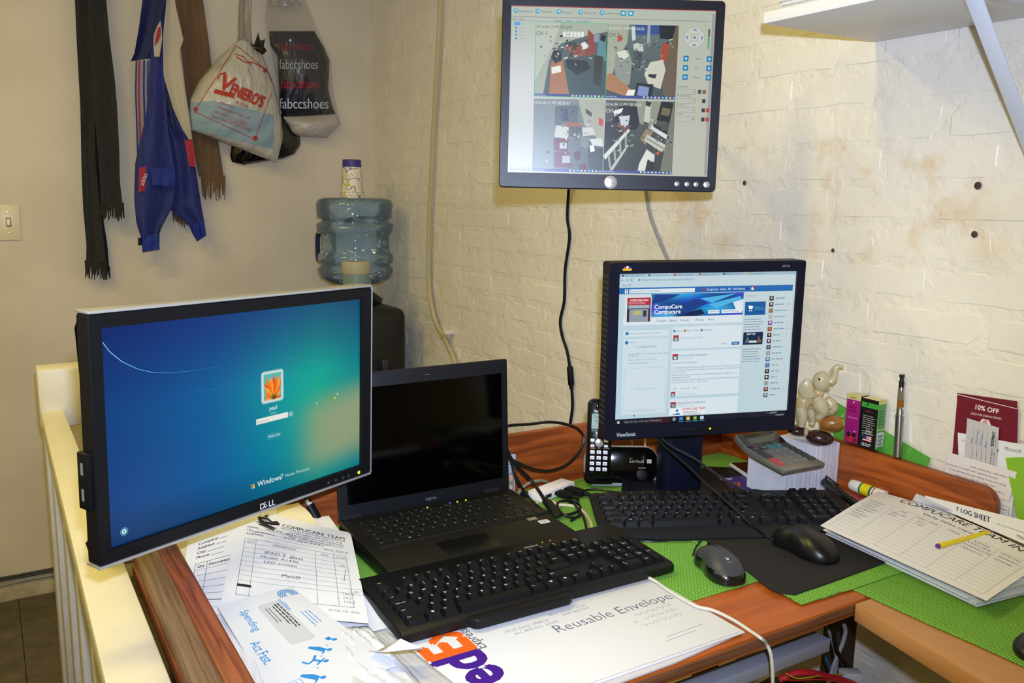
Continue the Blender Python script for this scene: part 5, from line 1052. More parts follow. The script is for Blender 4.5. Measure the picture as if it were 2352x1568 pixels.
# glue stick
a0, a1 = G(1957, 1112, D+.022), G(2035, 1142, D+.022); d_ = (a1-a0)
gs = thing('glue_stick', 'white glue stick with yellow and green label behind the sheets', 'glue stick', a0)
obj('cap', MB().tube([d_*0, d_*.06, d_*.30], lambda t: .0125 if t > .05 else .0105, 20, 1), mat('glue_white', '#e8e8e4', .35), gs); obj('body', MB().tube([d_*.30, d_*1.0], .0118, 20, 1), MATS['glue_white'], gs)
obj('yellow_label', MB().tube([d_*.32, d_*.62], .0120, 20, 1), mat('glue_yellow', '#e8d21c', .4), gs); obj('green_band', MB().tube([d_*.31, d_*.36], .01212, 20, 1).tube([d_*.60, d_*.66], .01212, 20, 1), mat('glue_green', '#1f7a4a', .4), gs)
for t_ in (.70, ): obj('red_band', MB().tube([d_*t_, d_*(t_+.03)], .01195, 20, 1), mat('glue_red', '#c03a34', .4), gs)
# magenta notebook, pens
tag(obj('notebook', MB().prism([(2.475, -.050), (2.60, -.045), (2.60, -.14), (2.53, -.145), (2.487, -.10)], D+.0052, D+.0092, r=.001), mat('magenta_cover', '#9c3358', .5)), 'magenta notebook between the glue stick and black pens', 'notebook')
def pen(name, label, a0, a1, r, m1_, m2_, cap=.38, clip=True):
    d_ = a1-a0; T = thing(name, label, 'pen', a0)
    obj('cap', MB().tube([d_*0, d_*.03, d_*cap], lambda t: r*(.7 if t < .05 else 1.1), 12, 1), m1_, T); obj('barrel', MB().tube([d_*cap, d_*.9, d_*1], lambda t: r*(1 if t < .95 else .5), 12, 1), m2_, T)
    if clip: s_ = d_.normalized().cross(Vector((0, 0, 1)))*0; obj('clip', MB().tube([d_*.04+Vector((0, 0, r*1.1)), d_*.06+Vector((0, 0, r*1.7)), d_*cap*.95+Vector((0, 0, r*1.5))], r*.25, 6, 1), m1_, T)
    return T
GP = mat('pen_gloss_black', '#0c1410', .2, coat=.5)
pen('marker', 'fat glossy black marker leaning at the corner of the rear keyboard', G(1892, 1106, D+.030), G(1985, 1172, D+.022), .0085, GP, GP)
pen('pen', 'thin black pen with grey lettering beside the fat marker', G(1912, 1146, D+.020), G(1972, 1186, D+.018), .0042, BLK2, mat('pen_grey', '#3a3c40', .3), clip=False)
pen('highlighter', 'slim yellow and black pencil under the black marker', G(1925, 1156, D+.013), G(1990, 1180, D+.013), .0036, mat('pencil_yellow', '#c8b818', .4), BLK2, clip=False)
# ------------------------------------------------------------------ white block of boards, calculator
WB = mat('white_board', '#d9d8e2', .55, vary=.1, vscale=30, bump=.0004, bscale=120)
wb = thing('board_stack', 'white stepped block of upright boards carrying calculator and figurine', 'block', (2.4315, -.0335, D+.0026))
q = random.Random(2); y = 0; k = 0
while y > -.150:
    t = q.choice((.007, .009, .011, .013)); tall = y > -.068; 
    if y-t < -.069 and tall: t = y+.069
    h_ = .0985 if tall else .074
    obj('board', MB().box(-.0475+q.uniform(-.0006, .0006), .0475+q.uniform(-.0008, .0008), y-t+.0003, y, 0, h_+q.uniform(-.0006, .0006), .0006, 1), WB, wb); y -= t; k += 1
cl = thing('calculator', 'grey desk calculator tilted on the white block', 'calculator', (2.4585, -.1885, 1.0225), (0, 0, R_(86.5)))
tl_ = R_(6.5); CM = Matrix.Rotation(tl_, 4, 'X')
CG = mat('calc_grey', '#7f7b72', .35, .35); CD = mat('calc_dark', '#2b2c30', .3)
obj('body', MB().prism([(-.069, .004), (-.066, .0), (.030, .0), (.066, .012), (.069, .018), (.066, .026), (.028, .0125), (-.066, .0095), (-.069, .008)], -.0525, .0525, ax='x', r=.0025, M=CM), CG, cl)
th_ = math.atan2(.0135, .038)
obj('display_panel', MB().box(-.049, .049, -.019, .018, -.0008, .0008, .0006, M=CM @ Matrix.Translation((0, .0468, .0195)) @ Matrix.Rotation(th_, 4, 'X')), mat('calc_panel', '#24262b', .18, coat=.4), cl)
obj('lcd', MB().box(-.036, .028, -.010, .006, .0008, .0013, M=CM @ Matrix.Translation((0, .0468, .0195)) @ Matrix.Rotation(th_, 4, 'X')), mat('lcd_olive', '#55564a', .15), cl)
obj('solar_cell', MB().box(.005, .04, .010, .016, .0008, .0012, M=CM @ Matrix.Translation((0, .0468, .0195)) @ Matrix.Rotation(th_, 4, 'X')), mat('solar_brown', '#3a2f2a', .15), cl)
cols_ = {'d': mat('ck_dark', '#3c3c3e', .45), 'g': mat('ck_grey', '#6f6e6a', .45), 'r': mat('ck_red', '#b0404c', .45), 't': mat('ck_teal', '#3f7078', .45)}
lay = ['ttdd', 'ddddd', 'dggggd', 'dgggdd', 'rgggdd', 'rgggdd']
L_ = ['%√', 'MC MR M- M+ ÷', '▸ 7 8 9 ×', '+/- 4 5 6 −', 'C 1 2 3 +', 'AC 0 . ='] 
A = Art(sc=.001); kk = {}
spec = [['', '', '', '%', '√', ''], ['', 'MC', 'MR', 'M-', 'M+', '÷'], ['▸', '7', '8', '9', '×', ''], ['+/-', '4', '5', '6', '−', ''], ['C', '1', '2', '3', '+', ''], ['AC', '0', '00', '.', '=', '']]
for r in range(5):
    for c in range(5):
        x = -.040+c*.0195; y = .017-r*.0163+.002
        col = 'r' if (c == 0 and r >= 3) else ('g' if 1 <= c <= 3 and r >= 1 else 'd')
        if r == 0 and c in (2, 3): col = 't'
        o = obj('key', key_mesh(.0165, .0135, cols_[col], .0035, .0018), None, cl); zz = .0105+ (y+.066)*.0
        o.matrix_local = CM @ Matrix.Translation((x, y, .0098+(.0125-.0095)*(y+.066)/.094))
        t = [['MC', 'MR', 'M-', 'M+', '÷'], ['▸', '7', '8', '9', '×'], ['+/-', '4', '5', '6', '−'], ['C', '1', '2', '3', '+'], ['AC', '0', '00', '.', '=']][r][c]
        A.text(t, x*1000, y*1000-2.4, 6.4 if len(t) < 3 else 4.2, '#c8c8c0', 'c')
A.build('key_legends', cl, lambda u, v, h: CM @ Vector((u, v, .0098+.003*(v+.066)/.094+.0036+h)), kind='stuff')
for c in range(2): obj('key', MB().box(-.006+c*.018, .006+c*.018, .0265, .0315, 0, .003, .0006, M=CM @ Matrix.Translation((0, 0, .0125))), cols_['t'], cl)
# ------------------------------------------------------------------ elephant figurine
IV = mat('ivory_nut', '#c6b78e', .28, coat=.35, vary=.12, vscale=40); IVT = mat('ivory_tan', '#c3a877', .3, coat=.3); NUT = mat('nut_brown', '#3b2420', .22, coat=.5, vary=.5, vscale=120, stretch=(1, 1, 3)); BAR = mat('barrel_tan', '#a06a2c', .3, coat=.4, vary=.35, vscale=60)
el = thing('elephant_figurine', 'carved ivory-coloured elephant figurine rearing on a dark nut base', 'figurine', (2.452, -.092, 1.0345), (0, 0, math.atan2(.63, .78)))
S_ = .000140
def ez(x, y): return (x-520)*S_, (1335-y)*S_
def eb(mb, x, y, rx, rz, ry, dep=0, rot=0):
    X_, Z_ = ez(x, y); mb.blob((X_, dep, Z_), (rx*S_, ry*S_, rz*S_), rot=Euler((0, R_(rot), 0)), seg=20); return mb
def rem(o, v=.0007, sm=6):
    m_ = o.modifiers.new('r', 'REMESH'); m_.mode = 'VOXEL'; m_.voxel_size = v; m_.use_smooth_shade = True; s_ = o.modifiers.new('s', 'SMOOTH'); s_.iterations = sm; s_.factor = .6; return o
b = MB(); eb(b, 400, 760, 105, 135, 90, .002, 10); eb(b, 470, 660, 115, 130, 80, .002, -30); eb(b, 590, 600, 80, 70, 60, 0, 0); rem(obj('belly', b, IVT, el))
b = MB(); eb(b, 620, 430, 120, 145, 95); eb(b, 690, 400, 60, 80, 60, 0, 20)
pts = [ez(730, 430), ez(775, 380), ez(790, 300), ez(790, 240), ez(820, 205), ez(860, 200), ez(890, 215)]
b.tube([(x, 0, z) for x, z in pts], lambda t: (62-38*t)*S_ if t < .9 else 22*S_, 14, 5)
b.tube([(*[ez(700, 480)[0], 0, ez(700, 480)[1]],), (ez(715, 520)[0], 0, ez(715, 520)[1]), (ez(712, 550)[0], 0, ez(712, 550)[1])], lambda t: (40-22*t)*S_, 12, 4); rem(obj('head', b, IV, el))
for s_, dx in ((-1, 0), (1, 18)): obj('tusk', MB().tube([(ez(712+dx, 400)[0], s_*50*S_, ez(712, 400)[1]), (ez(718+dx, 320)[0], s_*58*S_, ez(718, 320)[1]), (ez(724+dx, 225)[0], s_*52*S_, ez(724, 225)[1])], lambda t: (16-12*t)*S_, 10, 4), IV, el)
b = MB(); eb(b, 425, 545, 98, 135, 26, -88*S_, -8); eb(b, 480, 620, 60, 50, 22, -80*S_, 25); rem(obj('ear', b, IV, el), sm=4)
b = MB(); eb(b, 440, 540, 90, 125, 24, 88*S_, -8); rem(obj('ear', b, IV, el), sm=4)
def limb(name, P, R__, dep):
    b = MB(); b.tube([(ez(x, y)[0], dep+o_*S_, ez(x, y)[1]) for (x, y, o_) in P], lambda t: S_*R__[min(len(R__)-1, int(t*(len(R__)-1)+.5))] if 0 else S_*(lambda k: R__[int(k)]*(1-k % 1)+R__[min(len(R__)-1, int(k)+1)]*(k % 1))(t*(len(R__)-1)), 16, 5); return rem(obj(name, b, IV, el), sm=5)
limb('hind_leg', [(370, 800, 0), (395, 900, 0), (405, 990, 0), (400, 1060, 0), (395, 1085, 0)], [70, 84, 68, 46, 50], -.007)
limb('hind_leg', [(500, 850, 0), (530, 950, 0), (545, 1030, 0), (530, 1070, 0)], [60, 60, 40, 48], .009)
limb('foreleg', [(560, 640, 0), (620, 740, 0), (660, 830, 0), (640, 900, 0), (600, 950, 0)], [55, 112, 95, 56, 38], -.008)
limb('foreleg', [(700, 680, 0), (770, 760, 0), (800, 820, 0), (760, 880, 0)], [60, 90, 70, 40], .010)
obj('eye', MB().blob((ez(590, 385)[0], -86*S_, ez(590, 385)[1]), (.0020, .0014, .0022), seg=12), mat('eye_black', '#0a0a0c', .1), el)
b = MB(); X_, Z_ = ez(790, 1000); b.lathe([(0, -155*S_), (72*S_, -155*S_), (92*S_, -110*S_), (112*S_, -40*S_), (116*S_, 30*S_), (98*S_, 110*S_), (70*S_, 155*S_), (0, 155*S_)], 24, Matrix.Translation((X_, -.006, Z_)) @ Matrix.Rotation(R_(82), 4, 'Y')); obj('barrel', b, BAR, el)
b = MB(); eb(b, 345, 1170, 155, 78, 120, .006, 8); obj('nut_log', b, NUT, el)
b = MB(); eb(b, 650, 1225, 190, 112, 130, -.006, 4); obj('nut', b, NUT, el)
obj('nut_scar', MB().blob((ez(465, 1150)[0], -.014, ez(465, 1150)[1]), (.0045, .004, .0085), seg=14), mat('scar_tan', '#b39a7c', .5), el)
# ------------------------------------------------------------------ small boxes, vaporiser, green sign on the board
zb = D+.107+.0042 -.0042
def carton(name, label, x, w_, d_, h_, y0, z, front, side, top, art=None, rz=0):
    T = thing(name, label, 'box', (x, y0, z), (0, 0, R_(rz)))
    b = obj('carton', MB().box(0, w_, 0, d_, 0, h_, .0006, 1), front, T); b.data.materials.append(side); b.data.materials.append(top)
    for p in b.data.polygons:
        if p.normal.x > .7: p.material_index = 1
        elif p.normal.z > .7 or p.center.z > h_*.93: p.material_index = 2
    if art: art(T, w_, d_, h_)
    return T
def art1(T, w_, d_, h_):
    A = Art(sc=.001); W_, H_ = w_*1000, h_*1000
    A.rect(0, H_-10, W_, H_, '#d6cb80'); A.lines(8, H_-6, 14, 1, 3, '#4a4a20', 1.4, 2); A.lines(6, H_-25, W_-12, 2, 7, '#7a1048', 3, 6); A.text('Strawberry', W_/2, H_-47, 5, '#f0a0d0', 'c'); A.disk(W_/2, H_-15, 2, '#f0c0e0', 8)
    for i, (x, y, r, c) in enumerate(((8, 7, 6, '#b01f3a'), (17, 9, 7, '#c02a44'), (25, 6, 5, '#8a1838'), (10, 16, 5, '#2a1420'), (22, 17, 5, '#301828'), (23, 24, 1.6, '#dcdce0'))): A.disk(x, y, r, c, 10); A.z += 1
    A.build('print', T, lambda u, v, h: (u, -h, v))
def art2(T, w_, d_, h_):
    A = Art(sc=.001); W_, H_ = w_*1000, h_*1000
    A.rect(0, H_-18, W_, H_-8, '#3f9a3c'); A.disk(W_*.35, H_-12, 2, '#c0e0b0', 8); A.lines(9, H_-25, 18, 1, 3, '#902030', 2, 6); A.lines(5, H_-34, W_-9, 7, 4, '#b8bab4', 1.2, 4); A.lines(5, H_-65, W_-14, 3, 4, '#b8bab4', 1.2, 5)
    A.text('Made in', W_/2+2, H_*.34, 4.6, '#e0e0dc', 'c', bold=.03); A.text('the U.S.A.', W_/2+2, H_*.28, 4.6, '#e0e0dc', 'c', bold=.03)
    x0, y0 = 8, 13
    for k in range(7): A.rect(x0, y0+k*1.7, x0+19, y0+k*1.7+1.7, '#b83040' if k % 2 == 0 else '#e8e4e0')
    A.up().rect(x0, y0+5.1, x0+8, y0+12, '#28306c'); A.lines(6, 8, 24, 2, 3.4, '#d8d8d4', 1.8, 9)
    A.build('print', T, lambda u, v, h: (u, -h, v))
    B = Art(sc=.001); Dd = d_*1000; B.rect(2, 6, Dd-2, 34, '#d8d8dc'); B.up()
    for k in range(9): B.rect(4, 8+k*2.6, Dd-5, 8+k*2.6+[1, 1.6, .7][k % 3], '#303038')
    B.rect(0, 38, Dd, 41, '#c8b860'); B.lines(3, H_-22, Dd-6, 6, 5, '#2a6a38', 1.4, 3); B.rect(0, H_-8, Dd, H_, '#d6cb80')
    B.build('print', T, lambda u, v, h: (w_+h, u, v))
ztop = D+.1055
carton('liquid_box', 'magenta flavour box with berries standing on the desk board', 2.4845, .032, .024, .096, -.031, ztop, mat('box_magenta', '#a81a74', .4), mat('box_black', '#141416', .4), mat('box_cream', '#d8cf90', .4), art1)
carton('liquid_box', 'black and green flavour box with small flag beside the magenta box', 2.5195, .037, .024, .097, -.032, ztop-.0015, MATS['box_black'], mat('box_green', '#5a9a50', .4), mat('box_cream', '#d8cf90', .4), art2)
ec = thing('vaporizer', 'steel electronic cigarette with black mouthpiece leaning on the brick wall', 'vaporizer', (2.598, -.0225, D+.101))
dv = Vector((2.583, -.0085, 1.190))-Vector((2.598, -.0225, D+.101))
def seg_(name, a, b_, ra, rb, m): obj(name, MB().tube([dv*a, dv*b_], lambda t: ra+(rb-ra)*t, 18, 1), m, ec)
SS = mat('steel_brushed', '#a09c98', .28, 1); TK = mat('tank_clear', '#b8aa94', .08, trans=.75); 
seg_('battery', 0, .50, .0074, .0074, SS); seg_('collar', .50, .515, .0078, .0078, CHR); seg_('connector', .515, .575, .0066, .0060, SS); seg_('tank_base', .575, .605, .0066, .0066, CHR)
seg_('liquid', .607, .69, .0060, .0060, mat('liquid_amber', '#8a5218', .12)); seg_('tank', .69, .80, .0062, .0056, TK); seg_('centre_post', .69, .81, .0024, .0024, SS); seg_('tip_ring', .80, .845, .0052, .0052, SS)
obj('mouthpiece', MB().tube([dv*.845, dv*.90, dv*.95, dv*.985, dv*1.0], lambda t: [.0052, .0050, .0038, .0052, .0050][min(4, int(t*4+.5))], 18, 4), mat('drip_black', '#0a0a0c', .12, coat=.5), ec)
def wallq(*P): return [GY(x, y, Y) for x, y, Y in P]
UPY = Vector((0, -1, 0))
GS = mat('green_card', '#58a43c', .45)
A = Art(sc=.001)
for k in range(5):
    for j in range(3): A.text('eZtog', -70+k*34+j*6, -34+j*32, 9, '#7cc05e', rot=82, bold=.02)
A.line([(-118, 26), (-104, 34), (-96, 20), (-112, 12)], 1.6, '#b8dca8', True); A.line([(-112, 20), (-100, 40)], 1.6, '#b8dca8')
sheet('green_sign', 'green printed card slipped behind the boxes against the brick wall', 'card', wallq((1920, 922, -.006), (2138, 1052, -.006), (2118, 1110, -.009), (1910, 1050, -.009)), (.25, .11), A, GS, th=.0006, up=UPY)
# ------------------------------------------------------------------ papers between the board and the brick wall
BU = mat('burgundy_card', '#6e1a28', .4)
sheet('coupon_folder', 'rear leaf of the burgundy coupon card on the brick wall', 'card', wallq((2199, 902, -.0045), (2337, 921, -.0045), (2336, 1010, -.0045), (2197, 1010, -.0045)), (.14, .1), None, BU, th=.0005, up=UPY)
A = Art(sc=.001)
A.text('10% OFF', 0, 40, 13, '#e8dcdc', 'c', bold=.04, fit=56); A.text('ONLY FOR DINE-IN DINNER', 0, 29, 5.6, '#d8c4c4', 'c', bold=.03, fit=70); A.poly([(-16, 10), (-12, 20), (-7, 25), (7, 24), (12, 16), (18, 2), (16, -8), (-16, -6)], '#e6d6ca'); A.up().text('香', -7, 13, 13, '#b03028'); A.text('辣', -7, 0, 13, '#b03028')
A.line([(-70, 59), (70, 59)], 1.2, '#e8e0e0')
sheet('coupon_card', 'burgundy restaurant coupon card offering ten percent off', 'card', wallq((2200, 904, -.0060), (2339, 938, -.0060), (2335, 1062, -.0060), (2186, 1062, -.0060)), (.14, .12), A, BU, th=.0005, up=UPY)
A = Art(sc=.001); A.text('Microsoft', 21, 21, 10, '#6a6c78', fit=37); A.text('1 PC', -84, 22, 6, '#c05a6a'); A.disk(4, 18, 3.2, '#40303c', 12); A.up().disk(3, 17.4, 2.2, '#705870', 10)
sheet('white_card', 'white software card with punched hole in front of the burgundy coupon', 'card', wallq((2200, 993, -.0080), (2380, 1026, -.0080), (2380, 1120, -.0080), (2203, 1085, -.0080)), (.18, .075), A, PAPER, th=.0005, up=UPY)
A = Art(sc=.001); 
for k, t in enumerate(('NA', '10/27/15', '3/27/15', 'Rea')): x = -24+k*13; A.line([(x, -44), (x, 34)], .5, '#6a6a78'); A.text(t, x-1, -4, 9, '#6a6ab0', rot=84, shear=.2); A.lines(x+1, -30, 16, 1, 3, '#505058', .8, k, rot=90)
A.text('92YMAY', 34, 4, 12, '#20202a', rot=86, bold=.06, fit=34); A.text('Fitness & Sport', 30, -46, 8, '#303038', rot=86, shear=.2, fit=46); A.text('(212) 415 5729', 38, -46, 7, '#505058', rot=86, fit=40); A.lines(39, 2, 30, 1, 3, '#404048', 1, 5, rot=88)
sheet('receipt_slip', 'grey slip with handwritten dates in front of the white card', 'paper', wallq((2222, 960, -.0100), (2295, 982, -.0100), (2287, 1085, -.0100), (2214, 1060, -.0100)), (.09, .1), A, mat('paper_grey', '#bdbabf', .7), th=.0004, up=UPY)
A = Art(sc=.001); A.frame(22, -46, 74, -20, .6, '#60606c'); A.lines(70, -28, 40, 1, 3, '#50505c', 1.2, 3, rot=180); A.line([(26, -40), (60, -41)], .6, '#40404c')
sheet('invoice_slip', 'folded white bill with ruled box standing behind the board end', 'paper', wallq((2178, 1040, -.0095), (2334, 1086, -.0095), (2321, 1203, -.0095), (2160, 1160, -.0095)), (.16, .11), A, PAPER, th=.0004, up=UPY)
A = Art(sc=.001)
for k, (t, l) in enumerate((('"A spicy Indian spot that does not care to fit in"', 128), ('- Sam Sifton, The New York Times', 96), ('"Brick Lane Curry House will raise the ante for all', 134), ('the just-passable curry places on the block."', 120), ('- Irene Sax, The Daily News', 84))): A.text(t, 62 if k % 2 == 0 else 40, -22+k*10.5, 5.6, '#3a3a48', 'l', rot=180, fit=l, bold=.02)
sheet('menu_leaflet', 'folded white leaflet with upside-down text behind the board end', 'leaflet', wallq((2175, 1037, -.0115), (2336, 1084, -.0115), (2318, 1150, -.0118), (2180, 1108, -.0118)), (.15, .075), A, mat('paper_pinkish', '#ddd6da', .6), th=.0006, up=UPY)
sheet('green_bag', 'bright green plastic bag edge hanging at the right picture edge', 'bag', wallq((2311, 1051, -.0085), (2420, 1046, -.0085), (2420, 1215, -.012), (2340, 1202, -.012)), (.1, .14), None, mat('bag_green', '#84b634', .35, bump=.002, bscale=25), th=.002, up=UPY, wav=.0008)
# ------------------------------------------------------------------ cordless phone
GB = mat('gloss_black', '#060607', .12, spec=.35); GRY = mat('phone_grey', '#a9aab2', .35, .3)
pb = thing('phone_dock', 'glossy black cordless phone dock with locator button behind the keyboards', 'phone dock', (2.2584, -.404, D+.0026), (0, 0, R_(58.8)))
Mb = Matrix.Rotation(R_(-14), 4, 'X')
obj('base_shell', MB().prism(rrect(.150, .080, .030, 7, 0, .043), .004, .034, ax='y', r=.005, M=Mb), GRY, pb)
obj('front_panel', MB().prism(rrect(.143, .072, .026, 7, 0, .045), -.002, .006, ax='y', r=.003, M=Mb), GB, pb)
obj('foot_wedge', MB().box(-.06, .06, .006, .06, 0, .012, .004), GRY, pb)
obj('cradle', MB().prism(rrect(.062, .030, .012, 5, -.045, .022), -.012, .004, ax='y', r=.004, M=Mb), GB, pb)
obj('locator_button', MB().prism(rrect(.022, .020, .009, 5, .040, .026), -.0028, -.001, ax='y', r=.0003, M=Mb), mat('button_black', '#0c0c0e', .5, spec=.2), pb)
A = Art(sc=.001); A.text('6.0 PLUS', 15, 50, 6.6, '#b4b09c', bold=.02, fit=29); A.text('DECT', 15, 57, 2.4, '#b4b09c'); A.rect(50, 49, 59, 57, '#b4b2a8'); A.up().lines(51, 54.5, 7, 3, 2, '#77756c', .7); A.text('LOCATOR', 40, 38.5, 3.2, '#b4b09c', 'c', fit=15)
A.build('print', pb, lambda u, v, h: Mb @ Vector((u, -.0021-h, v)))
hs_ = thing('phone_handset', 'black cordless handset with lit keypad standing in the phone base', 'phone', (0, 0, 0))
Hw, Hh = .050, .158
hp = Matrix.Translation((2.2584, -.404, D+.0026)) @ Matrix.Rotation(R_(58.8), 4, 'Z') @ Mb @ Matrix.Translation((-.0495, -.0145, .018)) @ Matrix.Rotation(R_(6), 4, 'X') @ Matrix.Rotation(R_(1.5), 4, 'Y')
hs_.matrix_world = hp
obj('body', MB().prism(rrect(Hw, Hh, .012, 6, 0, Hh/2), 0, .022, ax='y', r=.005), mat('handset_black', '#101014', .25, spec=.3), hs_)
obj('silver_rim', MB().prism(rrect(Hw+.0012, Hh+.0012, .0125, 6, 0, Hh/2), .007, .010, ax='y', r=.0008), mat('rim_silver', '#b0b0b6', .25, .8), hs_)
obj('face_plate', MB().prism(rrect(Hw-.006, Hh-.008, .010, 6, 0, Hh/2), -.0006, .004, ax='y', r=.0004), GB, hs_)
obj('earpiece', MB().prism(rrect(.022, .012, .005, 5, .001, Hh-.016), -.0014, .0, ax='y', r=.0005), mat('ear_black', '#050507', .1, coat=.6), hs_)
A = Art(sc=.001); A.rect(-17, 93, 17, 129, '#9db4b0'); A.up(); A.text('TU600', -14, 121, 6, '#2a3438'); A.text('7:27PM', -10, 110, 9.4, '#2a3438', fit=25); A.text('Apr.13', 0, 101, 6.6, '#3a4a80'); A.rect(-17, 93, 17, 99.5, '#2a3438'); A.up().text('Fully charged', -15.5, 94.4, 5.4, '#9db4b0', fit=31)
A.build('lcd_display', hs_, lambda u, v, h: (u, -.0008-h, v), SCRN)
A = Art(sc=.001); A.text('Panasonic', 0, 132.5, 6, '#dcdcec', 'c', bold=.04, fit=26)
for i in range(3): A.rect(-16+i*11.5, 85, -7+i*11.5, 86.6, '#4a4a50')
A.text('VOL', 0, 60.4, 2.8, '#c8c8d0', 'c'); A.rect(-18, 59.6, -8, 62.4, '#9a6a4a'); A.text('CALL WAIT', 14, 60.4, 2.4, '#c8c8d0', 'c'); A.text('CID', -14, 69, 2.4, '#c8c8d0', 'c'); A.text('REDIAL', 14, 69, 2.4, '#c8c8d0', 'c')
A.build('print', hs_, lambda u, v, h: (u, -.0008-h, v))
KY = mat('key_lit', '#c9c9d8', .35, emit=.25)
obj('navigator', MB().lathe([(.0088, 0), (.0084, .0014), (.006, .0022), (0, .0024)], 24, Matrix.Translation((0, -.0006, .0715)) @ Matrix.Rotation(pi/2, 4, 'X')), mat('nav_silver', '#b8b8c0', .25, .6), hs_)
for x, z, w_, h_ in ((-.0135, .0765, .008, .0065), (.0135, .0765, .008, .0065), (-.0135, .0655, .008, .0045), (.0135, .0655, .008, .0045)): obj('soft_key', MB().box(x-w_/2, x+w_/2, -.0016, 0, z-h_/2, z+h_/2, .001), KY, hs_)
B = Art(sc=.001)
for i, t in enumerate('123456789*0#'):
    x, z = (i % 3-1)*.0128, .053-(i//3)*.0112; obj('key', MB().box(x-.0044, x+.0044, -.0017, 0, z-.0036, z+.0036, .0011), KY, hs_)
    B.text(t, x*1000-3, z*1000-2.4, 6.4, '#202030', bold=.02); B.lines(x*1000+.6, z*1000+.2, 3, 1, 2, '#606070', .6, i)
B.build('key_digits', hs_, lambda u, v, h: (u, -.0018-h, v), kind='stuff')
obj('call_light', MB().blob((0, 0, 0), (.0013, .0013, .0013), seg=8, M=Mb @ Matrix.Translation((-.048, -.0125, .030))), mat('led_violet', '#d0a0ff', .3, emit=2.0), pb)
# ------------------------------------------------------------------ hub, cables, little things in the corner
hb = thing('usb_hub', 'white ribbed USB hub on the green mat right of the laptop', 'usb hub', (2.222, -.548, D+.0026), (0, 0, R_(107)))
HW = mat('hub_white', '#ddd6d4', .4)
obj('body', MB().box(-.052, .052, -.017, .017, 0, .017, .002), HW, hb)
for k in range(6): obj('rib', MB().box(-.046, .046, -.0135+k*.005, -.011+k*.005, .0165, .0178, .0005), mat('hub_pink', '#e6dcda', .5), hb)
for k in range(3): obj('port', MB().box(-.040+k*.028, -.022+k*.028, -.0176, -.0165, .005, .012, .0004), mat('port_black', '#121214', .5), hb)
for k, (x, l) in enumerate(((-.002, .034), (.028, .040))):
    t = thing('usb_plug', ['left black USB plug in the white hub with its cord', 'right black USB plug in the white hub nearest the phone'][k], 'plug', hb.matrix_world.translation, (0, 0, R_(107))); t.location = (2.222, -.548, D+.0026)
    obj('shell', MB().box(x-.0085, x+.0085, -.0178-l, -.0178, .003, .014, .002), BLK2, t); obj('relief', MB().tube([(x, -.0178-l, .0085), (x+.003, -.030-l, .008)], .004, 10, 1), BLK2, t)
CB = mat('cable_black', '#101012', .35)
def dcable(label, P, r, m=None, sub=6, name='cable'): return tag(obj(name, MB().tube(P, r, 8, sub), m or CB), label, 'cable')
gx = lambda x, y, X=2.195: GX(x, y, X)
gd = lambda x, y, z=.006: G(x, y, D+z)
dcable('black cord arching over the board beside the laptop screen', [gx(1150, 985), gx(1172, 977), gx(1215, 974), gx(1262, 969, 2.18), gx(1300, 974, 2.175), gx(1328, 985, 2.175), gx(1341, 1006, 2.18), gx(1334, 1032, 2.185), gx(1315, 1056, 2.19), gx(1290, 1073, 2.195), gx(1258, 1081, 2.20), gx(1225, 1077, 2.21), gx(1195, 1065, 2.215), gx(1172, 1053, 2.215), gx(1150, 1040, 2.21)], .0030)
yc = thing('cable', 'black cord with thick moulded splitter lying between laptop and hub', 'cable', gd(1270, 1165, .012)); L0 = yc.location
obj('cord', MB().tube([p-L0 for p in (gx(1160, 1020, 2.22), gx(1172, 1048, 2.225), gx(1190, 1072, 2.23), gx(1222, 1105, 2.235), gd(1250, 1145, .022))], .0032, 8, 6), CB, yc)
obj('splitter', MB().tube([p-L0 for p in (gd(1252, 1147, .020), gd(1257, 1152, .018), gd(1278, 1180, .012), gd(1282, 1186, .010))], lambda t: .0095 if .1 < t < .9 else .006, 12, 1, flat=.6), CB, yc)
obj('cord', MB().tube([p-L0 for p in (gd(1278, 1182, .010), gd(1300, 1182, .008), gd(1322, 1176, .006), gd(1333, 1167, .006), gd(1326, 1155, .008), gd(1308, 1150, .012), gd(1285, 1152, .014), gd(1280, 1162, .014), gd(1290, 1178, .012), gd(1310, 1188, .008), gd(1328, 1186, .006), gd(1334, 1176, .006))], .0026, 8, 6), CB, yc)
dcable('black cord looping from the laptop side under the splitter', [gx(1165, 1035, 2.225), gx(1176, 1062, 2.225), gx(1184, 1092, 2.23), gx(1200, 1122, 2.235), gd(1218, 1146, .008), gd(1240, 1166, .005), gd(1262, 1178, .0048), gd(1285, 1184, .0048)], .0029)
dcable('thin black cord running from hub plug to the front keyboard', [gd(1302, 1150, .007), gd(1318, 1158, .006), gd(1335, 1178, .006), gd(1343, 1195, .006), gd(1347, 1216, .007)], .0024)
dcable('black keyboard cord curling round the left end of the rear keyboard', [gd(1472, 1124, .014), gd(1450, 1125, .010), gd(1432, 1131, .008), gd(1400, 1128, .010), gd(1372, 1124, .010), gd(1345, 1126, .008), gd(1330, 1138, .006), gd(1327, 1155, .005), gd(1333, 1172, .005), gd(1326, 1186, .005), gd(1312, 1196, .005)], .0022)
CRM = mat('cable_cream', '#c9bd98', .4)
dcable('cream cord lying from the splitter to the front keyboard', [gd(1262, 1148, .004), gd(1282, 1158, .004), gd(1305, 1160, .004), gd(1328, 1165, .004), gd(1345, 1180, .004), gd(1355, 1195, .006), gd(1361, 1214, .008)], .0028, CRM)
dcable('short cream cord end beside the laptop hinge', [gd(1222, 1134, .004), gd(1236, 1138, .004), gd(1238, 1148, .004), gd(1232, 1157, .004)], .0028, CRM)
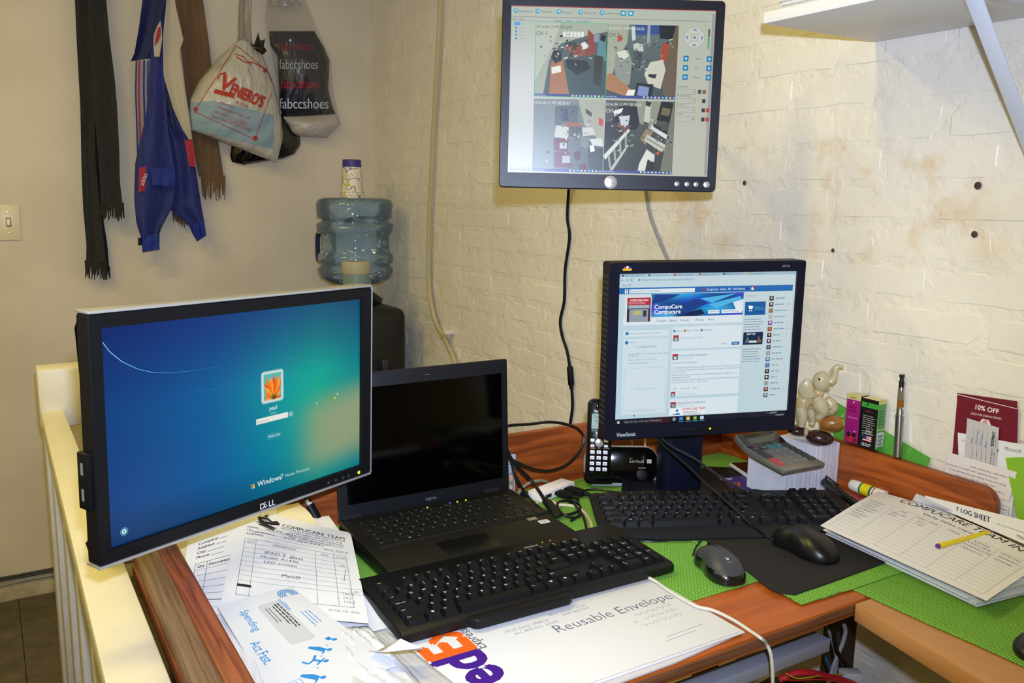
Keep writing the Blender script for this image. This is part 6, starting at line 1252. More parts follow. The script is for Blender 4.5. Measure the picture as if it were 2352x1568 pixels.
dcable('silver braided cable coiled in front of the cherry board', [gx(1188, 1139, 2.21), gx(1196, 1124, 2.205), gx(1214, 1110, 2.20), gx(1240, 1104, 2.195), gx(1258, 1108, 2.19), gx(1258, 1120, 2.19), gx(1240, 1131, 2.20), gx(1218, 1134, 2.21)], .0034, mat('braid_silver', '#b5b09a', .3, .7))
tag(obj('plug', MB().tube([gx(1220, 1134, 2.212), gx(1200, 1137, 2.222)], .006, 12, 1), CB), 'small black plug at the end of the silver braided cable', 'plug')
dcable('white mouse cord running over the courier envelope and the desk edge', [gd(1440, 1300, .006), gd(1482, 1322, .0095), gd(1508, 1336, .0085), gd(1530, 1352, .0085), gd(1565, 1374, .0085), gd(1600, 1392, .0085), gd(1640, 1402, .0085), gd(1685, 1424, .007), gd(1722, 1448, .003), gd(1748, 1466, .003), GX(1760, 1478, 2.8170), GX(1770, 1500, 2.822), GX(1774, 1535, 2.826), GX(1775, 1575, 2.828), GX(1774, 1640, 2.83)], .0024, mat('cable_white', '#cfccc2', .4))
dcable('black cord of the grey mouse curving back to the rear keyboard', [gd(1592, 1274, .014), gd(1597, 1260, .012), gd(1607, 1244, .008), gd(1617, 1232, .006), gd(1605, 1226, .006), gd(1580, 1232, .006), gd(1545, 1239, .004), gd(1505, 1243, .004), gd(1470, 1240, .004), gd(1450, 1228, .004)], .0019, mat('cord_grey_black', '#26282a', .4))
dcable('black mouse cord crossing the rear keyboard to the corner monitor', [gd(1778, 1240, .018), gd(1755, 1228, .022), gd(1720, 1200, .046), gd(1690, 1172, .052), gd(1655, 1140, .062), gd(1620, 1110, .075), gd(1585, 1075, .095), gd(1550, 1045, .115), gd(1524, 1022, .132), gd(1508, 1002, .146), gd(1502, 990, .156)], .0021)
dcable('grey-black cord hanging from the corner monitor past its stand', [gd(1512, 988, .155), gd(1518, 1004, .144), gd(1545, 1026, .122), gd(1590, 1050, .102), gd(1630, 1078, .075), gd(1665, 1102, .056), gd(1700, 1120, .050), gd(1722, 1130, .048)], .0026, mat('cord_grey', '#2c2d30', .4))
dcable('white phone cord rising behind the phone base', [gx(1476, 985, 2.19), gx(1481, 1005, 2.19), gx(1482, 1020, 2.19), gx(1480, 1045, 2.20)], .0026, CRM)
dcable('thin grey cord behind the phone base', [gx(1450, 1000, 2.17), gx(1452, 1015, 2.17), gx(1454, 1040, 2.18)], .0015, MATS['cable_grey'])
# prayer card against the board
A = Art(sc=.001); A.grad(-20, -40, 20, 40, 2, 4, lambda u, v: (150+20*v, 170+10*v, 190+10*v)); A.up(); A.lines(-6, 30, 22, 6, 6, '#7088a8', 1.2, 3); A.poly([(-2, -34), (18, -34), (16, -6), (8, 4), (0, -6)], '#8a7c6c'); A.up().disk(8, -8, 5.5, '#c8a088', 12, 7); A.disk(8, -28, 5, '#b8b0a0', 10)
sheet('picture_card', 'small pale blue picture card standing between laptop and board', 'card', [GX(1150, 1040, 2.163), GX(1184, 1043, 2.163), GX(1182, 1132, 2.170), GX(1150, 1132, 2.170)], (.040, .080), A, PAPER, th=.0006, up=Vector((1, 0, 0)))
# blue dongle by the laptop, left
tag(obj('usb_stick', MB().box(-.018, .018, -.009, .009, 0, .010, .002, M=Matrix.Translation(gd(818, 1262, .004)) @ Matrix.Rotation(R_(60), 4, 'Z')), mat('dongle_blue', '#1e3f9c', .3, coat=.3)), 'blue plastic USB stick beside the left front of the laptop', 'usb stick')
# smartphone, purple card, black pad behind the rear keyboard
tag(obj('tray', MB().prism([(2.262, -.245), (2.36, -.190), (2.345, -.125), (2.285, -.115), (2.245, -.165)], D+.0028, D+.007, r=.001), BLK2), 'flat black tray on the mat between monitor stand and white block', 'tray')
sm = thing('smartphone', 'white smartphone half hidden behind the white block', 'phone', (2.338, -.118, D+.0076), (0, 0, R_(-20)))
obj('case', MB().box(-.06, .06, -.028, .028, 0, .009, .004), mat('phone_white', '#c9cad2', .3), sm); obj('glass', MB().box(-.055, .055, -.025, .025, .0088, .0094, .0003), mat('phone_glass', '#1c1412', .1), sm)
A = Art(sc=.001); A.text('passport', 4, 12, 9, '#c8c8e8', rot=180, bold=.03, fit=30)
for x in (-30, -18, 4, 16): A.disk(x, -4, 5, '#c84840', 10)
sheet('purple_card', 'purple card with red dots behind the rear keyboard', 'card', [gd(1636, 1100, .008), gd(1716, 1092, .0085), gd(1725, 1122, .006), gd(1650, 1124, .006)], (.09, .03), A, mat('card_purple', '#33277c', .4), th=.0008)
# dark thing at the right picture edge on the green mat
p = gd(2352, 1497, .0025); el_ = thing('mouse', 'small black wireless mouse at the right picture edge on the mat', 'mouse', (p.x+.012, p.y+.02, D+.0026))
obj('shell', MB().blob((0, 0, .006), (.030, .045, .018), seg=24), mat('edge_black', '#141418', .35), el_); bpy.data.objects['shell'].name = 'shell'
# ------------------------------------------------------------------ under the desk
tw = thing('computer_tower', 'dark computer tower standing under the desk', 'computer', (2.58, -.42, 0))
obj('case', MB().box(-.10, .10, -.22, .22, .0, .46, .004), mat('tower_dark', '#1c1d22', .5), tw)
for k in range(4): obj('drive_bay', MB().box(.100, .103, -.08, .08, .40-k*.045, .435-k*.045, .001), BLK2, tw)
tb = thing('cardboard_box', 'brown cardboard box lying on the computer tower', 'box', (2.56, -.42, .46))
obj('carton', MB().box(-.09, .09, -.15, .15, 0, .10, .002), mat('cardboard', '#7c6044', .8), tb); obj('flap', MB().box(-.09, .0, -.15, .15, .1, .103, .001, M=Matrix.Translation((0, 0, 0))), MATS['cardboard'], tb)
q = random.Random(4)
def bagfn(s, t):
    a = s*2*pi; r = .5+.5*math.cos((t-.5)*pi); zz = t
    return (0, 0, 0)
bg_ = MB(); bmesh.ops.create_icosphere(bg_.bm, subdivisions=4, radius=1)
for v in bg_.bm.verts:
    c = v.co.copy(); n_ = sum(abs(sin(c.x*a+c.y*b+c.z*d+e)) for a, b, d, e in ((9, 3, 5, 1), (4, 11, 7, 2), (13, 8, 2, 3), (6, 15, 12, 4)))/4
    k = 1+.16*(n_-.5); v.co = Vector((c.x*.085*k, c.y*.20*k, max(-.4, c.z)*.10*k*(1-.35*c.y)))
tag(obj('plastic_bag', bg_, mat('bag_black', '#14161f', .12, coat=.6), smooth=30, loc=(2.66, -.335, .605)), 'crinkled black plastic bag heaped under the desk', 'bag')
gu = lambda x, y, X=2.70: GX(x, y, X)
dcable('red cable lying across the black bag under the desk', [gu(1790, 1560, 2.74), gu(1820, 1547, 2.75), gu(1860, 1544, 2.76), gu(1910, 1555, 2.76), gu(1950, 1566, 2.76), gu(2000, 1585, 2.76)], .0050, mat('cable_red', '#b8202c', .35))
dcable('thin yellow wire running to the white connector under the desk', [gu(1806, 1547, 2.77), gu(1830, 1557, 2.77), gu(1860, 1555, 2.77), gu(1900, 1549, 2.76), gu(1940, 1549, 2.75)], .0011, mat('wire_yellow', '#c8a828', .4))
dcable('orange-red thin wire beside the red cable', [gu(1800, 1560, 2.77), gu(1830, 1562, 2.775), gu(1880, 1560, 2.775), gu(1935, 1566, 2.77)], .0011, mat('wire_red', '#c03020', .4))
cn = tag(obj('connector', MB().box(-.016, .016, -.010, .010, -.013, .013, .002, M=Matrix.Translation(gu(1952, 1557, 2.75)) @ Matrix.Rotation(R_(60), 4, 'Z')), mat('connector_white', '#a8acb4', .35)), 'milky plastic power connector at the bottom under the desk', 'connector')
for i, (P, c, lb) in enumerate(((((1905, 1430), (1914, 1450), (1918, 1475), (1925, 1500), (1942, 1522), (1955, 1535), (1954, 1550)), CB, 'black cable falling to the milky connector under the desk'), (((1938, 1432), (1942, 1450), (1936, 1475), (1926, 1500), (1916, 1525), (1908, 1550), (1900, 1580)), MATS['cable_grey'], 'light grey cable crossing behind the black one under the desk'), (((1902, 1440), (1912, 1470), (1920, 1500), (1921, 1525), (1914, 1560)), MATS['cable_grey'], 'second grey cable hanging beside the steel beam'), (((1930, 1512), (1944, 1530), (1954, 1545)), CB, 'short black wire joining the milky connector'), (((1890, 1470), (1893, 1500), (1905, 1530), (1915, 1552)), mat('cable_blue', '#2c6c9c', .4), 'blue cable behind the steel beam under the desk'))):
    dcable(lb, [gu(x, y, 2.72-.012*i) for x, y in P], .0034 if i < 3 else .0022, c)
# ------------------------------------------------------------------ papers on the shelf
for k, (x, w_, c) in enumerate(((2.485, .20, '#b9b9c0'), (2.49, .19, '#d0d0d6'), (2.482, .205, '#c4c4cc'))):
    tag(obj('paper_stack', MB().box(x, x+w_, -.290, -.06, ZS+.0192+k*.0062, ZS+.0250+k*.0062, .001), mat('shelf_paper_%d' % k, c, .7)), ['lowest grey folder on the wall shelf', 'middle white folder on the wall shelf', 'uppermost grey folder on the wall shelf'][k], 'folder')
# ------------------------------------------------------------------ clothes and bags hanging on the left wall
def z1p(x, y): return x/2.3056, y/2.3056          # enlarged crop -> photograph pixels (measuring aid)
def interp(P, y):
    if y <= P[0][1]: return P[0][0]
    for a, b in zip(P, P[1:]):
        if y <= b[1]: t = (y-a[1])/max(1e-6, b[1]-a[1]); return a[0]+(b[0]-a[0])*t
    return P[-1][0]
def drape(name, L, R, x0, m, parent=None, fold=.012, nf=3, th=.008, nv=34, nu=22, seed=0, puff=0, label=None, topy=None):
    # cloth between two outlines (left / right polylines with the same end heights), folded in depth
    q = random.Random(seed); ph = [q.uniform(0, 6) for _ in range(3)]
    y0 = max(L[0][1], R[0][1]) if topy is None else topy
    def edge(P, t):
        # arc-length-free: by parameter of height in own range
        ya, yb = P[0][1], P[-1][1]; y = ya+(yb-ya)*t; return interp(P, y), y
    def X(s, t): return x0+fold*(.5+.5*sin(nf*2*pi*s+ph[0]+1.5*t)*(.55+.45*sin(2.2*t+ph[1])))+.10*fold*sin(nf*2.6*s+ph[2]+7*t)+puff*sin(pi*s)**.7*sin(pi*min(1, t*1.02))**.6
    def fn(s, t, back=0):
        a, b = edge(L, t), edge(R, t); px, py = a[0]+(b[0]-a[0])*s, a[1]+(b[1]-a[1])*s
        return GX(*z1p(px, py), X(s, t)-(th if back else 0))
    mb = MB(); mb.grid(nu, nv, lambda s, t: fn(s, t)); mb.grid(nu, nv, lambda s, t: fn(1-s, t, 1))
    mb.grid(1, nv, lambda s, t: fn(0, t, 1-s)) if 0 else None
    for s_ in (0, 1): mb.grid(1, nv, lambda s, t: fn(s_, t, s > .5))
    for t_ in (0, 1): mb.grid(nu, 1, lambda s, t: fn(s, t_, t > .5))
    bmesh.ops.remove_doubles(mb.bm, verts=mb.bm.verts, dist=1e-5)
    o = obj(name, mb, m, parent, smooth=60, label=label); o['_f'] = 0; del o['_f']
    return o
def fringe(parent, P, l, x, m, n=14, seed=0, r=.0032):
    n = int(n*1.7)
    q = random.Random(seed)
    for k in range(n):
        t = k/(n-1); a = P[0][0]+(P[1][0]-P[0][0])*t, P[0][1]+(P[1][1]-P[0][1])*t; ll = l*q.uniform(.7, 1.15); sw = q.uniform(-8, 10)
        obj('tassel', MB().tube([GX(*z1p(a[0], a[1]-6), x), GX(*z1p(a[0]+sw*.4, a[1]+ll*.5), x+.004), GX(*z1p(a[0]+sw, a[1]+ll), x)], lambda u: r*(1-.5*u), 5, 3), m, parent)
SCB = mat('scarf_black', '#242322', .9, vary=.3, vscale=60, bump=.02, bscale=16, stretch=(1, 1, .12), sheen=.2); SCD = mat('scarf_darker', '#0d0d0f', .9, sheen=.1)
s1 = thing('scarf', 'long charcoal scarf with ragged fringe hanging nearest the light switch', 'scarf', (0, 0, 0))
PA = drape('panel', [(388, -210), (405, 200), (425, 560), (432, 900), (440, 1100), (458, 1300), (456, 1390)], [(475, -210), (480, 200), (500, 560), (505, 850), (525, 1050), (545, 1230), (560, 1390)], .035, SCB, s1, .024, 1, seed=1)
PB = drape('panel', [(455, -210), (470, 200), (490, 520), (510, 700), (525, 860), (530, 950), (535, 1080)], [(545, -210), (580, 200), (608, 420), (620, 560), (632, 800), (635, 960), (650, 1085)], .055, SCB, s1, .024, 1, seed=2)
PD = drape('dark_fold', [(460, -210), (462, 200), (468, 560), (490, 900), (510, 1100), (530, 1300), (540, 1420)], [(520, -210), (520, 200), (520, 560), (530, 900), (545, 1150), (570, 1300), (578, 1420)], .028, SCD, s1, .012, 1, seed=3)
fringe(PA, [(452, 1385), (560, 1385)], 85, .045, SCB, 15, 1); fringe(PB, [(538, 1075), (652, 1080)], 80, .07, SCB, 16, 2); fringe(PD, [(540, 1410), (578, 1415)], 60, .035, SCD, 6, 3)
JB = mat('jacket_blue', '#081c6c', .65, vary=.25, vscale=20, bump=.03, bscale=9, stretch=(1, 1, .3), sheen=.2); JN = mat('jacket_navy', '#07144c', .65, bump=.02, bscale=9, stretch=(1, 1, .3)); JW = mat('jacket_white', '#b5ac98', .7); JR = mat('jacket_red', '#a01c28', .65); JC = mat('jacket_cuff', '#0d2880', .7, bump=.0008, bscale=200)
jk = thing('jacket', 'blue track jacket with white shoulder and red patches hanging on the left wall', 'jacket', (0, 0, 0))
drape('shoulder', [(765, -210), (755, 0), (735, 150), (712, 280), (690, 330)], [(870, -210), (885, 0), (868, 120), (830, 240), (792, 318)], .05, JN, jk, .014, 1, seed=4)
drape('sleeve', [(690, 325), (700, 480), (712, 650), (718, 760), (722, 862)], [(792, 310), (790, 450), (778, 600), (772, 720), (766, 858)], .062, JW, jk, .012, 1, seed=5)
drape('body', [(832, 118), (795, 300), (775, 600), (716, 860), (710, 1050), (722, 1180), (748, 1260), (755, 1335)], [(880, 100), (866, 350), (890, 700), (925, 900), (925, 1000), (905, 1110), (845, 1225), (845, 1320)], .075, JB, jk, .030, 1, seed=6, nv=44)
drape('body_side', [(840, 360), (850, 600), (890, 800), (915, 1000), (900, 1110), (960, 1160), (1010, 1200), (1042, 1275)], [(872, 350), (955, 660), (1018, 735), (1038, 900), (1058, 1030), (1072, 1120), (1082, 1175), (1090, 1245)], .055, JB, jk, .028, 1, seed=7, nv=44)
drape('white_panel', [(885, -210), (880, 20), (862, 200), (866, 400), (915, 570), (962, 680), (1000, 740)], [(905, -210), (930, 30), (972, 212), (950, 270), (982, 480), (1005, 620), (1018, 738)], .088, JW, jk, .012, 1, seed=8)
drape('lapel', [(826, 150), (815, 180), (812, 230), (818, 300)], [(850, 108), (858, 160), (858, 215), (845, 300)], .112, JW, jk, .006, 1, seed=9, nv=8, nu=6)
drape('lapel_stripe', [(838, 145), (824, 200), (818, 240)], [(850, 140), (852, 180), (840, 215)], .119, JR, jk, .003, 1, seed=9, nv=8, nu=4)
for i, (c, a, b) in enumerate(((JC, 708, 716), (JR, 724, 734), (JC, 750, 760), (JC, 772, 780))):
    drape('stripe', [(a+8 if i > 1 else a+10, 318), (a+6, 480), (a+12, 650), (a+18 if i < 3 else a-10, 852)], [(b+8 if i > 1 else b+10, 318), (b+6, 480), (b+12, 650), (b+20 if i < 3 else b-8, 852)], .081, c, jk, .002, 1, th=.014, nv=14, nu=4, seed=1)
drape('red_patch', [(737, 890), (735, 960), (735, 1020)], [(772, 880), (772, 950), (768, 1008)], .100, JR, jk, .004, 1, nv=8, nu=6)
drape('red_patch', [(975, 742), (990, 810), (1003, 880)], [(1018, 742), (1030, 810), (1036, 885)], .088, JR, jk, .004, 1, nv=8, nu=6)
drape('cuff', [(755, 1250), (756, 1290), (756, 1336)], [(838, 1236), (844, 1280), (846, 1320)], .098, JC, jk, .008, 2, nv=8, seed=3)
drape('cuff', [(1002, 1196), (1022, 1240), (1044, 1278)], [(1082, 1165), (1086, 1200), (1092, 1246)], .080, JC, jk, .008, 2, nv=8, seed=4)
drape('cuff', [(800, 892), (803, 930), (806, 978)], [(925, 888), (928, 940), (926, 988)], .108, JC, jk, .008, 2, nv=8, seed=5)
obj('zip_pull', MB().box(-.004, .004, -.006, .006, -.014, .014, .002, M=Matrix.Translation(GX(*z1p(740, 1278), .09))), BLK2, jk)
A = Art(sc=1); A.text('adidas', 767, -985, 34, '#d8d0cc', rot=70, fit=66, shear=.1); A.build('patch_print', jk, lambda u, v, h: GX(*z1p(u-8, -v), .1062+h), eps=.0005)
s2 = thing('scarf', 'brown scarf with fringed end hanging behind the jacket and bag', 'scarf', (0, 0, 0)); SBR = mat('scarf_brown', '#6e5339', .9, vary=.25, vscale=50, bump=.02, bscale=18, stretch=(1, 1, .12), sheen=.2)
PC = drape('panel', [(895, -210), (915, 0), (960, 270), (985, 500), (1020, 740), (1040, 880), (1055, 935)], [(1040, -210), (1075, 0), (1110, 250), (1135, 500), (1155, 740), (1172, 850), (1185, 935)], .018, SBR, s2, .022, 2, seed=11)
fringe(PC, [(1068, 925), (1190, 935)], 115, .032, SBR, 16, 5); fringe(PC, [(915, 1130), (985, 1165)], 40, .022, SBR, 8, 6)
# --- bags
def puffbag(parent, name, L, R, x0, dep, m, seed=0, nu=30, nv=40, crk=.006, label=None):
    q = random.Random(seed); w_ = [(q.uniform(4, 26), q.uniform(4, 20), q.uniform(0, 6)) for _ in range(7)]
    ya, yb = min(L[0][1], R[0][1]), max(L[-1][1], R[-1][1])
    def rowy(P, t): return P[0][1]+(P[-1][1]-P[0][1])*t
    def F(s, t):
        a = (interp(L, rowy(L, t)), rowy(L, t)); b = (interp(R, rowy(R, t)), rowy(R, t)); px, py = a[0]+(b[0]-a[0])*s, a[1]+(b[1]-a[1])*s
        e = max(0, sin(pi*s))**.55*(min(1, t*2.6+.12))*(max(0, 1-t)**.35 if t > .6 else .726+(.6-t)*.2)
        c = sum(abs(sin(k1*s+k2*t+k3)) for k1, k2, k3 in w_)/7-.6
        return px, py, x0+dep*e+crk*c*2*min(1, 6*min(s, 1-s)+.1)
    def fn(s, t, bk=0):
        px, py, X = F(s, t); return GX(*z1p(px, py), x0 if bk else X)
    mb = MB(); mb.grid(nu, nv, lambda s, t: fn(s, t)); mb.grid(nu, nv, lambda s, t: fn(1-s, t, 1))
    for s_ in (0, 1): mb.grid(1, nv, lambda s, t: fn(s_, t, s > .5))
    for t_ in (0, 1): mb.grid(nu, 1, lambda s, t: fn(s, t_, t > .5))
    bmesh.ops.remove_doubles(mb.bm, verts=mb.bm.verts, dist=1e-5)
    o = obj(name, mb, m, parent, smooth=50, label=label)
    def onto(u, v, h):
        py = -v; t = (py-(L[0][1]+R[0][1])/2)/((L[-1][1]+R[-1][1])/2-(L[0][1]+R[0][1])/2)
        for _ in range(12):
            t = min(1, max(0, t)); a, b = interp(L, rowy(L, t)), interp(R, rowy(R, t)); s = min(1, max(0, (u-a)/max(1, b-a))); yy = rowy(L, t)+(rowy(R, t)-rowy(L, t))*s; t += (py-yy)/(yb-ya)*.8
        px, py2, X = F(min(1, max(0, s)), min(1, max(0, t))); return GX(*z1p(u, py), X+h+.0008)
    return o, onto
PBG = mat('plastic_bag_white', '#c5bfb2', .28, coat=.4, trans=0, alpha=.93, bump=.03, bscale=8, stretch=(1, 2.2, .7)); PCL = mat('plastic_clear', '#a8a49e', .2, coat=.4, alpha=.5); PCT = mat('plastic_thin', '#8f8c88', .15, coat=.6, alpha=.13)
bg1 = thing('plastic_bag', 'white plastic bakery bag with red lettering hanging by its handles', 'bag', (0, 0, 0))
Lb = [(1262, 205), (1160, 300), (1060, 420), (1005, 530), (1002, 620), (1015, 685), (1050, 720), (1180, 790), (1300, 830), (1440, 862)]
Rb = [(1330, 205), (1385, 290), (1430, 400), (1462, 480), (1480, 560), (1495, 640), (1500, 700), (1490, 760), (1478, 820), (1466, 864)]
Lb = [(1262, 205), (1160, 300), (1060, 420), (1005, 530), (1002, 620), (1015, 690)]; Rb = [(1330, 205), (1395, 300), (1452, 450), (1490, 620), (1498, 730), (1466, 862)]
o, on1 = puffbag(bg1, 'bag_body', Lb, Rb, .075, .13, PBG, 3)
drape('handle', [(1262, -210), (1265, 0), (1260, 100), (1255, 215)], [(1305, -210), (1305, 0), (1298, 100), (1300, 215)], .085, PCL, bg1, .012, 2, th=.004, seed=2, nu=10); drape('handle', [(1300, -210), (1300, 0), (1300, 120), (1295, 215)], [(1335, -210), (1335, 0), (1330, 120), (1335, 215)], .095, PCL, bg1, .01, 2, th=.004, seed=5, nu=10)
A = Art(sc=1); RD = '#b23a2c'
A.grad(0, 0, 1, 1, 1, 1, lambda u, v: '#a9b6bc') if 0 else None
for k in range(14):
    for j in range(6):
        x0_, x1_ = 1010+(1452-1010)*k/14, 1010+(1452-1010)*(k+1)/14
        def yy(x, f): top = 505+(x-1010)*.235 if x > 1130 else 545-(x-1010)*.10; bot = 682+(x-1010)*.245; return -(top+(bot-top)*f)
        A.poly([(x0_, yy(x0_, (j+1)/6)), (x1_, yy(x1_, (j+1)/6)), (x1_, yy(x1_, j/6)), (x0_, yy(x0_, j/6))], '#8fa6b2')
A.up()
for dx, dy, c, bo in ((0, 0, RD, .07), (0, 0, '#e8b8a0', .02), (0, 0, RD, .0)):
    A.text('V', 1150+dx, -462+dy, 118, c, bold=bo, rot=-22, shear=.1); A.text("ENIERO'S", 1212+dx, -492+dy, 84, c, bold=bo, rot=-24, fit=190); A.z += 1
A.line([(1150, -420), (1165, -392), (1195, -384)], 7, RD); A.poly([(1140, -470), (1240, -498), (1240, -520), (1130, -492)], RD); A.text('& Cafe', 1245, -545, 26, RD, rot=-22, shear=.2)
A.line([(1040, -600), (1035, -580), (1250, -240), (1280, -262), (1410, -370), (1440, -430)], 3, RD); A.line([(1028, -590), (1350, -738), (1440, -490)], 3, RD); A.disk(1036, -578, 12, RD, 8); A.disk(1352, -732, 14, RD, 8); A.disk(1405, -372, 12, RD, 8)
for k, (t, l) in enumerate((('Italian Pastry', 80), ('VENIEROSNEWYORK.COM', 190), ('342 EAST 11TH STREET', 200), ('NEW YORK, NY 1st & 2nd AVE.', 236), ('212-674-7070', 110))): A.text(t, 1165-k*16 if k < 4 else 1200, -548-k*24-(0 if k < 4 else -8), 22, '#b06050', rot=-20, fit=l*.95, bold=.02)
A.line([(1250, -300), (1300, -330), (1340, -330), (1400, -362)], 5, RD); A.line([(1245, -285), (1290, -300), (1330, -345)], 4, RD)
A.build('bag_print', bg1, on1, eps=.0006, base=.0006, kind='stuff', cut=12)
bk = thing('plastic_bag', 'glossy black bag behind the bakery bag', 'bag', (0, 0, 0)); BKG = mat('bag_gloss_black', '#0b0c12', .15, coat=.6)
puffbag(bk, 'bag_body', [(1480, 600), (1360, 690), (1225, 770), (1218, 820), (1228, 858), (1290, 872)], [(1500, 605), (1545, 655), (1588, 720), (1592, 765), (1560, 815), (1500, 840)], .012, .055, BKG, 6, crk=.004)
obj('knot', MB().add([GX(*z1p(x, y), X) for x, y, X in ((1322, 228, .12), (1345, 240, .13), (1368, 172, .12), (1378, 215, .14), (1402, 208, .12), (1395, 245, .13), (1412, 268, .12), (1390, 290, .13), (1350, 262, .14))], [(0, 1, 8), (1, 2, 3), (3, 4, 5), (5, 6, 7), (1, 3, 5), (1, 5, 8), (5, 7, 8)]), BKG, bk, solid=.003)
bg2 = thing('plastic_bag', 'navy shoe shop bag inside a clear bag hanging nearest the corner', 'bag', (0, 0, 0)); NV = mat('bag_navy', '#14182c', .35, coat=.2, bump=.03, bscale=8, stretch=(1, 2.2, .5)); BWH = mat('bag_white_bottom', '#b4ada4', .4, bump=.002, bscale=30)
Ln = [(1425, 165), (1432, 240), (1470, 300), (1472, 400), (1480, 480), (1478, 560), (1500, 622)]; Rn = [(1665, 165), (1715, 250), (1745, 320), (1742, 420), (1738, 470), (1760, 560), (1778, 605)]
o, on2 = puffbag(bg2, 'navy_bag', Ln, Rn, .03, .09, NV, 9, crk=.008)
puffbag(bg2, 'white_bottom', [(1500, 618), (1530, 670), (1545, 700), (1580, 722)], [(1778, 602), (1805, 655), (1770, 690), (1730, 730)], .03, .075, BWH, 4, crk=.006, nv=16)
puffbag(bg2, 'clear_sleeve', [(1415, -20), (1400, 100), (1420, 200), (1440, 300), (1462, 420), (1470, 520), (1480, 560)], [(1610, -20), (1660, 100), (1700, 190), (1752, 310), (1762, 420), (1768, 500), (1800, 640)], .022, .115, PCT, 12, crk=.008)
drape('handle', [(1440, -210), (1425, -10), (1428, 30)], [(1500, -210), (1560, -10), (1600, 30)], .05, PCL, bg2, .015, 3, th=.004, seed=7, nu=12, nv=10)
A = Art(sc=1)
for t, y, c, s_, x in (('fabccshoes', -265, '#8a2028', 64, 1475), ('fabccshoes', -365, '#a8acb4', 74, 1478), ('fabccshoes', -468, '#a02830', 74, 1484), ('fabccshoes', -575, '#c0c4cc', 80, 1478)): A.text(t, x, y, s_, c, fit=190 if y > -300 else (205 if y > -500 else 262), bold=.02)
A.build('bag_print', bg2, on2, eps=.0005, base=.0006, kind='stuff', cut=12)
# ------------------------------------------------------------------ water cooler
wc = thing('water_dispenser', 'black water dispenser cabinet in the room corner behind the laptop', 'water dispenser', (.35, -.245, 0))
DB = mat('dispenser_black', '#131210', .4)
obj('cabinet', MB().box(-.21, .21, -.17, .155, 0, 1.085, .035, 4), DB, wc); obj('collar', MB().lathe([(.10, 1.08), (.105, 1.10), (.07, 1.125), (.058, 1.14), (.03, 1.14), (0, 1.13)], 32, Matrix.Translation((-.04, .045, 0))), DB, wc)
for y in (-.05, .05): obj('tap', MB().box(.205, .24, y-.012, y+.012, .85, .90, .004), mat('tap_grey', '#2c2c30', .4), wc)
def bottle_mat():
    m = bpy.data.materials.new('bottle_blue'); m.use_nodes = True; N = m.node_tree.nodes; L = m.node_tree.links; N.remove(N['Principled BSDF']); out = N['Material Output']
    t = N.new('ShaderNodeBsdfTransparent'); t.inputs[0].default_value = (.73, .86, .97, 1); g = N.new('ShaderNodeBsdfGlossy'); g.inputs['Roughness'].default_value = .06
    d = N.new('ShaderNodeBsdfDiffuse'); d.inputs[0].default_value = (.30, .45, .62, 1); f = N.new('ShaderNodeFresnel'); f.inputs[0].default_value = 1.55
    a = N.new('ShaderNodeMixShader'); a.inputs[0].default_value = .28; L.new(t.outputs[0], a.inputs[1]); L.new(d.outputs[0], a.inputs[2])
    b = N.new('ShaderNodeMixShader'); L.new(f.outputs[0], b.inputs[0]); L.new(a.outputs[0], b.inputs[1]); L.new(g.outputs[0], b.inputs[2]); L.new(b.outputs[0], out.inputs[0]); return m
JG = bottle_mat()
jg = thing('water_bottle', 'large blue water bottle upside down on the dispenser', 'bottle', (.31, -.20, 1.128))
R0 = .147
prof = [(.026, 0), (.028, .02), (.05, .028), (.105, .040), (.135, .058), (R0, .085), (R0, .095), (R0-.013, .106), (R0-.013, .112), (R0, .122), (R0, .146), (R0-.010, .156), (R0-.014, .165), (R0-.014, .225), (R0-.006, .235), (R0, .245), (R0+.002, .268), (R0-.015, .278), (R0-.015, .284), (R0+.002, .294), (R0+.002, .345), (R0-.006, .36), (R0-.030, .3685), (.04, .366), (0, .362)]
mb = MB(); V = []; n_ = 64
def shell(prof, off, rev=False):
    P = [(max(0, r-off), z+(off if z < .05 else (-off if z > .35 else 0))) for r, z in prof]; return P
mb.lathe(shell(prof, 0), 64)
for v in mb.bm.verts:
    a = math.atan2(v.co.y, v.co.x); r = math.hypot(v.co.x, v.co.y)
    if r > .12:
        # diagonal swirl in the upper ring and a recess for the handle on the side
        z = v.co.z; k = .014*math.exp(-((z-.285-.022*sin(a*2+.6))/.010)**2); ha = (a+2.35+pi) % (2*pi)-pi; k += .035*math.exp(-(ha/.34)**4)*math.exp(-((z-.175)/.062)**6)
        v.co.x *= (r-k)/r; v.co.y *= (r-k)/r
obj('bottle', mb, JG, jg, smooth=60)
ha = -2.35; hx, hy = cos(ha), sin(ha)
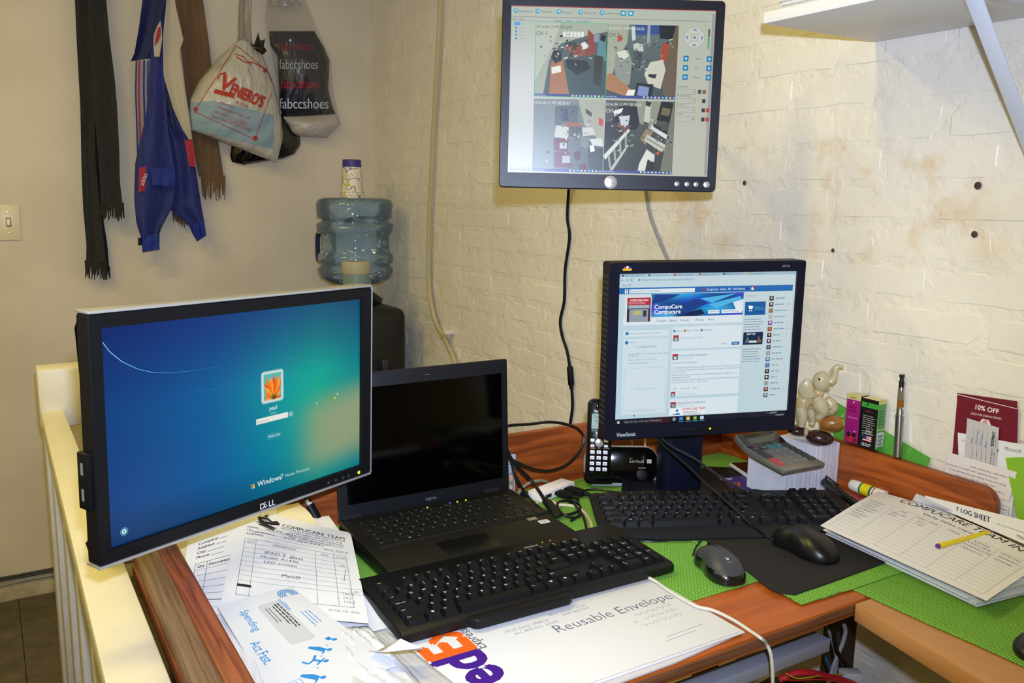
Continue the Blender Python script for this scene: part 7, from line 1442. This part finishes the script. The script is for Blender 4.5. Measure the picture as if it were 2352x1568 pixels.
# handle faces the left of the view
ha = math.atan2(-.85, -.52)
obj('handle', MB().tube([(cos(ha)*r_, sin(ha)*r_, z) for r_, z in ((R0-.035, .118), (R0-.006, .122), (R0+.001, .14), (R0+.001, .21), (R0-.006, .228), (R0-.035, .232))], .0095, 10, 5), mat('handle_navy', '#16284a', .15, trans=.3), jg)
cp = thing('cup_stack', 'upturned patterned paper cup with purple rim on the water bottle', 'cup', (.30, -.205, 1.494))
def cupm():
    m = bpy.data.materials.new('cup_paper'); m.use_nodes = True; N = m.node_tree.nodes; L = m.node_tree.links; b = N['Principled BSDF']
    tc = N.new('ShaderNodeTexCoord'); out = None; prev = None
    for sc, c, th_, off in ((26, '#6c5a94', .035, 0), (34, '#b8b020', .035, 5), (20, '#c8a080', .02, 9)):
        mp = N.new('ShaderNodeMapping'); mp.inputs['Location'].default_value = (off, off, off); L.new(tc.outputs['Object'], mp.inputs[0])
        nz = N.new('ShaderNodeTexNoise'); nz.inputs['Scale'].default_value = sc; nz.inputs['Detail'].default_value = 0; L.new(mp.outputs[0], nz.inputs[0])
        s = N.new('ShaderNodeMath'); s.operation = 'SUBTRACT'; s.inputs[1].default_value = .5; L.new(nz.outputs[0], s.inputs[0]); a = N.new('ShaderNodeMath'); a.operation = 'ABSOLUTE'; L.new(s.outputs[0], a.inputs[0]); l = N.new('ShaderNodeMath'); l.operation = 'LESS_THAN'; l.inputs[1].default_value = th_*.55; L.new(a.outputs[0], l.inputs[0])
        mx = N.new('ShaderNodeMix'); mx.data_type = 'RGBA'; L.new(l.outputs[0], mx.inputs[0]); mx.inputs[7].default_value = rgb(c)
        if prev is None: mx.inputs[6].default_value = rgb('#e4dcc8')
        else: L.new(prev, mx.inputs[6])
        prev = mx.outputs[2]
    L.new(prev, b.inputs['Base Color']); return m
CU = cupm()
for k in range(3): obj('cup', MB().lathe([(.048-.0006*k, 0+k*.012), (.046-.0006*k, .001+k*.012), (.040-.0006*k, .06+k*.012), (.0345, .128+k*.008)], 32), CU, cp)
obj('rim_band', MB().lathe([(.0364, .120), (.0354, .147), (.034, .1485), (0, .146)], 32), mat('cup_purple', '#3c3684', .5), cp)
pj = GX(818, 650, .505)
jr = thing('plastic_jar', 'frosted plastic jar with pale lid in front of the water bottle', 'jar', (.505, pj.y, 1.0852))
zt_ = GX(818, 600, .505).z-1.0852
obj('jar', MB().lathe([(.040, 0), (.045, .004), (.049, zt_-.05), (.049, zt_-.045), (0, zt_-.045)], 36), mat('jar_frost', '#8fa39c', .35, trans=.35), jr)
obj('lid', MB().lathe([(.050, zt_-.045), (.053, zt_-.040), (.054, zt_-.004), (.050, zt_), (0, zt_-.001)], 36), mat('jar_lid', '#b4ac8c', .4), jr)
